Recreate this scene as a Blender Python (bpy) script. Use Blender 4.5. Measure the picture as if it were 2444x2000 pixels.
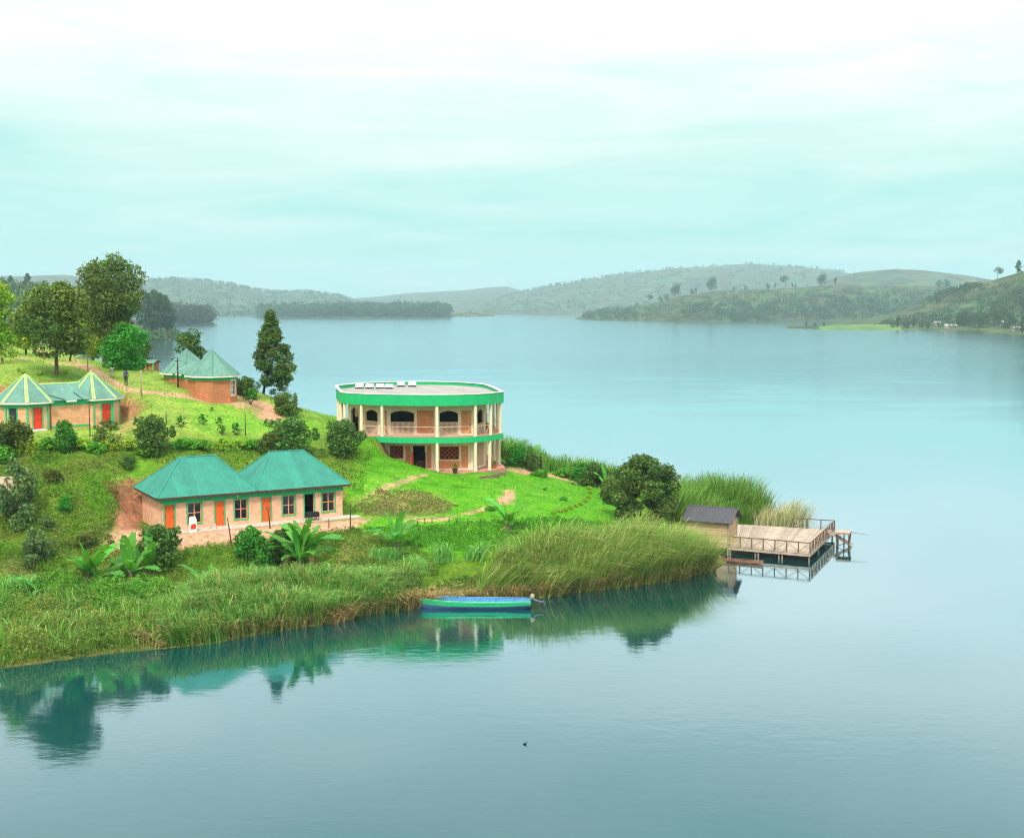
import bpy, math, random
import numpy as np
from mathutils import Vector, Matrix

for _o in list(bpy.data.objects):
    bpy.data.objects.remove(_o)
SC = bpy.context.scene
COL = SC.collection
R = math.radians
rng = np.random.default_rng(7)
random.seed(7)

# ------------------------------------------------------------------ camera
FPX, W0, H0, HORIZON, CAMZ = 3000.0, 2444.0, 2000.0, 735.0, 22.0
PITCH = math.atan((H0 / 2 - HORIZON) / FPX)
cam_d = bpy.data.cameras.new('camera')
cam_d.sensor_fit = 'HORIZONTAL'
cam_d.sensor_width = 36.0
cam_d.lens = FPX / W0 * 36.0
cam_d.clip_start = 0.5
cam_d.clip_end = 40000.0
cam = bpy.data.objects.new('camera', cam_d)
COL.objects.link(cam)
cam.location = (0, 0, CAMZ)
cam.rotation_euler = (math.pi / 2 - PITCH, 0, 0)
SC.camera = cam

# ------------------------------------------------------------------ sky, sun, exposure
SUN_EL, SUN_AZ = R(50), R(-168)          # azimuth measured from +Y (away from the camera) towards +X
world = bpy.data.worlds.new('World')
SC.world = world
world.use_nodes = True
nt = world.node_tree
nt.nodes.clear()
def N(tree, kind, **kw):
    n = tree.nodes.new(kind)
    for k, v in kw.items():
        setattr(n, k, v)
    return n
def math_node(tree, op, a, b=None, c=None, clamp=False):
    n = tree.nodes.new('ShaderNodeMath'); n.operation = op; n.use_clamp = clamp
    for i, v in enumerate((a, b, c)):
        if v is None: continue
        if hasattr(v, 'links'): tree.links.new(v, n.inputs[i])
        else: n.inputs[i].default_value = v
    return n.outputs[0]
def mix_color(tree, fac, a, b, blend='MIX'):
    n = tree.nodes.new('ShaderNodeMix'); n.data_type = 'RGBA'; n.blend_type = blend
    for sock, v in ((n.inputs[0], fac), (n.inputs[6], a), (n.inputs[7], b)):
        if hasattr(v, 'links'): tree.links.new(v, sock)
        elif isinstance(v, (tuple, list)): sock.default_value = (*v[:3], 1)
        else: sock.default_value = v
    return n.outputs[2]
def ramp(tree, fac, stops):
    n = tree.nodes.new('ShaderNodeValToRGB')
    el = n.color_ramp.elements
    while len(el) < len(stops): el.new(0.5)
    for e, (p, c) in zip(el, stops):
        e.position = p
        e.color = (*c, 1) if isinstance(c, (tuple, list)) else (c, c, c, 1)
    tree.links.new(fac, n.inputs[0])
    return n.outputs[0]
tc = N(nt, 'ShaderNodeTexCoord')
sky = N(nt, 'ShaderNodeTexSky', sky_type='NISHITA')
sky.sun_disc = False
sky.sun_elevation = SUN_EL
sky.sun_rotation = SUN_AZ
sky.air_density, sky.dust_density, sky.ozone_density = 1.0, 2.0, 1.0
sep = N(nt, 'ShaderNodeSeparateXYZ')
nt.links.new(tc.outputs['Generated'], sep.inputs[0])
elev = math_node(nt, 'MAXIMUM', sep.outputs[2], 0.0)
mp = N(nt, 'ShaderNodeMapping'); mp.inputs['Scale'].default_value = (1.0, 1.0, 6.5)
nt.links.new(tc.outputs['Generated'], mp.inputs[0])
n1 = N(nt, 'ShaderNodeTexNoise'); n1.inputs['Scale'].default_value = 2.1; n1.inputs['Detail'].default_value = 6; n1.inputs['Roughness'].default_value = 0.5; n1.inputs['Distortion'].default_value = 0.3
nt.links.new(mp.outputs[0], n1.inputs[0])
# the bank of cloud: thin haze at the horizon, open mint-blue air low down, closed white overcast above
dens = ramp(nt, elev, [(0.0, 0.22), (0.02, 0.36), (0.055, 0.16), (0.10, 0.26), (0.15, 0.66), (0.22, 0.90)])
cl = math_node(nt, 'ADD', dens, math_node(nt, 'MULTIPLY', math_node(nt, 'SUBTRACT', n1.outputs[0], 0.5), 1.2))
mp2 = N(nt, 'ShaderNodeMapping'); mp2.inputs['Scale'].default_value = (2.2, 2.2, 15.0); mp2.inputs['Location'].default_value = (3.1, 0.4, 1.7)
nt.links.new(tc.outputs['Generated'], mp2.inputs[0])
n2 = N(nt, 'ShaderNodeTexNoise'); n2.inputs['Scale'].default_value = 2.4; n2.inputs['Detail'].default_value = 7; n2.inputs['Roughness'].default_value = 0.55; n2.inputs['Distortion'].default_value = 0.6
nt.links.new(mp2.outputs[0], n2.inputs[0])
cl = math_node(nt, 'ADD', cl, math_node(nt, 'MULTIPLY', math_node(nt, 'SUBTRACT', n2.outputs[0], 0.5), 0.9))
cl = math_node(nt, 'MULTIPLY', cl, 1.0, clamp=True)
air = mix_color(nt, 1.0, sky.outputs[0], (0.80, 1.0, 0.78), 'MULTIPLY')
lum = math_node(nt, 'ADD', 9.6, math_node(nt, 'MULTIPLY', math_node(nt, 'MAXIMUM', math_node(nt, 'SUBTRACT', elev, 0.13), 0.0), 14.0))
cb = N(nt, 'ShaderNodeCombineColor')
nt.links.new(math_node(nt, 'MULTIPLY', lum, 0.975), cb.inputs[0]); nt.links.new(lum, cb.inputs[1]); nt.links.new(math_node(nt, 'MULTIPLY', lum, 0.965), cb.inputs[2])
AIRC = mix_color(nt, 0.85, air, (3.9, 8.5, 7.7))
skyc = mix_color(nt, cl, AIRC, cb.outputs[0])
bg = N(nt, 'ShaderNodeBackground'); bg.inputs[1].default_value = 0.105
wo = N(nt, 'ShaderNodeOutputWorld')
nt.links.new(skyc, bg.inputs[0]); nt.links.new(bg.outputs[0], wo.inputs[0])

sun_d = bpy.data.lights.new('sun', 'SUN')
sun_d.energy = 3.0
sun_d.angle = R(6)
sun_d.color = (1.0, 0.96, 0.88)
sun = bpy.data.objects.new('sun', sun_d)
COL.objects.link(sun)
_sd = Vector((math.sin(SUN_AZ) * math.cos(SUN_EL), math.cos(SUN_AZ) * math.cos(SUN_EL), math.sin(SUN_EL)))
sun.rotation_euler = _sd.to_track_quat('Z', 'Y').to_euler()
sun.location = (0, 0, 200)

SC.view_settings.view_transform = 'Standard'
SC.view_settings.look = 'None'
SC.view_settings.exposure = 0.12
SC.view_settings.gamma = 1.0
SC.view_settings.use_curve_mapping = False
SC.render.engine = 'CYCLES'
SC.cycles.use_denoising = True
SC.cycles.filter_width = 1.15
SC.cycles.max_bounces = 6
SC.cycles.diffuse_bounces = 3
SC.cycles.glossy_bounces = 3
SC.cycles.transmission_bounces = 3
SC.cycles.volume_bounces = 0
SC.cycles.transparent_max_bounces = 8
SC.cycles.caustics_reflective = False
SC.cycles.caustics_refractive = False

# ------------------------------------------------------------------ projection helpers
CP, SP = math.cos(PITCH), math.sin(PITCH)
def ray(px, py):
    x = (px - W0 / 2) / FPX
    v = (H0 / 2 - py) / FPX
    return x, CP + v * SP, -SP + v * CP
def at(px, py, Y):                       # point on the view ray at world depth Y
    x, y, z = ray(px, py)
    t = Y / y
    return Vector((x * t, Y, CAMZ + z * t))
def on_z(px, py, z):                     # point on the view ray at height z
    x, y, zz = ray(px, py)
    t = (z - CAMZ) / zz
    return Vector((x * t, y * t, z))
def project(X, Y, Z):
    dz = Z - CAMZ
    fwd = Y * CP - dz * SP
    up = Y * SP + dz * CP
    return W0 / 2 + FPX * X / fwd, H0 / 2 - FPX * up / fwd

# ------------------------------------------------------------------ object helpers
def tag(o, label=None, cat=None, group=None, kind=None):
    if label: o['label'] = label
    if cat: o['category'] = cat
    if group: o['group'] = group
    if kind: o['kind'] = kind
    return o
def empty(name, loc=(0, 0, 0), rz=0.0, label=None, cat=None, group=None):
    o = bpy.data.objects.new(name, None)
    COL.objects.link(o)
    o.empty_display_size = 0.3
    o.location = loc
    o.rotation_euler = (0, 0, rz)
    return tag(o, label, cat, group)
def link_mesh(name, me, parent=None, loc=None):
    o = bpy.data.objects.new(name, me)
    COL.objects.link(o)
    if parent is not None: o.parent = parent
    if loc is not None: o.location = loc
    return o
def children_of(o):
    return list(o.children)
def copy_tree(o, parent=None):
    c = o.copy(); COL.objects.link(c); c.parent = parent
    for ch in children_of(o): copy_tree(ch, c)
    return c
class MB:
    """collects faces into one mesh"""
    def __init__(self, M=None):
        self.v, self.f, self.mi, self.M = [], [], [], M or Matrix.Identity(4)
        self.m = 0
    def add(self, pts, faces):
        b = len(self.v)
        self.v += [tuple(self.M @ Vector(p)) for p in pts]
        for f in faces:
            self.f.append(tuple(b + i for i in f)); self.mi.append(self.m)
    def face(self, *pts):
        self.add(pts, [tuple(range(len(pts)))])
    def box(self, x0, x1, y0, y1, z0, z1):
        p = [(x0, y0, z0), (x1, y0, z0), (x1, y1, z0), (x0, y1, z0), (x0, y0, z1), (x1, y0, z1), (x1, y1, z1), (x0, y1, z1)]
        self.add(p, [(0, 3, 2, 1), (4, 5, 6, 7), (0, 1, 5, 4), (1, 2, 6, 5), (2, 3, 7, 6), (3, 0, 4, 7)])
    def beam(self, p, q, w, h=None, up=(0, 0, 1)):
        p, q = Vector(p), Vector(q); h = h or w
        d = (q - p).normalized(); u = Vector(up)
        if abs(d.dot(u)) > 0.98: u = Vector((0, 1, 0))
        s = d.cross(u).normalized() * w / 2; t = s.cross(d).normalized() * h / 2
        c = [p - s - t, p + s - t, p + s + t, p - s + t, q - s - t, q + s - t, q + s + t, q - s + t]
        self.add(c, [(0, 1, 2, 3), (7, 6, 5, 4), (0, 4, 5, 1), (1, 5, 6, 2), (2, 6, 7, 3), (3, 7, 4, 0)])
    def tube(self, pts, radii, n=7, caps=True):
        pts = [Vector(p) for p in pts]
        if not hasattr(radii, '__len__'): radii = [radii] * len(pts)
        rings, prev = [], None
        for i, p in enumerate(pts):
            d = (pts[min(i + 1, len(pts) - 1)] - pts[max(i - 1, 0)]).normalized()
            a = prev if prev is not None else (Vector((1, 0, 0)) if abs(d.x) < 0.9 else Vector((0, 1, 0)))
            a = (a - d * a.dot(d)).normalized(); prev = a
            b = d.cross(a)
            rings.append([p + (a * math.cos(2 * math.pi * k / n) + b * math.sin(2 * math.pi * k / n)) * radii[i] for k in range(n)])
        vs = [v for r in rings for v in r]; fs = []
        for i in range(len(rings) - 1):
            for k in range(n):
                fs.append((i * n + k, i * n + (k + 1) % n, (i + 1) * n + (k + 1) % n, (i + 1) * n + k))
        if caps:
            fs.append(tuple(range(n - 1, -1, -1))); fs.append(tuple((len(rings) - 1) * n + k for k in range(n)))
        self.add(vs, fs)
    def extrude(self, pts, vec):
        pts = [Vector(p) for p in pts]; vec = Vector(vec); n = len(pts)
        self.add(pts + [p + vec for p in pts], [tuple(range(n - 1, -1, -1)), tuple(range(n, 2 * n))] + [(i, (i + 1) % n, n + (i + 1) % n, n + i) for i in range(n)])
    def mesh(self, name, mats, smooth=False):
        me = bpy.data.meshes.new(name)
        me.from_pydata(self.v, [], self.f)
        for m in (mats if isinstance(mats, (list, tuple)) else [mats]): me.materials.append(m)
        me.polygons.foreach_set('material_index', self.mi)
        if smooth: me.polygons.foreach_set('use_smooth', [True] * len(self.f))
        me.update()
        return me
    def build(self, name, mats, parent=None, smooth=False, loc=None):
        return link_mesh(name, self.mesh(name, mats, smooth), parent, loc)
def np_mesh(name, verts, quads, mats, tint=None, tris=False, smooth=False):
    """verts (N,3), quads (M,k) -> mesh, with an optional per-vertex colour called tint"""
    k = quads.shape[1]
    me = bpy.data.meshes.new(name)
    me.vertices.add(len(verts)); me.loops.add(quads.size); me.polygons.add(len(quads))
    me.vertices.foreach_set('co', np.ascontiguousarray(verts, dtype=np.float32).ravel())
    me.loops.foreach_set('vertex_index', np.ascontiguousarray(quads, dtype=np.int32).ravel())
    me.polygons.foreach_set('loop_start', np.arange(0, quads.size, k, dtype=np.int32))
    me.update(calc_edges=True)
    if smooth: me.polygons.foreach_set('use_smooth', np.ones(len(quads), dtype=bool))
    if tint is not None:
        a = me.attributes.new('tint', 'FLOAT_COLOR', 'POINT')
        c = np.ones((len(verts), 4), dtype=np.float32); c[:, :3] = tint
        a.data.foreach_set('color', c.ravel())
    for m in (mats if isinstance(mats, (list, tuple)) else [mats]): me.materials.append(m)
    return me

# ------------------------------------------------------------------ materials
MATS = {}
def material(name, color, rough=0.75, var=0.18, scale=3.0, bump=0.0, bscale=20.0, spec=0.3, color2=None, metallic=0.0, stretch=None, streak=0.0, each=0.14):
    """principled with two layers of noise in the colour, optional rain streaks and fine relief"""
    m = bpy.data.materials.new(name); m.use_nodes = True
    t = m.node_tree; p = t.nodes['Principled BSDF']
    p.inputs['Roughness'].default_value = rough
    p.inputs['Specular IOR Level'].default_value = spec
    p.inputs['Metallic'].default_value = metallic
    co = N(t, 'ShaderNodeTexCoord'); mpn = N(t, 'ShaderNodeMapping')
    if stretch: mpn.inputs['Scale'].default_value = stretch
    t.links.new(co.outputs['Object'], mpn.inputs[0])
    a = N(t, 'ShaderNodeTexNoise'); a.inputs['Scale'].default_value = scale; a.inputs['Detail'].default_value = 5; a.inputs['Roughness'].default_value = 0.65
    t.links.new(mpn.outputs[0], a.inputs[0])
    lo = tuple(c * (1 - var) for c in color); hi = tuple(min(1, c * (1 + var)) for c in color)
    if color2: lo = color2
    c = ramp(t, a.outputs[0], [(0.34, lo), (0.66, hi)])
    oi = N(t, 'ShaderNodeObjectInfo')
    h = N(t, 'ShaderNodeHueSaturation')
    t.links.new(math_node(t, 'ADD', 1.0 - each / 2, math_node(t, 'MULTIPLY', oi.outputs['Random'], each)), h.inputs['Value'])
    t.links.new(c, h.inputs['Color']); c = h.outputs[0]
    if streak:
        ms = N(t, 'ShaderNodeMapping'); ms.inputs['Scale'].default_value = (2.2, 2.2, 0.25); t.links.new(co.outputs['Object'], ms.inputs[0])
        s = N(t, 'ShaderNodeTexNoise'); s.inputs['Scale'].default_value = 2.0; s.inputs['Detail'].default_value = 6; t.links.new(ms.outputs[0], s.inputs[0])
        f = ramp(t, s.outputs[0], [(0.45, 0.0), (0.72, streak)])
        c = mix_color(t, f, c, tuple(x * 0.45 for x in color))
    t.links.new(c, p.inputs['Base Color'])
    if bump:
        b = N(t, 'ShaderNodeTexNoise'); b.inputs['Scale'].default_value = bscale; b.inputs['Detail'].default_value = 4
        t.links.new(mpn.outputs[0], b.inputs[0])
        bn = N(t, 'ShaderNodeBump'); bn.inputs['Strength'].default_value = bump; bn.inputs['Distance'].default_value = 0.05
        t.links.new(b.outputs[0], bn.inputs['Height']); t.links.new(bn.outputs[0], p.inputs['Normal'])
    MATS[name] = m
    return m
def brick_material(name, c1, c2, mortar, size=0.9):
    m = bpy.data.materials.new(name); m.use_nodes = True
    t = m.node_tree; p = t.nodes['Principled BSDF']; p.inputs['Roughness'].default_value = 0.9; p.inputs['Specular IOR Level'].default_value = 0.15
    co = N(t, 'ShaderNodeTexCoord'); sp = N(t, 'ShaderNodeSeparateXYZ'); t.links.new(co.outputs['Object'], sp.inputs[0])
    cx = N(t, 'ShaderNodeCombineXYZ')
    t.links.new(math_node(t, 'ADD', sp.outputs[0], math_node(t, 'MULTIPLY', sp.outputs[1], 1.0)), cx.inputs[0]); t.links.new(sp.outputs[2], cx.inputs[1])
    br = N(t, 'ShaderNodeTexBrick'); br.inputs['Scale'].default_value = 1.0
    br.inputs['Brick Width'].default_value = 0.24; br.inputs['Row Height'].default_value = 0.095; br.inputs['Mortar Size'].default_value = 0.012; br.inputs['Bias'].default_value = 0.0
    br.inputs['Color1'].default_value = (*c1, 1); br.inputs['Color2'].default_value = (*c2, 1); br.inputs['Mortar'].default_value = (*mortar, 1)
    t.links.new(cx.outputs[0], br.inputs[0])
    a = N(t, 'ShaderNodeTexNoise'); a.inputs['Scale'].default_value = 1.6; a.inputs['Detail'].default_value = 8; a.inputs['Roughness'].default_value = 0.7; t.links.new(co.outputs['Object'], a.inputs[0])
    v = ramp(t, a.outputs[0], [(0.3, 0.72), (0.7, 1.12)])
    t.links.new(mix_color(t, 1.0, br.outputs[0], v, 'MULTIPLY'), p.inputs['Base Color'])
    bn = N(t, 'ShaderNodeBump'); bn.inputs['Strength'].default_value = 0.5; bn.inputs['Distance'].default_value = 0.015
    t.links.new(math_node(t, 'SUBTRACT', a.outputs[0], br.outputs[1]), bn.inputs['Height']); t.links.new(bn.outputs[0], p.inputs['Normal'])
    MATS[name] = m
    return m
def foliage(name, color, transl=0.25, rough=0.6, hue=0.03):
    """leaf colour times the per-leaf tint stored on the mesh, with light passing through thin leaves"""
    m = bpy.data.materials.new(name); m.use_nodes = True
    t = m.node_tree; t.nodes.clear()
    at_ = N(t, 'ShaderNodeAttribute', attribute_name='tint')
    oi = N(t, 'ShaderNodeObjectInfo')
    c = mix_color(t, 1.0, color, at_.outputs['Color'], 'MULTIPLY')
    h = N(t, 'ShaderNodeHueSaturation')
    t.links.new(math_node(t, 'ADD', 0.5 - hue / 2, math_node(t, 'MULTIPLY', oi.outputs['Random'], hue)), h.inputs['Hue'])
    t.links.new(math_node(t, 'ADD', 0.88, math_node(t, 'MULTIPLY', oi.outputs['Random'], 0.24)), h.inputs['Value'])
    t.links.new(c, h.inputs['Color'])
    p = N(t, 'ShaderNodeBsdfPrincipled'); p.inputs['Roughness'].default_value = rough; p.inputs['Specular IOR Level'].default_value = 0.25
    t.links.new(h.outputs[0], p.inputs['Base Color'])
    tr = N(t, 'ShaderNodeBsdfTranslucent'); t.links.new(mix_color(t, 1.0, h.outputs[0], (1.25, 1.2, 0.6), 'MULTIPLY'), tr.inputs[0])
    mx = N(t, 'ShaderNodeMixShader'); mx.inputs[0].default_value = transl
    t.links.new(p.outputs[0], mx.inputs[1]); t.links.new(tr.outputs[0], mx.inputs[2])
    o = N(t, 'ShaderNodeOutputMaterial'); t.links.new(mx.outputs[0], o.inputs[0])
    MATS[name] = m
    return m

material('green_paint', (0.012, 0.46, 0.16), 0.55, 0.08, 1.5, spec=0.35, streak=0.12)
material('trim_green', (0.03, 0.48, 0.20), 0.6, 0.10, 2.0, streak=0.2)
material('cream_plaster', (0.82, 0.71, 0.50), 0.85, 0.07, 1.5, bump=0.1, streak=0.22)
material('white_cap', (0.84, 0.80, 0.70), 0.8, 0.06, 1.2, streak=0.2)
material('white_fascia', (0.85, 0.78, 0.70), 0.7, 0.06, 2.0, streak=0.2)
material('teal_roof', (0.030, 0.235, 0.172), 0.5, 0.12, 0.8, spec=0.3, streak=0.25, each=0.22)
material('sage_roof', (0.12, 0.27, 0.21), 0.5, 0.14, 0.9, spec=0.3, streak=0.4, each=0.25)
material('pale_lime', (0.52, 0.78, 0.20), 0.6, 0.08, 1.0, streak=0.15)
material('grey_roof', (0.36, 0.33, 0.31), 0.6, 0.10, 0.6, spec=0.3, streak=0.3)
material('dark_metal', (0.03, 0.06, 0.06), 0.5, 0.2)
brick_material('peach_brick', (0.86, 0.39, 0.20), (0.94, 0.48, 0.27), (0.76, 0.40, 0.25))
brick_material('tan_brick', (0.86, 0.44, 0.26), (0.98, 0.56, 0.36), (0.74, 0.43, 0.30))
brick_material('red_brick', (0.50, 0.15, 0.065), (0.64, 0.22, 0.09), (0.55, 0.28, 0.15))
brick_material('orange_brick', (0.66, 0.25, 0.095), (0.76, 0.33, 0.14), (0.62, 0.34, 0.19))
material('orange_door', (0.78, 0.13, 0.02), 0.5, 0.22, 3.0, stretch=(6, 6, 0.7), spec=0.35)
material('red_door', (0.74, 0.045, 0.018), 0.5, 0.15, 3.0, spec=0.35)
material('window_wood', (0.80, 0.30, 0.10), 0.55, 0.15, 4.0)
material('dark_wood', (0.10, 0.035, 0.02), 0.6, 0.25, 4.0)
material('pale_wood', (0.62, 0.47, 0.33), 0.8, 0.25, 2.5, stretch=(1, 1, 4), bump=0.15)
material('plank_wood', (0.42, 0.325, 0.255), 0.85, 0.22, 1.8, bump=0.2, each=0.35)
material('wall_board', (0.60, 0.40, 0.24), 0.85, 0.25, 2.0, bump=0.2, stretch=(0.5, 3, 6), each=0.45)
material('rail_wood', (0.13, 0.085, 0.06), 0.85, 0.35, 5.0)
material('post_wood', (0.40, 0.29, 0.20), 0.9, 0.3, 5.0, bump=0.2)
material('dark_pole', (0.07, 0.045, 0.035), 0.9, 0.3, 5.0)
material('slate_roof', (0.088, 0.086, 0.098), 0.75, 0.3, 6.0, bump=0.3, bscale=30)
material('pink_floor', (0.58, 0.26, 0.19), 0.8, 0.12, 1.5)
material('lattice_clay', (0.36, 0.10, 0.04), 0.9, 0.25, 6.0)
material('concrete', (0.55, 0.46, 0.38), 0.9, 0.15, 2.0, bump=0.15)
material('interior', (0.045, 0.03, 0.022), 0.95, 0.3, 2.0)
material('cloth_dark', (0.02, 0.02, 0.025), 0.9, 0.2)
material('bark', (0.16, 0.115, 0.075), 0.95, 0.35, 6.0, stretch=(1, 1, 0.3), bump=0.4)
material('bark_dark', (0.055, 0.04, 0.03), 0.95, 0.35, 6.0, stretch=(1, 1, 0.3), bump=0.4)
material('bark_pale', (0.40, 0.34, 0.27), 0.95, 0.3, 6.0, stretch=(1, 1, 0.2))
material('boat_green', (0.03, 0.50, 0.19), 0.45, 0.10, 3.0, spec=0.4, streak=0.15)
material('boat_blue', (0.09, 0.27, 0.50), 0.5, 0.12, 3.0, spec=0.4, streak=0.25)
material('boat_belly', (0.12, 0.22, 0.42), 0.6, 0.2, 3.0)
material('motor_cowl', (0.34, 0.29, 0.23), 0.4, 0.08)
material('motor_leg', (0.12, 0.14, 0.17), 0.4, 0.15)
material('canoe_wood', (0.36, 0.19, 0.12), 0.8, 0.3, 4.0, stretch=(0.6, 3, 3))
material('red_print', (0.75, 0.05, 0.03), 0.6, 0.1)
material('sack_white', (0.85, 0.82, 0.78), 0.7, 0.08, 4.0)
material('clay_pot', (0.45, 0.12, 0.05), 0.8, 0.2)
material('skin', (0.075, 0.035, 0.022), 0.6, 0.1)
material('hair', (0.008, 0.007, 0.006), 0.8, 0.1)
material('shirt_white', (0.62, 0.60, 0.66), 0.9, 0.1)
material('shirt_blue', (0.045, 0.07, 0.22), 0.9, 0.15)
material('shirt_black', (0.015, 0.012, 0.012), 0.9, 0.15)
material('shirt_red', (0.32, 0.08, 0.06), 0.9, 0.2)
material('trousers_dark', (0.028, 0.03, 0.045), 0.9, 0.2)
material('trousers_pale', (0.55, 0.52, 0.48), 0.9, 0.1)
material('far_wall', (0.42, 0.35, 0.30), 0.9, 0.1)
material('far_roof', (0.40, 0.35, 0.33), 0.6, 0.1)
material('skylight', (0.86, 0.82, 0.78), 0.35, 0.04, spec=0.5)
g = bpy.data.materials.new('dark_glass'); g.use_nodes = True
_p = g.node_tree.nodes['Principled BSDF']
_p.inputs['Base Color'].default_value = (0.012, 0.016, 0.035, 1); _p.inputs['Roughness'].default_value = 0.06; _p.inputs['IOR'].default_value = 1.6
_nb = N(g.node_tree, 'ShaderNodeTexNoise'); _nb.inputs['Scale'].default_value = 1.3
_bb = N(g.node_tree, 'ShaderNodeBump'); _bb.inputs['Strength'].default_value = 0.25; _bb.inputs['Distance'].default_value = 0.05
g.node_tree.links.new(_nb.outputs[0], _bb.inputs['Height']); g.node_tree.links.new(_bb.outputs[0], _p.inputs['Normal'])
MATS['dark_glass'] = g
foliage('leaf_olive', (0.108, 0.165, 0.024))
foliage('leaf_dark', (0.072, 0.155, 0.024))
foliage('leaf_green', (0.055, 0.225, 0.017))
foliage('leaf_bright', (0.105, 0.34, 0.022), 0.3)
foliage('leaf_yellow', (0.24, 0.38, 0.028), 0.3)
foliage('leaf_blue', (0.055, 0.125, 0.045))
foliage('leaf_banana', (0.12, 0.42, 0.05), 0.35, 0.5)
foliage('leaf_far', (0.034, 0.078, 0.024))
foliage('leaf_grey', (0.12, 0.19, 0.055))
foliage('leaf_dry', (0.38, 0.25, 0.11), 0.25)
foliage('blade', (1.0, 1.0, 1.0), 0.3, 0.7, 0.0)
M = MATS

# ================================================================== the ground of the peninsula
SHORE = [(-420, 1632), (-180, 1612), (0, 1596), (138, 1576), (288, 1556), (484, 1540), (645, 1509), (807, 1486), (876, 1468), (1002, 1452), (1100, 1437), (1200, 1430), (1290, 1426), (1383, 1415), (1498, 1401), (1613, 1386), (1705, 1362), (1740, 1338)]
shore_xy = [tuple(on_z(px, py, 0.0)[:2]) for px, py in SHORE]
shore_xy = [(-120, 66), (-70, 69)] + shore_xy + [(18.6, 112.5), (19.5, 117), (21.5, 122.5), (25.5, 126), (28.0, 131), (25, 139), (18, 149), (8, 158), (-5, 164), (-18, 169), (-30, 174), (-42, 184), (-50, 200), (-62, 225), (-78, 262), (-120, 300)]
ctrl = []
def cpx(px, py, Y): ctrl.append(tuple(at(px, py, Y)))
for p in [(0, 1420, 89), (219, 1371, 91), (400, 1370, 92.5), (600, 1385, 92.5), (800, 1375, 95), (950, 1360, 97), (1100, 1340, 98), (1250, 1310, 101), (1400, 1310, 103), (1550, 1310, 106),
          (60, 1330, 93.5), (0, 1245, 97.5), (115, 1152, 101), (277, 1290, 95.5), (230, 1200, 100), (300, 1130, 105), (115, 1075, 107.5), (300, 1072, 109.5), (450, 1070, 111.5), (560, 1070, 114.5), (700, 1078, 118), (850, 1085, 120.5),
          (379, 1280, 96.5), (500, 1275, 98.0), (600, 1268, 99.5), (700, 1262, 101), (830, 1250, 103.5),
          (880, 1165, 112), (850, 1225, 107), (950, 1200, 110), (1002, 1152, 117), (1152, 1164, 118), (1267, 1221, 110), (1100, 1240, 106), (1400, 1215, 113), (1330, 1180, 121), (1250, 1145, 128), (1348, 1135, 136), (1290, 1128, 139), (1452, 1205, 120), (1500, 1260, 111), (980, 1255, 104.5), (1200, 1270, 103.5),
          (928, 1085, 124), (967, 1100, 124), (1015, 1118, 123.8), (1094, 1131, 123.2), (1202, 1130, 126.5),
          (200, 1036, 112), (59, 1042, 109.3), (380, 1012, 115), (600, 1032, 119), (480, 962, 126), (640, 1000, 130), (760, 1003, 134), (558, 949, 131.5), (628, 939, 139), (395, 930, 129), (300, 918, 131), (340, 965, 121), (135, 891, 127), (250, 866, 155), (298, 876, 139.5), (35, 853, 150), (0, 815, 180), (200, 866, 146), (100, 932, 122), (-150, 930, 122), (-150, 1040, 109), (-150, 1250, 97), (362, 899, 150)]:
    cpx(*p)
ctrl += [(-21, 131, 9.3), (-22, 140, 9.6), (-19.5, 147, 9.0), (-14, 127.5, 9.0), (-15.5, 126.3, 9.1), (-10, 150.5, 6.4), (-2, 147, 4.9), (0.5, 135, 5.3), (-9, 136, 6.0), (-16, 137, 8.8), (-26, 150, 10.0), (-34, 158, 9.5), (-46, 165, 11.0),
         (-75, 120, 13), (-85, 145, 16), (-90, 100, 9), (-85, 200, 18), (-110, 180, 20), (-110, 130, 16), (-110, 90, 5), (-62, 190, 13), (-110, 240, 18), (14, 130, 2.2), (10, 140, 2.4), (18, 128, 1.2), (22, 128, 0.8), (17, 118, 1.2), (15, 123, 2.0)]
sx = np.array(shore_xy)
def resample(pl, step):
    out = []
    for a, b in zip(pl[:-1], pl[1:]):
        n = max(1, int(np.hypot(*(b - a)) / step))
        for k in range(n): out.append(a + (b - a) * k / n)
    out.append(pl[-1])
    return np.array(out)
sfine = resample(sx, 4.0)
tang = np.gradient(sfine, axis=0); tang /= np.linalg.norm(tang, axis=1)[:, None]
outn = np.stack([tang[:, 1], -tang[:, 0]], 1)          # land lies on the left of the walk
pts = [(x, y, 0.0) for x, y in sfine]
pts += [(x, y, -1.6) for x, y in (sfine + outn * 4.5)[::2]]
pts += [(x, y, 0.65) for x, y in (sfine - outn * 2.0)[::2]]
C = np.array(ctrl + pts)
def tps(r2):
    return np.where(r2 > 1e-9, r2 * np.log(np.maximum(r2, 1e-9)) * 0.5, 0.0)
d2 = ((C[:, None, :2] - C[None, :, :2]) ** 2).sum(-1) / 1e4
n_ = len(C)
A = np.zeros((n_ + 3, n_ + 3)); A[:n_, :n_] = tps(d2) + np.eye(n_) * 2e-4
Pm = np.c_[np.ones(n_), C[:, :2] / 100]; A[:n_, n_:] = Pm; A[n_:, :n_] = Pm.T
wts = np.linalg.solve(A, np.r_[C[:, 2], np.zeros(3)])
GX0, GX1, GY0, GY1, GS = -110.0, 36.0, 66.0, 232.0, 0.5
gx = np.arange(GX0, GX1 + 0.01, GS); gy = np.arange(GY0, GY1 + 0.01, GS)
GXm, GYm = np.meshgrid(gx, gy)
q = np.c_[GXm.ravel(), GYm.ravel()]
HZ = np.empty(len(q))
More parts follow.
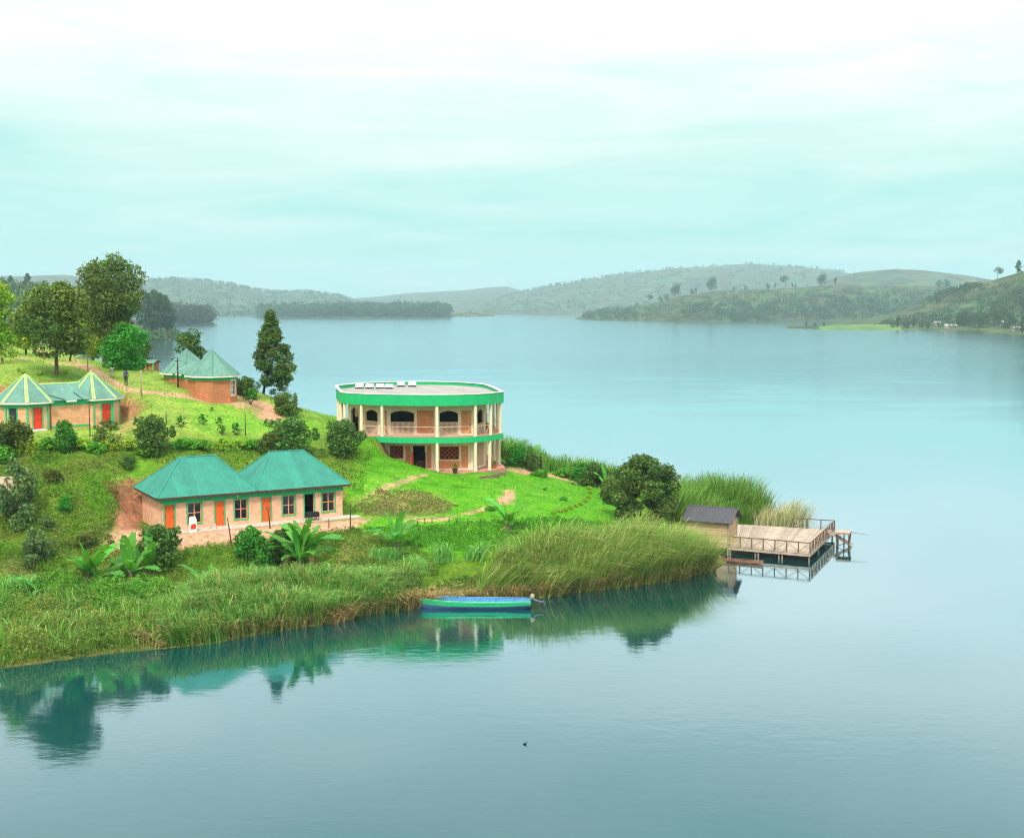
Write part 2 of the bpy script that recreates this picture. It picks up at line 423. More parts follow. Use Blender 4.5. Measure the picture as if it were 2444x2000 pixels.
for k in range(0, len(q), 8000):
    qq = q[k:k + 8000]
    r2 = ((qq[:, None, :] - C[None, :, :2]) ** 2).sum(-1) / 1e4
    HZ[k:k + 8000] = tps(r2) @ wts[:n_] + np.c_[np.ones(len(qq)), qq / 100] @ wts[n_:]
HZ = HZ.reshape(GXm.shape)
def dist_poly(X, Y, pl):
    """distance to a polyline and, for a closed one, whether inside"""
    best = np.full(X.shape, 1e9)
    for (ax, ay), (bx, by) in zip(pl[:-1], pl[1:]):
        dx, dy = bx - ax, by - ay
        t = np.clip(((X - ax) * dx + (Y - ay) * dy) / (dx * dx + dy * dy + 1e-12), 0, 1)
        best = np.minimum(best, np.hypot(X - ax - t * dx, Y - ay - t * dy))
    return best
def inside(X, Y, poly):
    r = np.zeros(X.shape, bool)
    n = len(poly)
    for i in range(n):
        x1, y1 = poly[i]; x2, y2 = poly[(i + 1) % n]
        c = (y1 > Y) != (y2 > Y)
        with np.errstate(divide='ignore', invalid='ignore'):
            r ^= c & (X < (x2 - x1) * (Y - y1) / (y2 - y1 + 1e-12) + x1)
    return r
LAND = shore_xy + [(-160, 300), (-160, 66)]
ds = dist_poly(GXm, GYm, shore_xy)
inl = inside(GXm, GYm, LAND)
sd = np.where(inl, ds, -ds)
HZ = np.where(sd < 0, np.minimum(HZ, np.maximum(-0.10 + 0.5 * sd, -3.0)), np.maximum(HZ, np.minimum(0.06 + 0.28 * sd, 0.9)))
HZ = np.clip(HZ, -3.0, 24.0)
def vnoise(X, Y, s, seed):
    r = np.random.default_rng(seed); T = r.random((64, 64))
    u, v = X / s, Y / s
    i, j = np.floor(u).astype(int), np.floor(v).astype(int)
    fu, fv = u - i, v - j
    fu, fv = fu * fu * (3 - 2 * fu), fv * fv * (3 - 2 * fv)
    g_ = lambda a, b: T[a % 64, b % 64]
    return (g_(i, j) * (1 - fu) + g_(i + 1, j) * fu) * (1 - fv) + (g_(i, j + 1) * (1 - fu) + g_(i + 1, j + 1) * fu) * fv
def fbm(X, Y, s, seed, o=4):
    t, a, n = 0, 1.0, 0
    for k in range(o):
        t = t + a * vnoise(X, Y, s / 2 ** k, seed + k); n += a; a *= 0.55
    return t / n
land_w = np.clip(sd / 2.0, 0, 1)
HZ = HZ + land_w * ((fbm(GXm, GYm, 4.0, 11) - 0.5) * 0.35 + (fbm(GXm, GYm, 1.5, 31, 2) - 0.5) * 0.14)

# ---- building frames (used for the pads cut into the slope and later for the houses)
COT_O = Vector((-27.54, 98.0)); COT_A = R(30.0); COT_Z = 4.48; COT_L, COT_W = 15.2, 6.4
def cot_xy(u, v): return (COT_O.x + u * math.cos(COT_A) - v * math.sin(COT_A), COT_O.y + u * math.sin(COT_A) + v * math.cos(COT_A))
HUT_A = (Vector((-45.5, 117.4)), Vector((-40.9, 122.0)), 10.82)      # the twin hut on the terrace: two lobes and floor height
HUT_B = (Vector((-35.05, 135.5)), Vector((-31.0, 130.0)), 12.45)
OVAL = [(-17.45, 128.0), (-16.2, 126.6), (-14, 125.35), (-11.6, 124.65), (-9.2, 124.35), (-6.9, 124.35), (-5.2, 124.6), (-3.6, 125.3), (-2.2, 126.6), (-0.85, 128.9), (-1.35, 132.5), (-1.95, 136.5), (-2.7, 140.6), (-3.6, 142.9), (-5.2, 144.9), (-7.1, 146.3), (-9.2, 147.0), (-11.6, 147.1), (-14.0, 146.5), (-16.2, 145.2), (-18.0, 143.2), (-19.6, 139.6), (-19.0, 135.5), (-18.2, 131.6)]
def pad(poly, z, blend, mode='both'):
    global HZ
    pl = list(poly) + [poly[0]]
    dd = np.where(inside(GXm, GYm, poly), 0.0, dist_poly(GXm, GYm, pl))
    w = np.clip(1 - dd / blend, 0, 1); w = w * w * (3 - 2 * w)
    t = HZ * (1 - w) + z * w
    HZ = np.minimum(HZ, t) if mode == 'cut' else (np.maximum(HZ, t) if mode == 'fill' else t)
pad([cot_xy(-0.8, -1.7), cot_xy(COT_L + 1.4, -1.7), cot_xy(COT_L + 1.0, COT_W + 0.3), cot_xy(-1.6, COT_W + 0.3)], COT_Z - 0.16, 1.3)
def ring(c, r, n=16): return [(c.x + r * math.cos(2 * math.pi * k / n), c.y + r * math.sin(2 * math.pi * k / n)) for k in range(n)]
pad([(-52, 112.0), (-45, 110.5), (-37, 115.5), (-36.5, 121), (-41, 125.5), (-50, 121)], HUT_A[2] - 0.12, 2.2)
for c in HUT_B[:2]: pad(ring(c, 2.9), HUT_B[2] - 0.1, 2.0, 'fill')
# the oval house: the hill meets its upper floor on the left and its lower floor on the right
OVZ = 5.62
wx = np.clip((GXm + 11.3) / -2.4, 0, 1); wx = wx * wx * (3 - 2 * wx)
target = OVZ - 0.12 + wx * (9.0 - OVZ)
ov_in = inside(GXm, GYm, OVAL)
HZ = np.where(ov_in, np.minimum(HZ, target), HZ)

zc = np.interp(GXm, [-14.0, -13.2, -12.4, -10.6, -8.5, -7.2, -5.0], [9.2, 8.3, 7.25, 6.75, 6.05, 5.72, 5.5])
wy = np.clip((GYm - 116.5) / 4.0, 0, 1) * np.clip((129 - GYm) / 1.0, 0, 1) * np.clip((GXm + 13.9) / 0.5, 0, 1) * np.clip((-4.0 - GXm) / 1.0, 0, 1)
HZ = HZ * (1 - wy) + np.minimum(HZ, zc) * wy
pad([(-23, 131), (-19.5, 126.5), (-16.5, 124.9), (-14.0, 124.2), (-13.75, 126), (-16, 129.5), (-19, 138)], 9.10, 1.2, 'fill')

def ground(x, y):
    x = np.asarray(x, float); y = np.asarray(y, float)
    u = np.clip((x - GX0) / GS, 0, len(gx) - 1.001); v = np.clip((y - GY0) / GS, 0, len(gy) - 1.001)
    i, j = u.astype(int), v.astype(int); fu, fv = u - i, v - j
    return (HZ[j, i] * (1 - fu) + HZ[j, i + 1] * fu) * (1 - fv) + (HZ[j + 1, i] * (1 - fu) + HZ[j + 1, i + 1] * fu) * fv
def hit(px, py, lo=72.0, hi=228.0):
    """where the view ray through a photo pixel meets the peninsula"""
    Y = np.arange(lo, hi, 0.1)
    x, y, z = ray(px, py)
    t = Y / y
    X, Z = x * t, CAMZ + z * t
    below = Z <= ground(X, Y)
    k = int(np.argmax(below)) if below.any() else len(Y) - 1
    return Vector((X[k], Y[k], float(ground(X[k], Y[k]))))

# ---- what covers the ground (real surface colours, by place)
PX, PY = project(GXm, GYm, HZ)
COVER = np.empty(GXm.shape + (3,))
c_rough = np.array([0.090, 0.185, 0.012]); c_lawn = np.array([0.070, 0.290, 0.004]); c_pale = np.array([0.20, 0.32, 0.045]); c_dry = np.array([0.30, 0.27, 0.085]); c_soil = np.array([0.34, 0.155, 0.085]); c_mud = np.array([0.52, 0.30, 0.19])
COVER[:] = c_rough
def soft_poly(poly, blend):
    d = dist_poly(PX, PY, poly + [poly[0]])
    s = np.where(inside(PX, PY, poly), d, -d) + (fbm(GXm, GYm, 3.0, 77) - 0.5) * blend * 2.4
    return np.clip(s / blend * 0.5 + 0.5, 0, 1)[..., None]
def paint(poly, col, blend=18, a=1.0):
    global COVER
    w = soft_poly(poly, blend) * a
    COVER = COVER * (1 - w) + np.asarray(col) * w
paint([(880, 1060), (1210, 1090), (1480, 1130), (1500, 1250), (1300, 1330), (1000, 1330), (830, 1260), (850, 1140)], c_lawn, 25)
paint([(-60, 780), (700, 900), (800, 1010), (700, 1060), (400, 1040), (-60, 1060)], c_pale, 20)
paint([(430, 960), (640, 980), (790, 1000), (740, 1060), (480, 1030)], np.array([0.13, 0.38, 0.02]), 25, 0.75)
paint([(60, 870), (200, 890), (280, 960), (180, 960), (60, 930)], np.array([0.13, 0.27, 0.03]), 14)
paint([(280, 960), (350, 955), (330, 1010), (285, 1040)], np.array([0.26, 0.19, 0.07]), 10, 0.75)
paint([(340, 1100), (100, 1130), (130, 1230), (330, 1200)], np.array([0.11, 0.32, 0.012]), 26, 0.75)
paint([(848, 1200), (900, 1165), (1000, 1170), (1090, 1200), (1060, 1225), (960, 1232), (870, 1232)], np.array([0.21, 0.20, 0.055]), 12, 0.85)
paint([(880, 1140), (1000, 1120), (960, 1165), (860, 1210)], np.array([0.13, 0.36, 0.02]), 10, 0.6)
paint([(262, 1205), (330, 1175), (335, 1275), (280, 1275)], c_soil, 6)
paint([(255, 1270), (340, 1265), (330, 1310), (255, 1325)], c_mud, 7)
paint([(400, 1272), (560, 1262), (840, 1236), (870, 1240), (840, 1262), (560, 1295), (430, 1308)], c_mud, 6)
paint([(850, 1235), (885, 1238), (870, 1250), (840, 1255)], c_mud, 5)
paint([(820, 1290), (900, 1275), (880, 1325), (810, 1340)], np.array([0.30, 0.24, 0.10]), 12, 0.7)
paint([(1030, 1400), (1130, 1385), (1140, 1440), (1020, 1450)], np.array([0.44, 0.25, 0.14]), 8, 0.8)
paint([(5, 1330), (70, 1330), (80, 1420), (20, 1420)], np.array([0.24, 0.19, 0.10]), 12, 0.6)
# steep cuts show bare earth
gzx, gzy = np.gradient(HZ, GS)[1], np.gradient(HZ, GS)[0]
slope = np.hypot(gzx, gzy)
ws = np.clip((slope - 1.25) / 0.4, 0, 1)[..., None] * (GXm < -10)[..., None] * 0.9
COVER = COVER * (1 - ws) + c_soil * ws
# the wet rim of the shore
wr = np.clip(1 - np.abs(sd) / 0.9, 0, 1)[..., None] * 0.7
COVER = COVER * (1 - wr) + np.array([0.13, 0.10, 0.045]) * wr

# ---- footpaths, worn into the turf
PATHS = [([(28, 853), (90, 861), (150, 868), (205, 874)], 0.7), ([(35, 822), (75, 832), (120, 845), (165, 856), (200, 870), (228, 886), (262, 905), (292, 922), (330, 934), (385, 938), (440, 944), (500, 955), (560, 963), (610, 968), (632, 974)], 0.85),
         ([(570, 945), (605, 953), (640, 970), (640, 982), (656, 988), (625, 996), (650, 1005), (668, 1014)], 1.0), ([(1208, 1118), (1255, 1124), (1305, 1131), (1355, 1142), (1400, 1155)], 0.9), ([(875, 1190), (910, 1172), (950, 1154), (985, 1140), (1010, 1133)], 0.28), ([(970, 1240), (1060, 1238), (1130, 1222), (1170, 1208), (1205, 1200), (1215, 1175)], 0.26), ([(1205, 1200), (1213, 1186), (1217, 1172)], 0.5)]
for plp, wdt in PATHS:
    wp = [tuple(hit(*p)[:2]) for p in plp]
    dd = dist_poly(GXm, GYm, wp) + (fbm(GXm, GYm, 1.2, 5) - 0.5) * 0.9
    w = np.clip((wdt - dd) / 0.35 + 0.5, 0, 1)[..., None] * 0.92
    COVER = COVER * (1 - w) + c_mud * w
    HZ = HZ - w[..., 0] * 0.10

verts = np.c_[GXm.ravel(), GYm.ravel(), HZ.ravel()]
nx, ny = len(gx), len(gy)
ii, jj = np.meshgrid(np.arange(nx - 1), np.arange(ny - 1))
base = (jj * nx + ii).ravel()
quads = np.stack([base, base + 1, base + 1 + nx, base + nx], 1)
keep = (HZ.ravel()[quads].max(1) > -2.9)
gm = bpy.data.materials.new('turf'); gm.use_nodes = True
t = gm.node_tree; p = t.nodes['Principled BSDF']; p.inputs['Roughness'].default_value = 0.9; p.inputs['Specular IOR Level'].default_value = 0.12
a_ = N(t, 'ShaderNodeAttribute', attribute_name='tint'); co = N(t, 'ShaderNodeTexCoord')
f1 = N(t, 'ShaderNodeTexNoise'); f1.inputs['Scale'].default_value = 0.45; f1.inputs['Detail'].default_value = 9; f1.inputs['Roughness'].default_value = 0.72; t.links.new(co.outputs['Object'], f1.inputs[0])
f2 = N(t, 'ShaderNodeTexNoise'); f2.inputs['Scale'].default_value = 3.2; f2.inputs['Detail'].default_value = 6; f2.inputs['Roughness'].default_value = 0.7; t.links.new(co.outputs['Object'], f2.inputs[0])
v1 = ramp(t, f1.outputs[0], [(0.30, (0.55, 0.55, 0.55)), (0.46, (1, 1, 1)), (0.66, (1.6, 1.25, 1.6))])
v2 = ramp(t, f2.outputs[0], [(0.32, (0.52, 0.55, 0.52)), (0.68, (1.35, 1.30, 1.2))])
f3_ = N(t, 'ShaderNodeTexNoise'); f3_.inputs['Scale'].default_value = 0.9; f3_.inputs['Detail'].default_value = 8; f3_.inputs['Roughness'].default_value = 0.75; f3_.inputs['Distortion'].default_value = 0.5; t.links.new(co.outputs['Object'], f3_.inputs[0])
dry = mix_color(t, ramp(t, f3_.outputs[0], [(0.52, 0.0), (0.70, 0.55)]), a_.outputs['Color'], (0.19, 0.215, 0.05))
t.links.new(mix_color(t, 1.0, mix_color(t, 1.0, dry, v1, 'MULTIPLY'), v2, 'MULTIPLY'), p.inputs['Base Color'])
bn = N(t, 'ShaderNodeBump'); bn.inputs['Strength'].default_value = 0.7; bn.inputs['Distance'].default_value = 0.18
t.links.new(f2.outputs[0], bn.inputs['Height']); t.links.new(bn.outputs[0], p.inputs['Normal'])
MATS['turf'] = gm
gmesh = np_mesh('ground', verts, quads[keep], gm, COVER.reshape(-1, 3), smooth=True)
g_o = link_mesh('ground', gmesh)
tag(g_o, 'grassy peninsula with lawns, worn earth paths and a rough bank', kind='structure')

# ================================================================== the lake
wm = bpy.data.materials.new('lake_water'); wm.use_nodes = True
t = wm.node_tree; t.nodes.clear()
co = N(t, 'ShaderNodeTexCoord')
mpn = N(t, 'ShaderNodeMapping'); mpn.inputs['Scale'].default_value = (0.5, 1.0, 1.0); t.links.new(co.outputs['Object'], mpn.inputs[0])
w1 = N(t, 'ShaderNodeTexNoise'); w1.inputs['Scale'].default_value = 1.1; w1.inputs['Detail'].default_value = 5; w1.inputs['Roughness'].default_value = 0.6; t.links.new(mpn.outputs[0], w1.inputs[0])
w2 = N(t, 'ShaderNodeTexNoise'); w2.inputs['Scale'].default_value = 0.045; w2.inputs['Detail'].default_value = 3; t.links.new(mpn.outputs[0], w2.inputs[0])
amp = ramp(t, w2.outputs[0], [(0.35, 0.35), (0.65, 1.0)])
sy_ = N(t, 'ShaderNodeSeparateXYZ'); t.links.new(co.outputs['Object'], sy_.inputs[0])
breeze = math_node(t, 'MULTIPLY', math_node(t, 'SUBTRACT', sy_.outputs[1], 150.0), 1 / 500.0, clamp=True)      # open water beyond the sheltered shore
amp = math_node(t, 'MULTIPLY', amp, math_node(t, 'ADD', 1.0, math_node(t, 'MULTIPLY', breeze, 12.0)))
bn = N(t, 'ShaderNodeBump'); bn.inputs['Strength'].default_value = 0.05; bn.inputs['Distance'].default_value = 0.22
t.links.new(math_node(t, 'MULTIPLY', w1.outputs[0], amp), bn.inputs['Height'])
df = N(t, 'ShaderNodeBsdfDiffuse'); df.inputs[0].default_value = (0.001, 0.056, 0.064, 1)
gl = N(t, 'ShaderNodeBsdfGlossy'); gl.inputs[0].default_value = (0.76, 0.92, 1.0, 1); gl.inputs[1].default_value = 0.035; t.links.new(math_node(t, 'ADD', 0.03, math_node(t, 'MULTIPLY', breeze, 0.07)), gl.inputs[1])
fr = N(t, 'ShaderNodeFresnel'); fr.inputs[0].default_value = 1.33
for n_in in (df.inputs['Normal'], gl.inputs['Normal'], fr.inputs['Normal']): t.links.new(bn.outputs[0], n_in)
shine = ramp(t, fr.outputs[0], [(0.0, 0.05), (0.08, 0.14), (0.12, 0.25), (0.16, 0.40), (0.24, 0.66), (0.40, 0.86), (0.62, 0.94)])
mx = N(t, 'ShaderNodeMixShader'); t.links.new(shine, mx.inputs[0]); t.links.new(df.outputs[0], mx.inputs[1]); t.links.new(gl.outputs[0], mx.inputs[2])
o_ = N(t, 'ShaderNodeOutputMaterial'); t.links.new(mx.outputs[0], o_.inputs[0])
mb = MB(); mb.face((-3500, -250, 0), (3500, -250, 0), (3500, 7700, 0), (-3500, 7700, 0))
lake = mb.build('lake', wm)
tag(lake, 'calm blue green lake mirroring the sky and the shore', kind='structure')

# ================================================================== shared building pieces
def wall_pieces(mb, L, H, T, openings, z0=0.0):
    """a straight wall along local x from 0 to L, outer face at y=0, thickness T, with rectangular openings (x0,x1,za,zb)"""
    x = 0.0
    for (a, b, za, zb) in sorted(openings):
        if a > x: mb.box(x, a, 0, T, z0, H)
        if za > z0: mb.box(a, b, 0, T, z0, za)
        if zb < H: mb.box(a, b, 0, T, zb, H)
        x = b
    if x < L: mb.box(x, L, 0, T, z0, H)
def frame_on(A, B, z):
    """matrix whose x runs from plan point A to B, y points to the left of the walk (into the house for a clockwise... outer face is y=0)"""
    d = Vector((B[0] - A[0], B[1] - A[1], 0)).normalized()
    return Matrix(((d.x, -d.y, 0, A[0]), (d.y, d.x, 0, A[1]), (0, 0, 1, z), (0, 0, 0, 1)))
def clip_strip(poly, a0, a1):
    def cut(pl, val, keep_ge):
        out = []
        for i in range(len(pl)):
            p, q_ = pl[i], pl[(i + 1) % len(pl)]
            ip, iq = (p[0] >= val) == keep_ge or p[0] == val, (q_[0] >= val) == keep_ge or q_[0] == val
            if ip: out.append(p)
            if ip != iq and abs(q_[0] - p[0]) > 1e-9:
                s = (val - p[0]) / (q_[0] - p[0]); out.append((val, p[1] + (q_[1] - p[1]) * s))
        return out
    r = cut(poly, a0, True)
    return cut(r, a1, False) if len(r) > 2 else []
def roof_sheets(poly, parent, mat, width=0.9, rib=0.225, rh=0.03, name='roof_sheet', thick=0.03, seed=0):
    """lay ribbed metal sheets over one flat roof plane; poly[0]->poly[1] is the eave"""
    P = [Vector(p) for p in poly]
    e = (P[1] - P[0]).normalized()
    nrm = Vector((0, 0, 0))
    for i in range(len(P)): nrm += P[i].cross(P[(i + 1) % len(P)])
    nrm.normalize()
    if nrm.z < 0: nrm = -nrm
    s = nrm.cross(e)
    if s.z < -1e-6: s = -s
    pl = [((p - P[0]).dot(e), (p - P[0]).dot(s)) for p in P]
    lo, hi = min(a for a, _ in pl), max(a for a, _ in pl)
    rnd = random.Random(seed)
    k, a = 0, lo
    while a < hi - 0.02:
        b = min(hi, a + width)
        strip = clip_strip(pl, a, b)
        if len(strip) >= 3:
            off = 0.012 + 0.006 * (k % 2) + rnd.random() * 0.006
            mb = MB()
            f3 = lambda c, o: P[0] + e * c[0] + s * c[1] + nrm * o
            mb.extrude([f3(c, off) for c in strip], nrm * thick)
            x = a + rib * 0.5
            while x < b - 0.02:
                ys = []
                for i in range(len(strip)):
                    p, q_ = strip[i], strip[(i + 1) % len(strip)]
                    if (p[0] - x) * (q_[0] - x) < 0: ys.append(p[1] + (q_[1] - p[1]) * (x - p[0]) / (q_[0] - p[0]))
                if len(ys) >= 2 and max(ys) - min(ys) > 0.1:
                    y0, y1, o = min(ys), max(ys), off + thick
                    w = rib * 0.17
                    mb.add([f3((x - w, y0), o), f3((x, y0), o + rh), f3((x + w, y0), o), f3((x - w, y1), o), f3((x, y1), o + rh), f3((x + w, y1), o)], [(0, 1, 4, 3), (1, 2, 5, 4), (0, 2, 1), (3, 4, 5)])
                x += rib
            mb.build(name, mat, parent)
        a = b; k += 1
def door_leaf(parent, Mx, x0, x1, z0, z1, mat, y=0.07, name='door'):
    """a panelled door leaf with its handle"""
    mb = MB(Mx)
    mb.box(x0, x1, y, y + 0.05, z0, z1)
    w, h = x1 - x0, z1 - z0
    for a, b in ((0.08, 0.40), (0.46, 0.68), (0.74, 0.94)):
        for c, d in ((0.14, 0.46), (0.54, 0.86)):
            mb.box(x0 + w * c, x0 + w * d, y - 0.022, y, z0 + h * a, z0 + h * b)
    o = mb.build(name, mat, parent)
    hb = MB(Mx); hb.box(x1 - 0.13, x1 - 0.09, y - 0.06, y - 0.001, z0 + 0.95, z0 + 1.05)
    hb.build('handle', M['dark_metal'], o)
    return o
def window_unit(parent, Mx, x0, x1, z0, z1, frame_mat, nx=2, nz=2, y=0.08, bar=0.07, curtain=False):
    mb = MB(Mx)
    mb.box(x0, x0 + bar, y, y + 0.07, z0, z1); mb.box(x1 - bar, x1, y, y + 0.07, z0, z1)
    mb.box(x0 + bar, x1 - bar, y, y + 0.07, z0, z0 + bar); mb.box(x0 + bar, x1 - bar, y, y + 0.07, z1 - bar, z1)
    xs = [x0 + bar + (x1 - x0 - 2 * bar) * k / nx for k in range(nx + 1)]
    zs = [z0 + bar + (z1 - z0 - 2 * bar) * k / nz for k in range(nz + 1)]
    for x in xs[1:-1]: mb.box(x - bar * 0.55, x + bar * 0.55, y - 0.008, y + 0.06, z0 + bar, z1 - bar)
    for z in zs[1:-1]: mb.box(x0 + bar, x1 - bar, y - 0.004, y + 0.064, z - bar * 0.4, z + bar * 0.4)
    o = mb.build('window', frame_mat, parent)
    for i in range(nx):
        for k in range(nz):
            pb = MB(Mx); pb.box(xs[i] + 0.004, xs[i + 1] - 0.004, y + 0.03, y + 0.045, zs[k] + 0.004, zs[k + 1] - 0.004)
            pb.build('pane', M['dark_glass'], o)
    return o
def surround(parent, Mx, x0, x1, z0, z1, w=0.11, mat='trim_green', sill=True, proud=0.035, name='frame_band'):
    mb = MB(Mx)
    mb.box(x0 - w, x0, -proud, 0.06, z0 - (w if sill else 0), z1 + w); mb.box(x1, x1 + w, -proud, 0.06, z0 - (w if sill else 0), z1 + w)
    if sill: mb.box(x0, x1, -proud, 0.06, z0 - w, z0)
    mb.box(x0, x1, -proud, 0.06, z1, z1 + w)
    return mb.build(name, M[mat], parent)

# ================================================================== the long cottage with two hipped roofs
cot = empty('brick_cottage', (COT_O.x, COT_O.y, COT_Z), COT_A, 'long tan brick cottage with two teal hipped roofs and orange doors', 'cottage')
def cot_u(px, py, v=0.0):
    """distance along the cottage front for a pixel column"""
    x = (px - W0 / 2) / FPX
    c, s = math.cos(COT_A), math.sin(COT_A)
    # X = O.x + u c ; Y = O.y + u s ; X = x*Y*k with k ~ 1/(CP + v SP) * ...
    _, yy, _z = ray(px, py); k = x / yy
    return (k * COT_O.y - COT_O.x) / (c - k * s)
WALL_H = 2.62
doors = [(cot_u(393, 1240), cot_u(417, 1240)), (cot_u(513.5, 1230), cot_u(536, 1230)), (cot_u(625.5, 1220), cot_u(646.5, 1220)), (cot_u(727, 1210), cot_u(749.5, 1210))]
wins = [(cot_u(448, 1230), cot_u(481, 1230)), (cot_u(560, 1225), cot_u(591, 1225)), (cot_u(674.5, 1205), cot_u(704, 1205)), (cot_u(769, 1200), cot_u(799, 1200))]
ops = [(a, b, 0.02, 2.03) for a, b in doors] + [(a, b, 0.42, 2.05) for a, b in wins]
I4 = Matrix.Identity(4)
mb = MB(); wall_pieces(mb, COT_L, WALL_H, 0.2, ops, -0.2); mb.build('front_wall', M['tan_brick'], cot)
mb = MB(); mb.box(0, 0.2, 0.2, COT_W - 0.2, -0.2, WALL_H); mb.build('side_wall', M['tan_brick'], cot)
mb = MB(); mb.box(COT_L - 0.2, COT_L, 0.2, COT_W - 0.2, -0.2, WALL_H); mb.build('side_wall', M['tan_brick'], cot)
mb = MB(); mb.box(0, COT_L, COT_W - 0.2, COT_W, -0.2, WALL_H); mb.build('rear_wall', M['tan_brick'], cot)
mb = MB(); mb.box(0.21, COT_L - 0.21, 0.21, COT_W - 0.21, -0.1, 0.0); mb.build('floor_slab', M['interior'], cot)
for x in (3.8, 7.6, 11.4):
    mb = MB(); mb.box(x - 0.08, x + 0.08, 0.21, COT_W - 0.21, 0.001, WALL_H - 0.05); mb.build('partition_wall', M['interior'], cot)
mb = MB(); mb.box(-0.35, COT_L + 1.3, -1.0, -0.004, -0.4, -0.08); mb.box(-0.1, COT_L + 0.6, -0.45, -0.006, -0.08, -0.01)
mb.build('plinth', M['concrete'], cot)
mb = MB(); mb.box(-0.03, COT_L + 0.03, -0.03, -0.003, 2.135, 2.66); mb.box(-0.033, -0.003, -0.003, COT_W + 0.03, 2.135, 2.66); mb.box(COT_L + 0.003, COT_L + 0.033, -0.003, COT_W + 0.03, 2.135, 2.66)
mb.build('green_band', M['trim_green'], cot)
for k, (a, b) in enumerate(doors):
    surround(cot, I4, a, b, 0.0, 2.03, 0.10, sill=False, name='door_frame')
    if k < 3: door_leaf(cot, I4, a, b, 0.02, 2.03, M['orange_door'])
    else:
        mb = MB(Matrix.Translation((a, 0.1, 0)) @ Matrix.Rotation(R(70), 4, 'Z')); mb.box(0, b - a, 0, 0.05, 0.03, 2.02); mb.build('door', M['orange_door'], cot)
for a, b in wins:
    surround(cot, I4, a, b, 0.42, 2.05, 0.10)
    window_unit(cot, I4, a, b, 0.42, 2.05, M['window_wood'])
# the two hipped roofs
EZ, RZ, OH = WALL_H + 0.02, 5.33, 0.5
def hip_roof(u0, u1, r0, r1, seed):
    v0, v1, vm = -OH, COT_W + OH, COT_W / 2
    a, b, c, d = (u0, v0, EZ), (u1, v0, EZ), (u1, v1, EZ), (u0, v1, EZ)
    r_, s_ = (r0, vm, RZ), (r1, vm, RZ)
    mb = MB(); mb.face(a, b, s_, r_); mb.face(b, c, s_); mb.face(c, d, r_, s_); mb.face(d, a, r_)
    rf = mb.build('roof', M['teal_roof'], cot)
    for k, pl in enumerate(([a, b, s_, r_], [b, c, s_], [c, d, r_, s_], [d, a, r_])):
        roof_sheets(pl, rf, M['teal_roof'], 0.85, 0.21, 0.028, seed=seed * 10 + k)
    for p, q_ in ((a, r_), (b, s_), (c, s_), (d, r_), (r_, s_)):
        mb = MB(); P_, Q_ = Vector(p), Vector(q_)
        mb.tube([P_ + Vector((0, 0, 0.03)), Q_ + Vector((0, 0, 0.05))], 0.085, 6); mb.build('ridge_cap', M['teal_roof'], rf)
    mb = MB()
    mb.beam((u0, v0 - 0.015, EZ - 0.05), (u1, v0 - 0.015, EZ - 0.05), 0.03, 0.14); mb.beam((u0 - 0.015, v0 + 0.01, EZ - 0.05), (u0 - 0.015, v1, EZ - 0.05), 0.03, 0.14); mb.beam((u1 + 0.015, v0 + 0.01, EZ - 0.05), (u1 + 0.015, v1, EZ - 0.05), 0.03, 0.14)
    mb.build('fascia', M['dark_wood'], rf)
hip_roof(-0.55, 7.75, 2.35, 5.2, 1)
hip_roof(7.45, 15.75, 9.95, 12.9, 2)
for u, z in ((cot_u(565, 1188), 2.35), (cot_u(766, 1172), 2.42)):
    mb = MB(); mb.tube([(u, -0.25, z + 0.12), (u, -0.25, z - 0.08)], [0.02, 0.05], 6); mb.build('eave_lamp', M['white_cap'], cot)
# things standing along its front
def at_cot(u, v, z=0.0):
    x, y = cot_xy(u, v); return (x, y, COT_Z + z)
u_s = cot_u(452, 1262)
sk = empty('freestanding_sign', at_cot(u_s, -1.15, -0.15), COT_A + R(8), 'white and red upright board standing before the leftmost cottage window', 'sign board')
mb = MB(); mb.extrude([(-0.28, 0, 0.0), (0.28, 0, 0.0), (0.28, 0, 1.05), (0.18, 0, 1.28), (-0.2, 0, 1.28), (-0.28, 0, 1.1)], (0, 0.16, 0)); mb.build('board', M['sack_white'], sk)
mb = MB(); mb.box(-0.22, 0.22, -0.006, -0.001, 0.28, 0.62); mb.extrude([(-0.22, -0.0061, 0.62), (0.22, -0.0061, 0.62), (0.1, -0.0061, 0.74), (-0.05, -0.0061, 0.68)], (0, 0.005, 0)); mb.build('red_panel', M['red_print'], sk)
bx = empty('door_step_block', at_cot(doors[1][0] - 0.35, -0.55, -0.08), COT_A, 'small pale block left of the second orange door', 'block')
mb = MB(); mb.box(-0.19, 0.19, -0.15, 0.15, 0, 0.36); mb.extrude([(-0.17, -0.13, 0.36), (0.17, -0.13, 0.36), (0.17, 0.13, 0.36), (-0.17, 0.13, 0.36)], (0, 0, 0.04)); mb.build('block', M['concrete'], bx)
tb = empty('laundry_table', at_cot((doors[3][0] + doors[3][1]) / 2 - 0.05, -0.75, -0.08), COT_A, 'dark cloth covered table before the open cottage doorway', 'table')
mb = MB(); mb.box(-0.5, 0.5, -0.25, 0.25, 0.62, 0.67); mb.build('tabletop', M['dark_wood'], tb)
mb = MB(); mb.box(-0.54, 0.54, -0.29, -0.26, 0.3, 0.69); mb.box(-0.54, 0.54, -0.26, 0.28, 0.672, 0.69); mb.build('cloth', M['cloth_dark'], tb)
for sx_ in (-0.45, 0.45):
    for sy in (-0.2, 0.2):
        mb = MB(); mb.tube([(sx_, sy, 0), (sx_, sy, 0.62)], 0.025, 6); mb.build('leg', M['dark_wood'], tb)

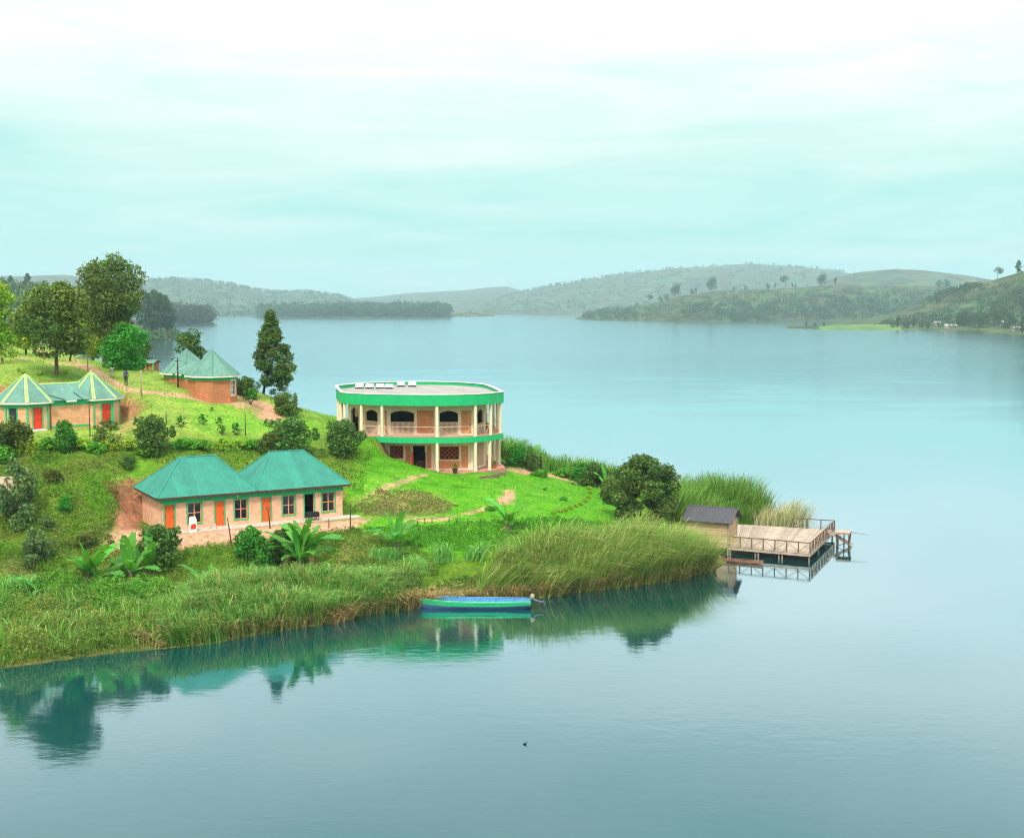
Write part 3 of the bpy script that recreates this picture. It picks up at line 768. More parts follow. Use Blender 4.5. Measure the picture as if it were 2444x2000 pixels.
# ================================================================== the twin huts: two eight sided lobes joined by a short link
def twin_hut(frame, rw, re, hw, hr, wallm, roofm, bandm, openings, stripes, fascia, label, link_half, link_ridge, name='twin_hut'):
    c1, c2, z0 = frame
    ax = c2 - c1; L = ax.length; ang = math.atan2(ax.y, ax.x)
    root = empty(name, (c1.x, c1.y, z0), ang, label, 'hut')
    lobes = ((0.0, 'a'), (L, 'b'))
    va = [R(22.5 + 45 * k) for k in range(8)]
    for cx_, key in lobes:
        pts = [(cx_ + rw * math.cos(a), rw * math.sin(a)) for a in va]
        for k in range(8):
            A_, B_ = pts[k], pts[(k + 1) % 8]                       # facet whose outward normal points to 45*(k+1)
            nd = (45 * (k + 1)) % 360
            if (key == 'a' and nd == 0) or (key == 'b' and nd == 180): continue
            Mx = frame_on(B_, A_, 0)                                 # walk clockwise so that y points ... outward
            Mx = frame_on(A_, B_, 0)
            FL = (Vector(B_) - Vector(A_)).length
            ops_ = [(o[2] * FL, o[3] * FL, o[4], o[5]) for o in openings if o[0] == key and o[1] == nd]
            # y of frame_on is to the left of A->B which is inward for a counter-clockwise ring
            mb = MB(Mx); wall_pieces(mb, FL, hw, 0.18, ops_, -0.5); wl = mb.build('wall', M[wallm], root)
            mb = MB(Mx); mb.box(-0.015, FL + 0.015, -0.03, -0.002, hw - 0.45, hw + 0.02); mb.build('green_band', M[bandm], root)
            for o in openings:
                if o[0] == key and o[1] == nd:
                    xa, xb = o[2] * FL, o[3] * FL
                    surround(root, Mx, xa, xb, o[4], o[5], 0.11, 'trim_green' if o[6] != 'white' else 'white_fascia', sill=o[6] != 'door', name='frame_band')
                    if o[6] == 'door': door_leaf(root, Mx, xa, xb, o[4], o[5], M['red_door'])
                    else: window_unit(root, Mx, xa, xb, o[4], o[5], M['white_fascia' if o[6] == 'white' else 'dark_wood'], 2, 2 if o[6] != 'white' else 3)
            if stripes:
                mb = MB(); mb.tube([(A_[0], A_[1], -0.1), (A_[0], A_[1], hw - 0.02)], 0.10, 6); mb.build('corner_post', M['trim_green'], root)
        ep = [Vector((cx_ + re * math.cos(a), re * math.sin(a), hw)) for a in va]
        apex = Vector((cx_, 0, hr))
        mb = MB()
        for k in range(8): mb.face(ep[k], ep[(k + 1) % 8], apex)
        rf = mb.build('roof', M[roofm], root)
        for k in range(8):
            roof_sheets([ep[k], ep[(k + 1) % 8], apex], rf, M[roofm], 0.75, 0.19, 0.022, seed=k)
            d = (apex - ep[k]).normalized()
            n1_ = (ep[(k + 1) % 8] - ep[k]).cross(d).normalized(); n0_ = (ep[k] - ep[k - 1]).cross(d).normalized()
            up = (n1_ + n0_).normalized()
            if up.z < 0: up = -up
            w = 0.30 if stripes else 0.10
            s = d.cross(up).normalized()
            mb = MB()
            for sg in (-1, 1):
                nn = n1_ if s.dot(ep[(k + 1) % 8] - ep[k]) * sg > 0 else n0_
                if nn.z < 0: nn = -nn
                side = (s * sg - up * 0.0)
                side = (side - nn * side.dot(nn)).normalized() * (w / 2)
                o = nn * 0.085
                tpr = 0.55
                mb.add([ep[k] + o, ep[k] + side + o, apex + side * tpr - d * 0.1 + o, apex + o], [(0, 1, 2, 3)])
            mb.build('hip_flashing', M['pale_lime' if stripes else roofm], rf)
        mb = MB()
        for k in range(8): mb.beam(ep[k] - Vector((0, 0, 0.06)), ep[(k + 1) % 8] - Vector((0, 0, 0.06)), 0.035, 0.17)
        mb.build('fascia', M[fascia], rf)
        mb = MB(); mb.tube([(cx_, 0, hr - 0.05), (cx_, 0, hr + 0.10)], [0.14, 0.04], 8); mb.build('finial', M['pale_lime' if stripes else roofm], rf)
        mb = MB(); mb.extrude([(p[0] * 0.995 + cx_ * 0.005, p[1] * 0.995, -0.06) for p in pts], (0, 0, 0.06)); mb.build('floor_slab', M['concrete'], root)
    # the link
    hlf = link_half
    for sgn in (-1, 1):
        A_, B_ = ((rw * 0.55, sgn * hlf * 0.86), (L - rw * 0.55, sgn * hlf * 0.86))
        if sgn > 0: A_, B_ = B_, A_
        Mx = frame_on(A_, B_, 0); FL = L - 1.1 * rw
        mb = MB(Mx); mb.box(0, FL, 0, 0.18, -0.5, hw); mb.build('wall', M[wallm], root)
        mb = MB(Mx); mb.box(0, FL, -0.03, -0.002, hw - 0.45, hw + 0.02); mb.build('green_band', M[bandm], root)
        if stripes:
            mb = MB(Mx); mb.box(0.0, FL, -0.034, -0.003, -0.02, 0.16); mb.build('base_band', M['trim_green'], root)
    lr = [(0.35, -hlf, hw + 0.02), (L - 0.35, -hlf, hw + 0.02), (L - 0.35, 0, link_ridge), (0.35, 0, link_ridge)]
    lb = [(L - 0.35, hlf, hw + 0.02), (0.35, hlf, hw + 0.02), (0.35, 0, link_ridge), (L - 0.35, 0, link_ridge)]
    mb = MB(); mb.face(*lr); mb.face(*lb); rf = mb.build('link_roof', M[roofm], root)
    roof_sheets(lr, rf, M[roofm], 0.8, 0.2, 0.022, seed=31); roof_sheets(lb, rf, M[roofm], 0.8, 0.2, 0.022, seed=32)
    mb = MB(); mb.tube([(0.4, 0, link_ridge + 0.04), (L - 0.4, 0, link_ridge + 0.04)], 0.08, 6); mb.build('ridge_cap', M['pale_lime' if stripes else roofm], rf)
    mb = MB(); mb.beam((re * 0.92, -hlf - 0.02, hw - 0.04), (L - re * 0.92, -hlf - 0.02, hw - 0.04), 0.035, 0.17); mb.build('fascia', M[fascia], rf)
    for xa, xb in (((re * 0.36, re * 0.86), (L - re * 0.85, L - re * 0.72)) if stripes else ()):      # dark valley gutters where link and cones meet
        zt = hw + 0.02 + (link_ridge - hw) * 0.42
        mb = MB(); mb.tube([(xa, -hlf * 0.58, zt + 0.06), (xb, -hlf - 0.02, hw + 0.1)], 0.05, 5); mb.build('valley_gutter', M['dark_metal'], rf)
    return root
hutA = twin_hut(HUT_A, 2.55, 2.98, 2.5, 5.0, 'peach_brick', 'sage_roof', 'trim_green',
    [('a', 270, 0.28, 0.72, 0.02, 2.02, 'door'), ('a', 225, 0.16, 0.5, 0.7, 2.0, 'window'), ('b', 270, 0.42, 0.88, 0.02, 2.02, 'door')],
    True, 'white_fascia', 'peach twin hut with lime striped cone roofs and red doors behind the hedge', 2.5, 3.98)
mb = MB(); mb.box(-0.75, 0.55, -3.05, -2.38, -0.16, 0.0); mb.build('door_step', M['white_cap'], hutA)
hutB = twin_hut(HUT_B, 2.42, 2.85, 2.62, 5.15, 'red_brick', 'sage_roof', 'green_paint',
    [('b', 45, 0.15, 0.75, 0.6, 2.1, 'white'), ('a', 315, 0.4, 0.62, 1.2, 1.9, 'window')],
    False, 'white_fascia', 'red brick twin hut with plain sage cone roofs beside the lake', 2.3, 3.9)

# ================================================================== the oval two storey lakeside house
def catmull(P, n):
    out = []
    m = len(P)
    for i in range(m):
        p0, p1, p2, p3 = [Vector((*P[(i + k - 1) % m], 0)) for k in range(4)]
        for k in range(n):
            s = k / n
            out.append(0.5 * ((2 * p1) + (p2 - p0) * s + (2 * p0 - 5 * p1 + 4 * p2 - p3) * s * s + (3 * p1 - p0 - 3 * p2 + p3) * s ** 3))
    return out
def subdivide(P, n):
    return [Vector((*P[i], 0)).lerp(Vector((*P[(i + 1) % len(P)], 0)), k / n) for i in range(len(P)) for k in range(n)]
ring_o = subdivide(OVAL, 3)                      # outer edge, counter-clockwise seen from above? walk: left-front, front, right, back
def offset(rg, d):
    out = []
    m = len(rg)
    for i in range(m):
        tdir = (rg[(i + 1) % m] - rg[i - 1]).normalized()
        out.append(rg[i] + Vector((-tdir.y, tdir.x, 0)) * d)
    return out
OC = Vector((-10.2, 135.6, 0))
oval = empty('oval_house', (OC.x, OC.y, OVZ), 0, 'round two storey brick house with green parapet and cream columns', 'house')
def loc3(p, z): return (p.x - OC.x, p.y - OC.y, z)
SLAB0, SLAB1, PAR0, PAR1 = 2.95, 3.55, 6.68, 7.84
def band(rg_out, rg_in, z0, z1, idx=None, caps=True):
    mb = MB(); m = len(rg_out)
    rng_i = range(m) if idx is None else idx
    for i in rng_i:
        j = (i + 1) % m
        a, b, c, d = rg_out[i], rg_out[j], rg_in[j], rg_in[i]
        mb.face(loc3(a, z0), loc3(b, z0), loc3(b, z1), loc3(a, z1))
        mb.face(loc3(c, z0), loc3(d, z0), loc3(d, z1), loc3(c, z1))
        if caps:
            mb.face(loc3(a, z1), loc3(b, z1), loc3(c, z1), loc3(d, z1)); mb.face(loc3(a, z0), loc3(d, z0), loc3(c, z0), loc3(b, z0))
    return mb
par_out, par_in = ring_o, offset(ring_o, 0.22)
band(par_out, par_in, PAR0, PAR1 - 0.06).build('parapet', M['green_paint'], oval)
band(offset(ring_o, -0.05), offset(ring_o, 0.30), PAR1 - 0.058, PAR1).build('parapet_cap', M['white_cap'], oval)
# roof deck in ribbed grey sheets
rz = PAR1 - 0.50
ri = offset(ring_o, 0.225)
mb = MB(); mb.face(*[loc3(p, rz) for p in ri]); roof = mb.build('roof', M['grey_roof'], oval)
mb = MB(); mb.face(*[loc3(p, PAR0 + 0.05) for p in reversed(ri)]); mb.build('ceiling', M['dark_wood'], oval)
e_ang = R(118)                                    # sheets run towards the back left
ed = Vector((math.cos(e_ang), math.sin(e_ang), 0)); es = Vector((-ed.y, ed.x, 0))
pl = [((p - OC).dot(es), (p - OC).dot(ed)) for p in ri]
lo_, hi_ = min(a for a, _ in pl), max(a for a, _ in pl)
a, k = lo_, 0
while a < hi_ - 0.05:
    b = min(hi_, a + 0.95)
    stp = clip_strip(pl, a, b)
    if len(stp) > 2:
        mb = MB(); o = 0.02 + 0.008 * (k % 2)
        f3 = lambda c, z: es * c[0] + ed * c[1] + Vector((0, 0, z))
        mb.extrude([f3(c, rz + o) for c in stp], (0, 0, 0.02))
        x = a + 0.16
        while x < b - 0.03:
            ys = []
            for i in range(len(stp)):
                p, q_ = stp[i], stp[(i + 1) % len(stp)]
                if (p[0] - x) * (q_[0] - x) < 0: ys.append(p[1] + (q_[1] - p[1]) * (x - p[0]) / (q_[0] - p[0]))
            if len(ys) >= 2:
                y0, y1 = min(ys), max(ys); zz = rz + o + 0.02; w = 0.055
                mb.add([f3((x - w, y0), zz), f3((x, y0), zz + 0.05), f3((x + w, y0), zz), f3((x - w, y1), zz), f3((x, y1), zz + 0.05), f3((x + w, y1), zz)], [(0, 1, 4, 3), (1, 2, 5, 4)])
            x += 0.31
        mb.build('roof_sheet', M['grey_roof'], roof)
    a = b; k += 1
for px, py in ((858, 926), (882, 926), (907, 926), (928, 926.5), (957, 921.5), (984, 921.5)):   # the six white roof panels
    p = on_z(px, py, OVZ + rz + 0.12)
    Mx = Matrix.Translation(Vector((p.x - OC.x, p.y - OC.y, rz + 0.12))) @ Matrix.Rotation(R(4), 4, 'Z') @ Matrix.Rotation(R(9), 4, 'X')
    mb = MB(Mx); mb.box(-0.43, 0.43, -0.75, 0.75, 0.26, 0.30); mb.m = 1; mb.box(-0.45, 0.41, -0.77, 0.70, -0.10, 0.258)  # dark base under each panel, made thick to stand in for its shadow
    mb.build('roof_panel', [M['skylight'], M['dark_metal']], oval)
# the gallery floor and its green edge, from where the hill meets it round the right side to the back
m = len(ring_o)
slab_out, slab_in = offset(ring_o, 0.06), offset(ring_o, 0.28)
mb = MB(); mb.face(*[loc3(p, SLAB1) for p in slab_out]); mb.face(*[loc3(p, SLAB0 + 0.02) for p in reversed(offset(ring_o, 0.1))]); mb.build('gallery_floor', M['pink_floor'], oval)
band(slab_out, slab_in, SLAB0, SLAB1 - 0.003).build('gallery_edge', M['green_paint'], oval)
# a pinkish plinth under the lower gallery
mb = band(offset(ring_o, -0.15), offset(ring_o, 3.0), -0.5, 0.0); mb.build('plinth', M['pink_floor'], oval)

# columns, on the front where the photo has them, then at even steps
def ring_at_px(px, want_front=True):
    best = None
    rr = offset(ring_o, 0.20)
    for i in range(m):
        p, q_ = rr[i], rr[(i + 1) % m]
        for s in np.linspace(0, 1, 12):
            c = p.lerp(q_, float(s))
            X, _y = project(c.x, c.y, OVZ + 3.5)
            if (c.y < 137) == want_front:
                if best is None or abs(X - px) < best[0]: best = (abs(X - px), c.copy())
    return best[1]
col_front = [ring_at_px(x) for x in (824, 863.5, 913, 1043, 1135, 1171)]
col_up = col_front + [ring_at_px(x) for x in (1187, 1194)]
rr = offset(ring_o, 0.20)
def far_from(c, lst, d): return all((c - o).length > d for o in lst)
side_cols = []
for c in rr:
    if (c.y > 129.5) and far_from(c, col_up + side_cols, 2.1): side_cols.append(c)
def column(c, z0, z1, r=0.16):
    mb = MB(); x, y, _ = loc3(c, 0)
    mb.tube([(x, y, z0), (x, y, z0 + 0.12), (x, y, z0 + 0.121), (x, y, z1)], [r + 0.03, r + 0.03, r, r], 12)
    o = mb.build('column', M['cream_plaster'], oval)
    return o
for c in col_up + side_cols: column(c, SLAB1, PAR0 + 0.02)
low_cols = [c for c in [ring_at_px(1043), ring_at_px(1135), ring_at_px(1168), ring_at_px(1187), ring_at_px(1191)]] + [c for c in side_cols if c.x > -9]
for c in low_cols: column(c, 0.0, SLAB0 + 0.01)

# inner brick walls, facet by facet
FAC = [(-17.2, 131.2), (-13.4, 126.95), (-3.95, 126.75), (-2.75, 130.2), (-3.0, 136.0), (-5.2, 141.2), (-9, 144.4), (-13.2, 144.4), (-17.0, 140.2), (-17.6, 135.6)]
def facet(i):
    A_, B_ = FAC[i], FAC[(i + 1) % len(FAC)]
    A_, B_ = (A_[0] - OC.x, A_[1] - OC.y), (B_[0] - OC.x, B_[1] - OC.y)
    return frame_on(A_, B_, 0), (Vector(B_) - Vector(A_)).length
def px_on_facet(i, px, py=1000):
    A_, B_ = Vector(FAC[i]), Vector(FAC[(i + 1) % len(FAC)])
    x, yy, _z = ray(px, py); k_ = x / yy
    d = (B_ - A_).normalized()
    return (k_ * A_.y - A_.x) / (d.x - k_ * d.y)
def arch_window(Mx, x0, x1, z0, zs, rise, slats=True):
    """an arched opening: infill above the flat head, boarded balustrade below"""
    n = 10; w = x1 - x0
    pts_ = [(x0 + w * k / n, 0, zs + rise * math.sin(math.pi * k / n) ** 0.8) for k in range(n + 1)]
    mb = MB(Mx)
    poly = [(x0, 0, zs + rise)] + [p for p in pts_] + [(x1, 0, zs + rise)]
    top = zs + rise + 0.001
    for k in range(n):                                          # spandrel pieces between the arch and the square opening
        p, q_ = pts_[k], pts_[k + 1]
        mb.extrude([(p[0], 0.0, p[2]), (q_[0], 0.0, q_[2]), (q_[0], 0.0, top), (p[0], 0.0, top)], (0, 0.2, 0))
    mb.build('arch_head', M['cream_plaster'], oval)
    if slats:
        mb = MB(Mx); x = x0 + 0.03
        while x < x1 - 0.05:
            mb.box(x, x + 0.085, 0.03, 0.06, SLAB1 + 0.18, z0 - 0.04); x += 0.125
        mb.box(x0, x1, 0.061, 0.085, SLAB1 + 0.14, SLAB1 + 0.26); mb.box(x0, x1, 0.02, 0.09, z0 - 0.04, z0 + 0.04); mb.box(x0, x1, 0.02, 0.09, SLAB1 + 0.03, SLAB1 + 0.12)
        mb.build('slat_panel', M['pale_wood'], oval)
UPH = PAR0 - 0.0
def brick_panel(Mx, x0, x1, z0, z1, mat='orange_brick', y=0.03):
    mb = MB(Mx); mb.box(x0, x1, y, 0.2, z0, z1); mb.build('brick_panel', M[mat], oval)
def framed_wall(Mx, L, z0, z1, holes, panels, mat='cream_plaster', bricks='orange_brick'):
    """cream wall with through holes and slightly recessed brick panels"""
    mb = MB(Mx)
    wall_pieces(mb, L, z1, 0.2, [(a, b, c, d) for a, b, c, d in holes + panels], z0)
    mb.build('wall', M[mat], oval)
    for a, b, c, d in panels: brick_panel(Mx, a + 0.002, b - 0.002, c + 0.002, d - 0.002, bricks)
TOPB = 6.36
# front facet, upper floor
Mx, L = facet(1)
X = lambda px: px_on_facet(1, px)
w1a, w1b = X(932), X(988); w2a, w2b = X(1049), X(1093)
holes = [(w1a, w1b, SLAB1 + 0.02, 6.0), (w2a, w2b, SLAB1 + 0.02, 6.0)]
panels = [(X(918), X(923.5), SLAB1 + 0.15, 6.05), (X(995), X(1035), SLAB1 + 0.15, 6.05), (X(1101), X(1125), SLAB1 + 0.15, 6.05)]
framed_wall(Mx, L, SLAB1, PAR0, holes, panels)
arch_window(Mx, w1a, w1b, SLAB1 + 1.28, 5.72, 0.28); arch_window(Mx, w2a, w2b, SLAB1 + 1.28, 5.72, 0.28)
# left facet
Mx, L = facet(0)
X0 = lambda px: px_on_facet(0, px)
a_, b_ = 0.55 * L, 0.93 * L
c_, d_ = 0.10 * L, 0.34 * L
framed_wall(Mx, L, SLAB1 - 0.3, PAR0, [(a_, b_, SLAB1 + 0.02, 6.0), (c_, d_, SLAB1 + 0.02, 6.1)], [(0.40 * L, 0.50 * L, SLAB1 + 0.15, 6.05)])
arch_window(Mx, a_, b_, SLAB1 + 1.28, 5.72, 0.28); arch_window(Mx, c_, d_, SLAB1 + 0.2, 5.75, 0.35, False)
# right facets
Mx, L = facet(2)
framed_wall(Mx, L, SLAB1, PAR0, [(0.35 * L, 0.85 * L, SLAB1 + 0.02, 6.0)], [])
arch_window(Mx, 0.35 * L, 0.85 * L, SLAB1 + 1.0, 5.65, 0.35)
for i in range(3, 10):
    Mx, L = facet(i)
    framed_wall(Mx, L, SLAB1, PAR0, [(0.3 * L, 0.62 * L, SLAB1 + 0.9, 5.9)], [(0.70 * L, 0.92 * L, SLAB1 + 0.15, 6.05)])
# lower floor: front facet, with two clay lattices and a doorway
Mx, L = facet(1)
hole_l = (X(930), X(962), 1.15, 2.45); hole_d = (X(985), X(1013.5), 0.02, 2.45); hole_r = (X(1049), X(1095), 1.05, 2.4)
framed_wall(Mx, L, -0.3, SLAB0 + 0.02, [hole_l, hole_d, hole_r], [(X(967), X(979), 0.2, 2.45), (X(1019), X(1029), 0.15, 2.45), (X(1100), X(1117), 0.15, 2.45)], bricks='orange_brick')
mb = MB(Mx); mb.box(X(1046.5), X(1098), -0.012, -0.001, 0.12, 0.92); mb.build('brick_panel', M['orange_brick'], oval)
for a, b, c, d in (hole_l, hole_r):
    w = 0.10; mb = MB(Mx)
    mb.box(a - w, a, -0.05, -0.001, c - w, d + w); mb.box(b, b + w, -0.05, -0.001, c - w, d + w); mb.box(a, b, -0.05, -0.001, c - w, c); mb.box(a, b, -0.05, -0.001, d, d + w)
    mb.build('window_surround', M['cream_plaster'], oval)
for a, b, c, d in (hole_l, hole_r):
    mb = MB(Mx); s = 0.46
    nxs, nzs = max(1, round((b - a) / s)), max(1, round((d - c) / s)); dx, dz = (b - a) / nxs, (d - c) / nzs
    for i in range(nxs):
        for k in range(nzs):
            cx_, cz_ = a + (i + 0.5) * dx, c + (k + 0.5) * dz
            for sx_, sz_ in ((1, 1), (1, -1), (-1, 1), (-1, -1)):
                mb.beam((cx_ + sx_ * dx * 0.5, 0.1, cz_), (cx_, 0.1, cz_ + sz_ * dz * 0.5), 0.10, 0.085, up=(0, 1, 0))
    mb.build('lattice', M['lattice_clay'], oval)
mb = MB(Mx @ Matrix.Translation((hole_d[0] + 0.02, 0.02, 0)) @ Matrix.Rotation(R(-100), 4, 'Z')); mb.box(0, 0.62, 0, 0.05, 0.02, 1.85); mb.build('door', M['orange_door'], oval)
mb = MB(Mx @ Matrix.Translation((hole_d[1] - 0.02, 0.02, 0)) @ Matrix.Rotation(R(-80), 4, 'Z')); mb.box(0, 0.55, 0, 0.05, 0.02, 1.85); mb.build('door', M['dark_wood'], oval)
mb = MB(Mx); mb.box(hole_d[0] + 0.3, hole_d[1] - 0.1, 0.9, 1.4, 0.0, 0.85); mb.build('counter', M['dark_wood'], oval)
for i in (0, 2, 3, 4, 5, 6):
    Mx2, L2 = facet(i)
    if i == 2: framed_wall(Mx2, L2, -0.3, SLAB0 + 0.02, [], [(0.18 * L2, 0.85 * L2, 0.2, 2.5)], bricks='wall_board')
    else: framed_wall(Mx2, L2, -0.3, SLAB0 + 0.02, [(0.3 * L2, 0.7 * L2, 0.02, 2.3)] if i > 2 else [], [])
# interior floor so that rooms read as dark rooms
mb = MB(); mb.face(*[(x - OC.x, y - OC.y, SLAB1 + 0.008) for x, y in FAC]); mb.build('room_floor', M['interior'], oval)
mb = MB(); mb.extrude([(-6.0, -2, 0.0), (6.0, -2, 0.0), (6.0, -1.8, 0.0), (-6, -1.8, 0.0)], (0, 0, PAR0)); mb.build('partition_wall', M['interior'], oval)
# gallery railings between neighbouring columns
def railing(c0, c1, half=False):
    mb = MB(); a_, b_ = Vector(loc3(c0, SLAB1)), Vector(loc3(c1, SLAB1))
    d = (b_ - a_).normalized(); a_ = a_ + d * 0.2; b_ = b_ - d * 0.2
    h = Vector((0, 0, 1.0))
    mb.tube([a_ + h, b_ + h], 0.036, 6); mb.tube([a_ + h * 0.1, b_ + h * 0.1], 0.026, 6)
    mb.tube([a_, a_ + h], 0.03, 6); mb.tube([b_, b_ + h], 0.03, 6)
    L_ = (b_ - a_).length
    k = min(1.1, L_ * 0.3)
    mb.tube([a_ + h, a_ + d * k + h * 0.1], 0.024, 5); mb.tube([b_ + h, b_ - d * k + h * 0.1], 0.024, 5)
    mb.build('railing', M['pale_wood'], oval)
railing(col_front[1], col_front[2]); railing(col_front[2], col_front[3]); railing(col_front[3], col_front[4]); railing(col_front[4], col_front[5]); railing(col_front[5], col_up[6])
right_cols = sorted([c for c in side_cols if c.x > -9], key=lambda c: c.y)
prev = col_up[7]
for c in right_cols[:3]:
    railing(prev, c); prev = c
# rubble bed and pots at the foot
def pot(name, label, p, s, mat, plant=True):
    r_ = empty(name, p, 0, label, 'plant pot')
    mb = MB(); mb.tube([(0, 0, 0), (0, 0, 0.05 * s), (0, 0, 0.34 * s), (0, 0, 0.40 * s)], [0.16 * s, 0.18 * s, 0.25 * s, 0.27 * s], 10); mb.build('pot', M[mat], r_)
    return r_

# ================================================================== boathouse, deck, platform, boats
def V2(a, b): return Vector((b[0] - a[0], b[1] - a[1], 0))
DZ = 0.74
dFL, dFR, dBR, dBL = Vector((19.4, 111.0, 0)), Vector((25.9, 107.75, 0)), Vector((31.0, 119.4, 0)), Vector((21.9, 122.9, 0))
deck = empty('lakeside_deck', (dFL.x, dFL.y, 0), 0, 'pale timber deck on posts over the water with braced dark railings', 'deck')
def dl(p, z=0.0): return Vector((p.x - dFL.x, p.y - dFL.y, z))
npl = 46
for k in range(npl):                                           # boards run from front to back
    s0, s1 = (k + 0.05) / npl, (k + 0.95) / npl
    z = DZ + random.uniform(-0.008, 0.008)
    mb = MB(); a, b, c, d = dFL.lerp(dFR, s0), dFL.lerp(dFR, s1), dBL.lerp(dBR, s1), dBL.lerp(dBR, s0)
    e0, e1 = random.uniform(-0.06, 0.03), random.uniform(-0.05, 0.05)
    dv = (d - a).normalized()
    mb.extrude([dl(a + dv * e0, z - 0.04), dl(b + dv * e0, z - 0.04), dl(c + dv * e1, z - 0.04), dl(d + dv * e1, z - 0.04)], (0, 0, 0.04))
    mb.build('plank', M['plank_wood'], deck)
for a, b in ((dFL, dFR), (dFR, dBR), (dFL.lerp(dBL, .33), dFR.lerp(dBR, .33)), (dFL.lerp(dBL, .66), dFR.lerp(dBR, .66)), (dBL, dBR)):
    mb = MB(); mb.beam(dl(a, DZ - 0.17), dl(b, DZ - 0.17), 0.09, 0.2); mb.build('joist', M['plank_wood' if a in (dFL, dFR) else 'post_wood'], deck)
for s in (0.02, 0.33, 0.37, 0.62, 0.66, 0.985):
    for q_ in (0.012, 0.36, 0.68, 0.97):
        p = dFL.lerp(dFR, s).lerp(dBL.lerp(dBR, s), q_)
        mb = MB(); j = random.uniform(-0.08, 0.08); mb.tube([dl(p, -1.2) + Vector((j, j, 0)), dl(p, DZ - 0.05)], [0.085, 0.075], 7); mb.build('post', M['post_wood'], deck)
def deck_rail(a, b, n, lean=0.0, brace=True, mats='rail_wood', h=0.92):
    a, b = dl(a, DZ), dl(b, DZ); up = Vector((0, 0, h))
    for k in range(n + 1):
        p = a.lerp(b, k / n); mb = MB(); j = Vector((random.uniform(-.03, .03), random.uniform(-.03, .03), 0))
        mb.tube([p, p + up + j], [0.058, 0.05], 6); mb.build('rail_post', M[mats], deck)
    mb = MB(); mb.tube([a.lerp(b, k / (2 * n)) + up + Vector((0, 0, random.uniform(-.012, .012))) for k in range(2 * n + 1)], 0.048, 6); mb.build('handrail', M[mats], deck)
    mb = MB(); mb.tube([a + Vector((0, 0, 0.13)), b + Vector((0, 0, 0.13))], 0.026, 6); mb.build('lower_rail', M['post_wood'], deck)
    if brace:
        for k in range(n):
            p, q_ = a.lerp(b, k / n), a.lerp(b, (k + 1) / n)
            mb = MB()
            if k % 2 == 0: mb.tube([p + up * 0.12, q_ + up * 0.95], 0.034, 5)
            else: mb.tube([p + up * 0.95, q_ + up * 0.12], 0.034, 5)
            mb.build('brace', M['post_wood'], deck)
ins = (dBL - dFL).normalized() * 0.1
deck_rail(dFL + ins, dFR + ins, 7)
deck_rail(dFR + ins * 1.5, dFR.lerp(dBR, 0.97), 15, brace=True, mats='rail_wood')
deck_rail(dBL.lerp(dBR, 0.60), dBR, 3)
# the raised swimming platform beyond the deck corner
pc = on_z(2014, 1268, 1.35)
plat = empty('diving_platform', (pc.x, pc.y, 0), R(-22), 'small raised timber platform on crooked legs beside the deck stairs', 'platform')
for k in range(6):
    mb = MB(); y = -0.75 + k * 0.25; mb.box(-0.65, 0.65, y, y + 0.235, 1.31, 1.36); mb.build('plank', M['plank_wood'], plat)
mb = MB(); mb.box(-0.63, 0.63, -0.74, -0.66, 1.16, 1.309); mb.box(-0.63, 0.63, 0.64, 0.72, 1.16, 1.309); mb.build('joist', M['post_wood'], plat)
for x, y in ((-0.55, -0.65), (0.55, -0.65), (-0.55, 0.6), (0.55, 0.6), (0.1, -0.6)):
    mb = MB(); j = random.uniform(-0.12, 0.12)
    mb.tube([(x + j, y, -1.3), (x - j * 0.7, y, 0.3), (x, y, 1.31)], [0.07, 0.06, 0.055], 6); mb.build('leg', M['rail_wood'], plat)
mb = MB(); mb.tube([(-0.6, -0.7, 0.0), (0.6, -0.7, 0.55)], 0.035, 5); mb.build('brace', M['rail_wood'], plat)
mb = MB(); mb.tube([(-0.5, -0.72, 0.85), (0.75, -0.72, 0.1)], 0.035, 5); mb.build('brace', M['rail_wood'], plat)
mb = MB(); mb.tube([(0.5, -0.3, 1.36), (2.2, -0.5, 1.26)], [0.03, 0.018], 5); mb.build('pole', M['rail_wood'], plat)
for s in (-0.35, 0.25):
    mb = MB(); mb.beam((-1.7, s, 2.0 - 0.55), (0.75, s, 0.1), 0.05, 0.16); mb.build('stair_stringer', M['plank_wood'], plat)
for k in range(5):
    mb = MB(); x = -1.35 + k * 0.42; z = 1.30 - (x + 1.35) * 0.55; mb.box(x, x + 0.22, -0.34, 0.24, z, z + 0.04); mb.build('tread', M['plank_wood'], plat)
# the boathouse
bh_d = (dFR - dFL).normalized(); bh_a = math.atan2(bh_d.y, bh_d.x)
bho = dFL - bh_d * 3.95
bh = empty('boathouse', (bho.x, bho.y, 0), bh_a, 'weathered plank boathouse with dark slate coloured roof beside the deck', 'boathouse')
BL, BW, BZ0, BZ1, BR = 3.85, 2.6, 0.62, 2.98, 3.95
nb = 11
for k in range(nb):
    z0 = BZ0 + (BZ1 - BZ0) * k / nb; z1 = BZ0 + (BZ1 - BZ0) * (k + 1) / nb - 0.012
    j = random.uniform(0, 0.012)
    mb = MB(); mb.extrude([(0.02, -0.045 - j, z0), (0.02, 0.02, z0), (0.02, 0.02, z1 + 0.01), (0.02, -0.012, z1 + 0.01)], (BL - 0.04, 0, 0)); mb.build('wall_board', M['wall_board'], bh)
    mb = MB(); mb.box(BL - 0.03 + j, BL + 0.02 + j, 0.05, BW - 0.05, z0, z1); mb.build('wall_board', M['wall_board'], bh)
    mb = MB(); mb.box(-0.02 - j, 0.03 - j, 0.05, BW - 0.05, z0, z1); mb.build('wall_board', M['wall_board'], bh)
mb = MB(); mb.box(0.03, BL - 0.03, BW - 0.04, BW, BZ0, BZ1); mb.build('rear_wall', M['wall_board'], bh)
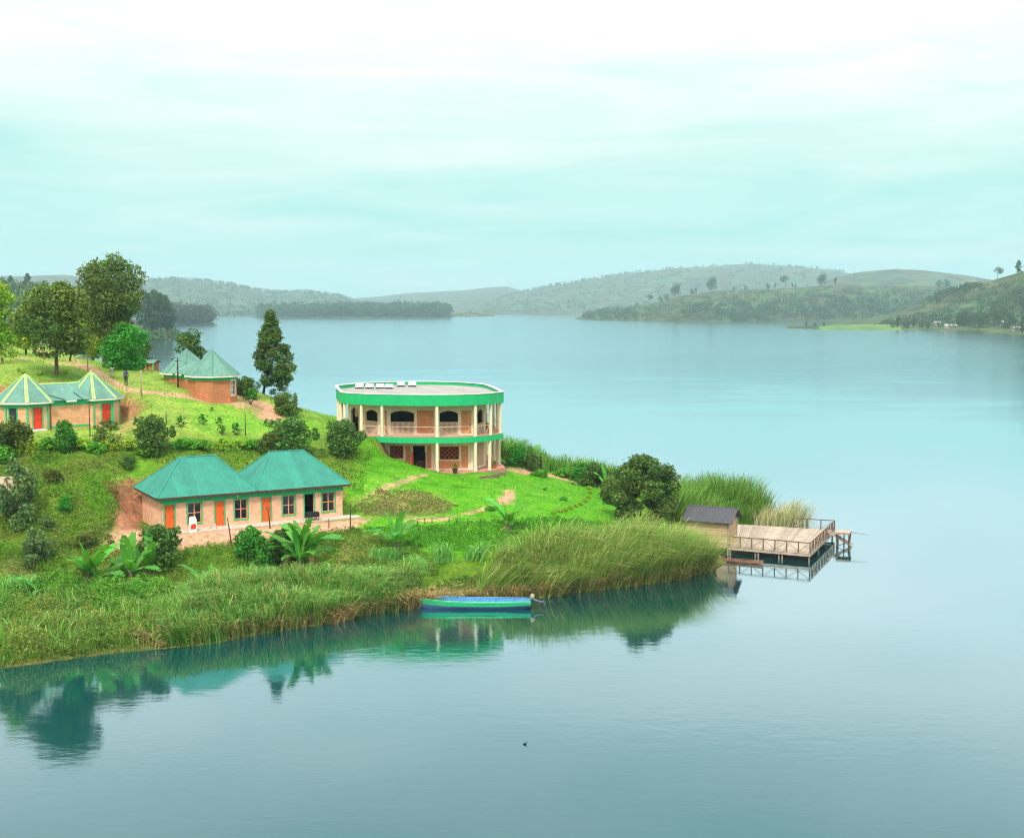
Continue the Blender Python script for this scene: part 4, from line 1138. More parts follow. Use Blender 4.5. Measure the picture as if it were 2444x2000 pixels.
mb = MB(); mb.extrude([(BL - 0.01, 0, BZ1), (BL - 0.01, BW, BZ1), (BL - 0.01, BW / 2, BR - 0.08)], (0.03, 0, 0)); mb.extrude([(-0.02, 0, BZ1), (-0.02, BW, BZ1), (-0.02, BW / 2, BR - 0.08)], (0.03, 0, 0)); mb.build('gable', M['wall_board'], bh)
mb = MB(); mb.box(0, BL, 0, BW, BZ0 - 0.08, BZ0); mb.build('floor', M['plank_wood'], bh)
for x, y in ((0.05, -0.02), (BL + 0.02, -0.03), (BL + 0.02, BW), (0.05, BW), (BL / 2, 0.05)):
    mb = MB(); mb.tube([(x, y, -1.0), (x, y, BZ1 if x != BL / 2 else BZ0)], 0.075, 7); mb.build('corner_post', M['plank_wood'], bh)
ra, rb_ = -0.35, BL + 0.5
fr_ = [(ra, -0.48, BZ1 - 0.12), (rb_, -0.48, BZ1 - 0.12), (rb_, BW / 2, BR), (ra, BW / 2, BR)]
bk_ = [(rb_, BW + 0.48, BZ1 - 0.12), (ra, BW + 0.48, BZ1 - 0.12), (ra, BW / 2, BR), (rb_, BW / 2, BR)]
mb = MB(); mb.face(*fr_); mb.face(*bk_); rf = mb.build('roof', M['slate_roof'], bh)
roof_sheets(fr_, rf, M['slate_roof'], 0.62, 0.155, 0.03, seed=4); roof_sheets(bk_, rf, M['slate_roof'], 0.62, 0.155, 0.03, seed=5)
mb = MB(); mb.tube([(ra, BW / 2, BR + 0.05), (rb_, BW / 2, BR + 0.05)], 0.07, 6); mb.build('ridge_cap', M['slate_roof'], rf)

# ---- boats
def hull(stations, prof, mat_of, closed_bow=True):
    """stations: (x, half beam, keel z, sheer z); prof: list of (fraction of beam, fraction of height) from sheer to keel on one side"""
    mb = MB(); rows = []
    for x, hb, kz, sz in stations:
        r_ = [(x, hb * f, kz + (sz - kz) * g_) for f, g_ in prof] + [(x, -hb * f, kz + (sz - kz) * g_) for f, g_ in reversed(prof[:-1])]
        rows.append(r_)
    n = len(rows[0])
    for i in range(len(rows) - 1):
        for k in range(n - 1):
            mb.m = mat_of(k, n)
            mb.add([rows[i][k], rows[i][k + 1], rows[i + 1][k + 1], rows[i + 1][k]], [(0, 1, 2, 3)])
    return mb, rows
bp = on_z(1130, 1452, 0.0); bs, be = on_z(1262, 1442, 0), on_z(1000, 1441, 0)
bang = math.atan2(bs.y - be.y, bs.x - be.x)
bm_ = (bs + be) / 2
boat = empty('motor_boat', (bm_.x - 0.30, bm_.y - 1.0, 0), bang, 'long green and blue wooden motor boat moored against the reeds', 'boat')
BLn = 9.1
sts = []
for k in range(15):
    s = k / 14; x = -BLn / 2 + BLn * s                     # bow at -x, stern at +x
    hb = 0.82 * min(1, (s * 2.6 + 0.02) ** 0.55) * (1 - 0.22 * max(0, s - 0.7) / 0.3)
    sheer = 0.50 + 0.30 * (1 - s) ** 3 + 0.06 * s
    keel = -0.18 + 0.30 * max(0, 0.25 - s) / 0.25 + 0.22 * max(0, s - 0.75) / 0.25
    sts.append((x, hb, keel, sheer))
prof = [(1.0, 1.0), (1.03, 0.90), (1.0, 0.88), (0.95, 0.55), (0.88, 0.42), (0.60, 0.06), (0.0, 0.0)]
def mo(k, n):
    kk = min(k, n - 2 - k)
    return 0 if kk <= 2 else 1
mb, rows = hull(sts, prof, mo)
mb.m = 0; mb.add(rows[-1], [tuple(range(len(rows[-1])))])
mb.build('hull', [M['boat_green'], M['boat_belly']], boat)
ins_ = [(x + (0.12 if k == 0 else (-0.06 if k == 14 else 0)), max(0.01, hb - 0.06), kz + 0.10, sz - 0.015) for k, (x, hb, kz, sz) in enumerate(sts)]
mb, rows2 = hull(ins_, [(1.0, 1.0), (0.93, 0.55), (0.82, 0.40), (0.5, 0.22), (0, 0.2)], lambda k, n: 0)
mb.add(rows2[-1], [tuple(range(len(rows2[-1])))]); mb.build('lining', M['boat_blue'], boat)
for sg in (-1, 1):
    mb = MB(); mb.tube([(x, sg * hb * 0.985, sz + 0.012) for x, hb, kz, sz in sts], 0.035, 6); mb.build('gunwale', M['boat_blue' if sg > 0 else 'boat_green'], boat)
for x in (-2.2, -0.9, 0.4, 1.7, 3.0):
    s = (x + BLn / 2) / BLn; k = min(13, int(s * 14)); hb = sts[k][1] - 0.07
    mb = MB(); mb.box(x - 0.12, x + 0.12, -hb, hb, 0.30, 0.335); mb.build('thwart', M['boat_blue'], boat)
for x in np.linspace(-3.2, 3.4, 6):
    s = (x + BLn / 2) / BLn; k = min(13, int(s * 14)); hb = sts[k][1] - 0.075
    mb = MB(); mb.box(x - 0.025, x + 0.025, hb - 0.05, hb + 0.0, 0.15, sts[k][3] - 0.03); mb.build('rib', M['boat_blue'], boat)
om = MB(Matrix.Translation((BLn / 2 + 0.08, 0.0, 0.62)))
om.tube([(0, 0, 0.0), (0, 0, 0.10), (0.03, 0, 0.22), (0.02, 0, 0.36), (0, 0, 0.42)], [0.12, 0.16, 0.17, 0.13, 0.05], 10)
mo_ = om.build('outboard_motor', M['motor_cowl'], boat, smooth=True)
lm = MB(Matrix.Translation((BLn / 2 + 0.10, 0.0, 0.62))); lm.tube([(0, 0, 0.02), (0.35, 0, -0.12), (0.85, 0, -0.22)], [0.10, 0.08, 0.05], 7); lm.box(0.5, 0.95, -0.1, 0.1, -0.2, -0.17); lm.build('shaft', M['motor_leg'], mo_)
lm = MB(Matrix.Translation((BLn / 2 + 0.98, 0.0, 0.38)))
for k in range(3):
    a = k * 2.094; lm.beam((0, 0, 0), (0.03, 0.16 * math.cos(a), 0.16 * math.sin(a)), 0.09, 0.02)
lm.build('propeller', M['motor_leg'], mo_)
lm = MB(Matrix.Translation((BLn / 2, 0, 0.7))); lm.tube([(-0.1, 0, 0.0), (-0.6, 0.1, 0.08)], 0.025, 6); lm.build('tiller', M['dark_metal'], mo_)
def canoe(name, label, c, ang, L, beam, mat):
    r_ = empty(name, c, ang, label, 'canoe'); st_ = []
    for k in range(13):
        s = k / 12; e = math.sin(math.pi * s) ** 0.6
        st_.append((-L / 2 + L * s, beam / 2 * max(e, 0.03), 0.02 - 0.12 * e + 0.05, 0.24 + 0.10 * abs(2 * s - 1) ** 3))
    mb, rw_ = hull(st_, [(1, 1), (0.97, 0.6), (0.75, 0.15), (0, 0)], lambda k, n: 0); mb.build('hull', M[mat], r_)
    mb, rw_ = hull([(x, max(0.01, b - 0.035), k_ + 0.04, s_ - 0.008) for x, b, k_, s_ in st_], [(1, 1), (0.9, 0.5), (0.6, 0.2), (0, 0.12)], lambda k, n: 0); mb.build('lining', M['dark_wood'], r_)
    for sg in (-1, 1):
        mb = MB(); mb.tube([(x, sg * b, s_ + 0.01) for x, b, k_, s_ in st_], 0.022, 5); mb.build('gunwale', M['canoe_wood'], r_)
    mb = MB(); mb.box(-0.45, -0.3, -beam * 0.42, beam * 0.42, 0.16, 0.185); mb.build('thwart', M['canoe_wood'], r_)
    return r_
c0, c1 = on_z(1706, 1336, 0.05), on_z(1822, 1346, 0.05)
canoe('dugout_canoe', 'low brown dugout canoe under the front edge of the deck', ((c0.x + c1.x) / 2, (c0.y + c1.y) / 2, 0), math.atan2(c1.y - c0.y, c1.x - c0.x), (c1 - c0).length, 0.62, 'canoe_wood')
fl = on_z(1253, 1776, 0)
fo = empty('float', (fl.x, fl.y, 0), 0, 'tiny dark bird like float alone on the open water', 'float')
fo.scale = (.6, .6, .6)
mb = MB(); mb.tube([(-0.16, 0, 0.02), (-0.08, 0, 0.06), (0.05, 0, 0.06), (0.13, 0, 0.03)], [0.02, 0.07, 0.075, 0.02], 8); mb.build('body', M['cloth_dark'], fo, smooth=True)
mb = MB(); mb.tube([(0.09, 0, 0.06), (0.12, 0, 0.17), (0.13, 0, 0.22), (0.20, 0, 0.22)], [0.03, 0.022, 0.035, 0.008], 7); mb.build('neck', M['cloth_dark'], fo, smooth=True)

# ================================================================== vegetation
def rand_unit(n, r):
    v = r.normal(size=(n, 3)); return v / np.linalg.norm(v, axis=1)[:, None]
def leaf_quads(c, out, size, r, aspect=0.55, tint=None, flat=0.35):
    """one small folded leaf spray per point: c centres, out preferred facing"""
    n = len(c)
    nrm = out * (1 - flat) + rand_unit(n, r) * 0.9 + np.array([0, 0, flat])
    nrm /= np.linalg.norm(nrm, axis=1)[:, None]
    a = np.cross(nrm, rand_unit(n, r)); a /= np.linalg.norm(a, axis=1)[:, None] + 1e-9
    b = np.cross(nrm, a)
    s = (size * r.uniform(0.6, 1.35, n))[:, None]
    bend = nrm * s * r.uniform(-0.35, 0.1, n)[:, None]
    v = np.stack([c + a * s, c + b * s * aspect + bend * .3, c - a * s * 0.9 + bend, c - b * s * aspect + bend * .3], 1).reshape(-1, 3)
    q_ = np.arange(n * 4).reshape(n, 4)
    return v, q_
def tint_for(n, r, k=4, clump=None, lo=0.5, hi=1.75, warm=0.20):
    """natural colour differences from spray to spray (and from branch to branch), never by shade"""
    t = r.uniform(lo, hi, n)
    w = r.normal(0, warm, n)
    if clump is not None:
        cl_t = r.uniform(0.82, 1.22, clump.max() + 1); cl_w = r.normal(0, warm * 0.8, clump.max() + 1)
        t = t * cl_t[clump]; w = w + cl_w[clump]
    c = np.stack([t * (1 + 0.8 * w), t * (1 + 0.15 * w), t * (1 - 0.5 * w)], 1)
    return np.repeat(np.clip(c, 0.2, 3), k, axis=0)
def crown_mesh(name, mat, seed, clumps, leaves, size, aspect=0.55, fill=0.75, flat=0.35):
    """clumps: list of (x,y,z,rx,ry,rz); leaf sprays sit mostly in the outer shell of every clump"""
    r = np.random.default_rng(seed)
    cl = np.array(clumps, float)
    w = (cl[:, 3] * cl[:, 4] + cl[:, 3] * cl[:, 5] + cl[:, 4] * cl[:, 5]); w /= w.sum()
    idx = r.choice(len(cl), leaves, p=w)
    d = rand_unit(leaves, r)
    lump = 1 + 0.22 * np.sin(d[:, 0] * 7 + idx) * np.sin(d[:, 1] * 6 + idx * 1.7) + 0.15 * np.sin(d[:, 2] * 9 + idx * 0.6)
    rad = (fill + (1 - fill) * r.random(leaves) ** 0.5) * lump * np.where(r.random(leaves) < 0.10, r.uniform(1.0, 1.25, leaves), 1)
    c = cl[idx, :3] + d * cl[idx, 3:] * rad[:, None]
    v, q_ = leaf_quads(c, d, size, r, aspect, flat=flat)
    return np_mesh(name, v, q_, M[mat], tint_for(leaves, r, 4, idx))
def clump_cloud(seed, n, shape, W, H, z0, rmin, rmax, taper=None):
    """clump centres spread through a crown volume of width W and height H whose outline follows taper(s), s from foot to top"""
    r = random.Random(seed); out = []
    tp = taper or (lambda s: math.sin(math.pi * min(1, max(0, 0.12 + 0.86 * s))) ** 0.6)
    for k in range(n):
        s = (k + r.random()) / n
        rr_ = W / 2 * tp(s)
        a = r.random() * 6.283; q_ = math.sqrt(r.uniform(0.15, 1.0))
        cr = r.uniform(rmin, rmax) * (0.6 + 0.4 * tp(s))
        dd = max(0, rr_ - cr * 0.7) * q_
        out.append((dd * math.cos(a), dd * math.sin(a), z0 + H * s, cr, cr, cr * r.uniform(0.62, 0.9)))
    return out
def trunk_mesh(name, mat, seed, h, r0, forks, spread, crown_z, lean=(0, 0), split=0.5, n=7):
    r = random.Random(seed); mb = MB()
    top = Vector((lean[0], lean[1], h * split))
    pts_ = [Vector((0, 0, -0.4)), Vector((0, 0, 0.05)), Vector((lean[0] * .3 + r.uniform(-.05, .05), lean[1] * .3, h * split * 0.5)), top]
    mb.tube(pts_, [r0 * 1.35, r0, r0 * 0.8, r0 * 0.68], n)
    for k in range(forks):
        a = 6.283 * (k + r.random() * 0.6) / forks
        e = top + Vector((math.cos(a) * spread * r.uniform(.5, 1), math.sin(a) * spread * r.uniform(.5, 1), (crown_z - h * split) * r.uniform(0.5, 1.0)))
        m_ = top.lerp(e, 0.5) + Vector((r.uniform(-.2, .2), r.uniform(-.2, .2), 0.12 * h * r.random()))
        mb.tube([top - Vector((0, 0, 0.1)), m_, e], [r0 * 0.5, r0 * 0.32, r0 * 0.12], 5)
        e2 = m_ + Vector((math.cos(a + 1.1) * spread * .5, math.sin(a + 1.1) * spread * .5, spread * 0.35)); mb.tube([m_, e2], [r0 * 0.26, r0 * 0.08], 4)
    return mb.mesh(name, M[mat], smooth=True)
def plant(name, label, cat, p, parts, group=None, rz=0.0, s=1.0):
    r_ = empty(name, p, rz, label, cat, group); r_.scale = (s, s, s)
    for nm, me in parts: link_mesh(nm, me, r_)
    return r_
def spot(px, py, dz=-0.05):
    p = hit(px, py); return Vector((p.x, p.y, p.z + dz))
def pxm(px, Y): return px * Y / FPX               # size in metres of so many photo pixels at a depth

# ---- the large trees on the left
p = at(135.5, 893, 127); p.z = float(ground(p.x, p.y)) - .1
plant('shade_tree', 'broad olive crowned tree on a straight pale trunk behind the striped hut', 'tree', p, [
    ('trunk', trunk_mesh('trunk', 'bark', 3, 8.2, 0.22, 7, 2.7, 6.5, (0.1, 0.1), 0.42)),
    ('crown', crown_mesh('crown', 'leaf_olive', 11, clump_cloud(5, 44, 0, 8.9, 6.0, 2.9, 1.0, 1.7, lambda s: (1 - (max(0, s - 0.25) / 0.78) ** 2.2) ** 0.5 * (0.72 + 0.28 * min(1, s * 4))), 24000, 0.145))])
p = at(168, 882, 143); p.z = float(ground(p.x, p.y)) - .1
plant('forked_tree', 'small dark tree with forked stems in front of the broad tree', 'tree', p, [
    ('trunk', trunk_mesh('trunk', 'bark_dark', 8, 4.6, 0.15, 5, 1.4, 3.6, (0.15, 0), 0.22)),
    ('crown', crown_mesh('crown', 'leaf_dark', 12, clump_cloud(9, 12, 0, 4.2, 2.6, 2.0, 0.7, 1.1), 4200, 0.15))])
p = at(250, 868, 156); p.z = float(ground(p.x, p.y)) - .1
plant('tall_tree', 'tallest rounded olive tree rising against the sky', 'tree', p, [
    ('trunk', trunk_mesh('trunk', 'bark_dark', 13, 11.5, 0.34, 7, 2.6, 9.5, (0.6, 0), 0.4)),
    ('crown', crown_mesh('crown', 'leaf_olive', 14, [(x + 0.9, y, z, a, b, c) for x, y, z, a, b, c in clump_cloud(15, 42, 0, 8.4, 8.8, 3.6, 1.2, 2.0, lambda s: (0.70 + 0.30 * min(1, s * 2.2)) * (1 - max(0, (s - 0.62) / 0.40) ** 2.4) ** 0.5)], 25000, 0.165))])
for k, (px, py, Y, w_, h_, mt, lb) in enumerate(((222, 850, 163, 5.2, 7.6, 'leaf_yellow', 'yellow green tree between the two big olive trees'), (320, 862, 166, 5.0, 6.8, 'leaf_olive', 'dull green tree leaning out right of the tallest tree'), (62, 850, 158, 4.6, 6.0, 'leaf_yellow', 'low yellow green tree left of the broad tree'))):
    p = at(px, py, Y); p.z = float(ground(p.x, p.y)) - .1
    plant('leafy_tree', lb, 'tree', p, [('trunk', trunk_mesh('trunk', 'bark', 20 + k, h_, 0.16, 5, w_ * .3, h_ * .75)), ('crown', crown_mesh('crown', mt, 21 + k, clump_cloud(22 + k, 20, 0, w_, h_ * 0.72, h_ * 0.22, 0.8, 1.3), 6500, 0.16))])
p = at(298, 878, 139); p.z = float(ground(p.x, p.y)) - .1
plant('mango_tree', 'low round bright green tree beside the path with the two walkers', 'tree', p, [
    ('trunk', trunk_mesh('trunk', 'bark_dark', 31, 3.2, 0.2, 6, 1.8, 2.8, (0, 0), 0.3)),
    ('crown', crown_mesh('crown', 'leaf_green', 32, clump_cloud(33, 36, 0, 6.4, 4.2, 0.45, 0.7, 1.2, lambda s: (1 - max(0, (s - 0.3) / 0.72) ** 2.0) ** 0.5 * (0.8 + 0.2 * min(1, s * 4))), 11000, 0.155, 0.5))])
p = at(6, 872, 135); p.z = float(ground(p.x, p.y)) - .1
plant('edge_tree', 'slender green tree at the far left edge above the lawn', 'tree', p, [
    ('trunk', trunk_mesh('trunk', 'bark', 35, 7.5, 0.16, 6, 1.3, 6.4, (-0.2, 0), 0.5)),
    ('crown', crown_mesh('crown', 'leaf_yellow', 36, clump_cloud(37, 22, 0, 3.8, 6.0, 2.4, 0.7, 1.15) + [(0.7, 0, 1.3, 0.9, 0.8, 0.6)], 7000, 0.15))])
p = Vector((-38.6, 150.0, 0)); p.z = float(ground(p.x, p.y)) - .1
hh = 19.0 - p.z
plant('conifer', 'dark bushy tree peeping over the red brick hut roofs', 'tree', p, [
    ('trunk', trunk_mesh('trunk', 'bark_dark', 41, hh, 0.16, 5, 0.8, hh * .8)),
    ('crown', crown_mesh('crown', 'leaf_dark', 42, clump_cloud(43, 22, 0, 3.7, hh * 0.85, hh * 0.14, 0.6, 1.0, lambda s: 0.4 + 0.6 * math.sin(math.pi * (0.2 + 0.8 * (1 - s) * 0.8))), 5500, 0.14))])
# the cone shaped tree by the water
p = at(628, 941, 139); p.z = float(ground(p.x, p.y)) - .1
cone = [(x + 1.35 - 0.35 * (z - 2) / 7, y, z, a, b, c) for x, y, z, a, b, c in clump_cloud(51, 52, 0, 6.0, 7.6, 1.35, 0.55, 0.95, lambda s: (0.62 + 0.38 * min(1, s * 3.5)) * max(0.10, 1.04 - s) ** 0.72)]
plant('cypress_tree', 'tall cone shaped dark tree standing alone against the lake', 'tree', p, [
    ('trunk', trunk_mesh('trunk', 'bark_dark', 52, 7.5, 0.17, 7, 1.6, 5.5, (0.55, 0), 0.3)),
    ('crown', crown_mesh('crown', 'leaf_dark', 53, cone, 17000, 0.125, 0.6, 0.5))])
# the large many stemmed tree above the reeds
p = at(1535, 1262, 112.5); p.z = float(ground(p.x, p.y)) - .1
big = [(x * 1.0, y, z, a, b, c) for x, y, z, a, b, c in clump_cloud(61, 50, 0, 7.6, 4.7, 1.5, 0.6, 1.05, lambda s: (1 - max(0, (s - 0.35) / 0.7) ** 1.7) ** 0.5 * (0.75 + 0.25 * min(1, s * 4)))]
plant('shore_tree', 'large dark many stemmed tree between lawn and boathouse', 'tree', p, [
    ('trunk', trunk_mesh('trunk', 'bark_dark', 62, 3.6, 0.14, 8, 2.4, 3.6, (0.1, 0), 0.16)),
    ('trunk', trunk_mesh('trunk', 'bark_dark', 63, 3.4, 0.11, 6, 1.9, 3.2, (1.6, 0.2), 0.3)),
    ('crown', crown_mesh('crown', 'leaf_dark', 64, big, 22000, 0.125, 0.6, 0.55))])

ORD = 'first second third fourth fifth sixth seventh eighth ninth tenth eleventh twelfth thirteenth fourteenth fifteenth sixteenth'.split()
def ordinals(xs):
    order = sorted(range(len(xs)), key=lambda i: xs[i]); out = [''] * len(xs)
    for k, i in enumerate(order): out[i] = ORD[k]
    return out
# ---- bushes: build a few kinds once, then place each with its own label
BUSH = {}
def bush_mesh(key, mat, seed, W, H, n, leaves, size, z0=0.15):
    cl = clump_cloud(seed, n, 0, W, H, z0, W * 0.11, W * 0.23, lambda s: (1 - max(0, (s - 0.35) / 0.68) ** 1.5) ** 0.55)
    rb = random.Random(seed + 7)
    for _ in range(9):                                   # shoots that break the outline
        a = rb.random() * 6.283; e = rb.uniform(0.15, 1.4); q_ = rb.uniform(0.78, 1.12)
        cl.append((math.cos(a) * math.cos(e) * W * .5 * q_, math.sin(a) * math.cos(e) * W * .5 * q_, z0 + H * (0.35 + 0.68 * math.sin(e) * q_), W * .07, W * .07, H * rb.uniform(.09, .17)))
    BUSH[key] = (trunk_mesh('stems', 'bark_dark', seed, H * 0.6, 0.05, 5, W * 0.3, H * 0.7, (0, 0), 0.15, 5), crown_mesh('foliage', mat, seed + 1, cl, leaves, size))
bush_mesh('dark', 'leaf_dark', 71, 3.8, 2.7, 30, 6500, 0.12)
bush_mesh('olive', 'leaf_olive', 74, 3.0, 2.6, 24, 4600, 0.11)
bush_mesh('green', 'leaf_green', 77, 2.6, 2.2, 22, 4400, 0.11)
bush_mesh('low', 'leaf_yellow', 80, 1.9, 0.85, 18, 2400, 0.085, 0.05)
bush_mesh('lowgreen', 'leaf_bright', 83, 1.9, 0.75, 18, 2400, 0.085, 0.05)
bush_mesh('sapling', 'leaf_green', 86, 0.8, 0.9, 6, 260, 0.09, 0.35)
bush_mesh('thin', 'leaf_olive', 89, 2.2, 2.2, 16, 1300, 0.10, 0.4)
bush_mesh('bluish', 'leaf_grey', 92, 3.0, 3.2, 26, 4600, 0.11)
def bush(kind, label, px, py, wpx=None, hpx=None, group=None, cat='bush', name='bush', Y=None, rz=None):
    p = spot(px, py) if Y is None else at(px, py, Y)
    if Y is not None: p.z = float(ground(p.x, p.y)) - 0.05
    st, fo_ = BUSH[kind]
    r_ = empty(name, p, random.random() * 6.28 if rz is None else rz, label, cat, group)
    bb = [v.co for v in fo_.vertices]
    W_ = max(b.x for b in bb) - min(b.x for b in bb); H_ = max(b.z for b in bb)
    sx_ = pxm(wpx, p.y) / W_ if wpx else 1.0; sz_ = pxm(hpx, p.y) / H_ if hpx else sx_
    r_.scale = (sx_, sx_, sz_)
    link_mesh('stems', st, r_); link_mesh('foliage', fo_, r_)
    return r_
bush('olive', 'olive bush hiding the window end of the striped hut', 28, 1080, 100, 92)
bush('dark', 'dark bush at the left edge of the terrace hedge', 2, 1085, 70, 80)
bush('green', 'green pointed bush before the blank wall of the striped hut', 156, 1078, 68, 80)
bush('thin', 'thin stemmed bush before the right red door', 256, 1064, 78, 72)
bush('dark', 'big round dark bush on the lawn right of the striped hut', 365, 1076, 106, 92)
bush('dark', 'wide dark bush above the right cottage roof', 697, 1082, 128, 92)
bush('olive', 'olive bush spreading left of the wide dark bush', 640, 1078, 70, 52)
bush('dark', 'dark bush on a stem at the left end of the oval house', 822, 1084, 108, 88)
bush('bluish', 'grey green tree over the plank hut at the left edge', 42, 1250, 110, 172, cat='tree', name='small_tree')
bush('bluish', 'dusky shrub low on the bank below the plank hut', 88, 1345, 92, 96)
bush('dark', 'leafy dark bush hiding the foot of the leftmost orange door', 378, 1348, 132, 104)
bush('green', 'fresh green bush before the middle cottage doors', 602, 1330, 92, 80)
bush('dark', 'dark bush behind the tall banana clump', 683, 1345, 110, 96)
bush('green', 'green shrub left of the tall banana clump', 622, 1372, 70, 100)
for k, (px, py, w_, h_, kd, lb) in enumerate(((160, 1222, 40, 44, 'green', 'small green shrub alone on the bank left of the cottage'), (306, 1118, 44, 34, 'dark', 'dark shrub on the bank above the left cottage roof'), (125, 1150, 52, 36, 'olive', 'brownish shrub high on the left bank'), (205, 1300, 60, 34, 'olive', 'dull low shrub above the left banana plants'), (115, 1265, 44, 40, 'bluish', 'bluish shrub right of the plank hut'), (262, 1305, 30, 36, 'thin', 'sparse shrub at the end of the earth ramp'))):
    bush(kd, lb, px, py, w_, h_)
HL = ((195, 1072, 58, 30, 'low'), (118, 1074, 56, 34, 'lowgreen'), (262, 1072, 60, 28, 'low'), (310, 1074, 52, 28, 'low'), (440, 1070, 60, 26, 'lowgreen'), (482, 1070, 48, 24, 'lowgreen'), (70, 1080, 60, 36, 'low'), (10, 1096, 60, 36, 'lowgreen'), (530, 1072, 46, 30, 'low'), (566, 1072, 48, 30, 'low'), (600, 1072, 40, 26, 'lowgreen'), (225, 1080, 50, 28, 'lowgreen'), (350, 1084, 60, 24, 'lowgreen'))
for od, (px, py, w_, h_, kd) in zip(ordinals([h[0] for h in HL]), HL):
    bush(kd, od + ' low shrub from the left in the hedge along the terrace edge', px, py, w_, h_, 'low shrubs of the terrace hedge', 'shrub', 'hedge_shrub')
SL = ((433, 1020, 30), (485, 1014, 28), (522, 1016, 22), (530, 1038, 26), (565, 1038, 32), (637, 1018, 20), (505, 982, 12), (598, 965, 40))
for od, (px, py, h_) in zip(ordinals([h[0] for h in SL]), SL):
    bush('sapling', od + ' young sapling from the left on the pale upper lawn', px, py, h_ * 1.0, h_, 'saplings on the upper lawn', 'sapling', 'sapling')
bush('olive', 'twiggy brown green bush at the head of the lawn', 684, 990, 62, 60)
bush('thin', 'thin bush right of the earth path end', 668, 960, 58, 52)
bush('green', 'small bright bush near the foot of the cone tree', 650, 948, 34, 26)
bush('dark', 'dark shrub at the right end of the red brick hut', 588, 945, 62, 50)
bush('bluish', 'pale leaved shrub right of the hut window', 575, 940, 30, 34)
for px, py, w_, h_, kd, lb in ((1238, 1112, 66, 56, 'green', 'leafy shrub right of the oval house gallery'), (1262, 1120, 54, 46, 'dark', 'darker shrub left of the two standing people'), (1208, 1110, 30, 40, 'thin', 'thin shrub close to the oval house corner'), (1420, 1160, 92, 60, 'dark', 'dark thicket along the lakeside edge of the lawn'), (1390, 1150, 80, 50, 'green', 'green thicket below the pale banana leaf'), (1462, 1195, 70, 70, 'olive', 'olive thicket left of the large shore tree'), (1350, 1140, 52, 26, 'lowgreen', 'bright low shrub beyond the lakeside path'), (1640, 1225, 70, 60, 'bluish', 'pale bluish shrub right of the large shore tree')):
    bush(kd, lb, px, py, w_, h_)
BD = ((1335, 1222), (1348, 1219), (1361, 1215), (1373, 1210), (1385, 1205), (1396, 1198), (1404, 1190), (1408, 1178), (1406, 1168), (1320, 1226))
for od, (px, py) in zip(ordinals([h[0] - h[1] * .01 for h in BD]), BD):
    bush('low', od + ' small yellowish shrub from the left in the curved lawn border', px, py, 17, 10, 'shrubs of the curved border', 'shrub', 'border_shrub')
for px, py, w_, h_, lb in ((1285, 1136, 34, 16, 'pale low shrub at the feet of the standing people'), (1302, 1140, 12, 22, 'little dark shrub right of the standing people'), (1172, 1218, 30, 14, 'low flowering shrub above the lone banana plant'), (1345, 1195, 22, 12, 'small round shrub inside the curved border')):
    bush('lowgreen', lb, px, py, w_, h_, None, 'shrub', 'shrub')
# rosette plants on the lawn
def rosette(label, px, py, r_m, n, mat='leaf_green', group=None):
    p = spot(px, py); root = empty('agave', p, 0, label, 'agave', group)
    for k in range(n):
        a = 6.283 * k / n + random.uniform(-.2, .2); e = R(random.uniform(30, 75)); L_ = r_m * random.uniform(.8, 1.15)
        d = Vector((math.cos(a) * math.cos(e), math.sin(a) * math.cos(e), math.sin(e))); s = d.cross(Vector((0, 0, 1))).normalized() * 0.06
        v = np.array([(-s)[:], s[:], (d * L_ * .5 + s * 1.1)[:], (d * L_ * .5 - s * 1.1)[:], (d * L_ + Vector((0, 0, -L_ * .15)))[:]])
        me = bpy.data.meshes.new('leaf'); me.from_pydata([tuple(x) for x in v], [], [(0, 1, 2, 3), (3, 2, 4)]); me.materials.append(M[mat])
        at_ = me.attributes.new('tint', 'FLOAT_COLOR', 'POINT'); at_.data.foreach_set('color', [1.0] * 20)
        link_mesh('leaf', me, root)
rosette('spiky agave below the standing people on the lawn', 1300, 1170, 0.62, 12)
rosette('small agave at the right rim of the lawn', 1367, 1156, 0.42, 9)
for _k, (px, py) in enumerate(((45, 888), (56, 892), (92, 896), (100, 893), (152, 896), (158, 892))):
    rosette(ORD[_k] + ' pale spiky clump from the left behind the striped hut', px, py, 0.7, 9, 'leaf_yellow', 'spiky clumps behind the striped hut')

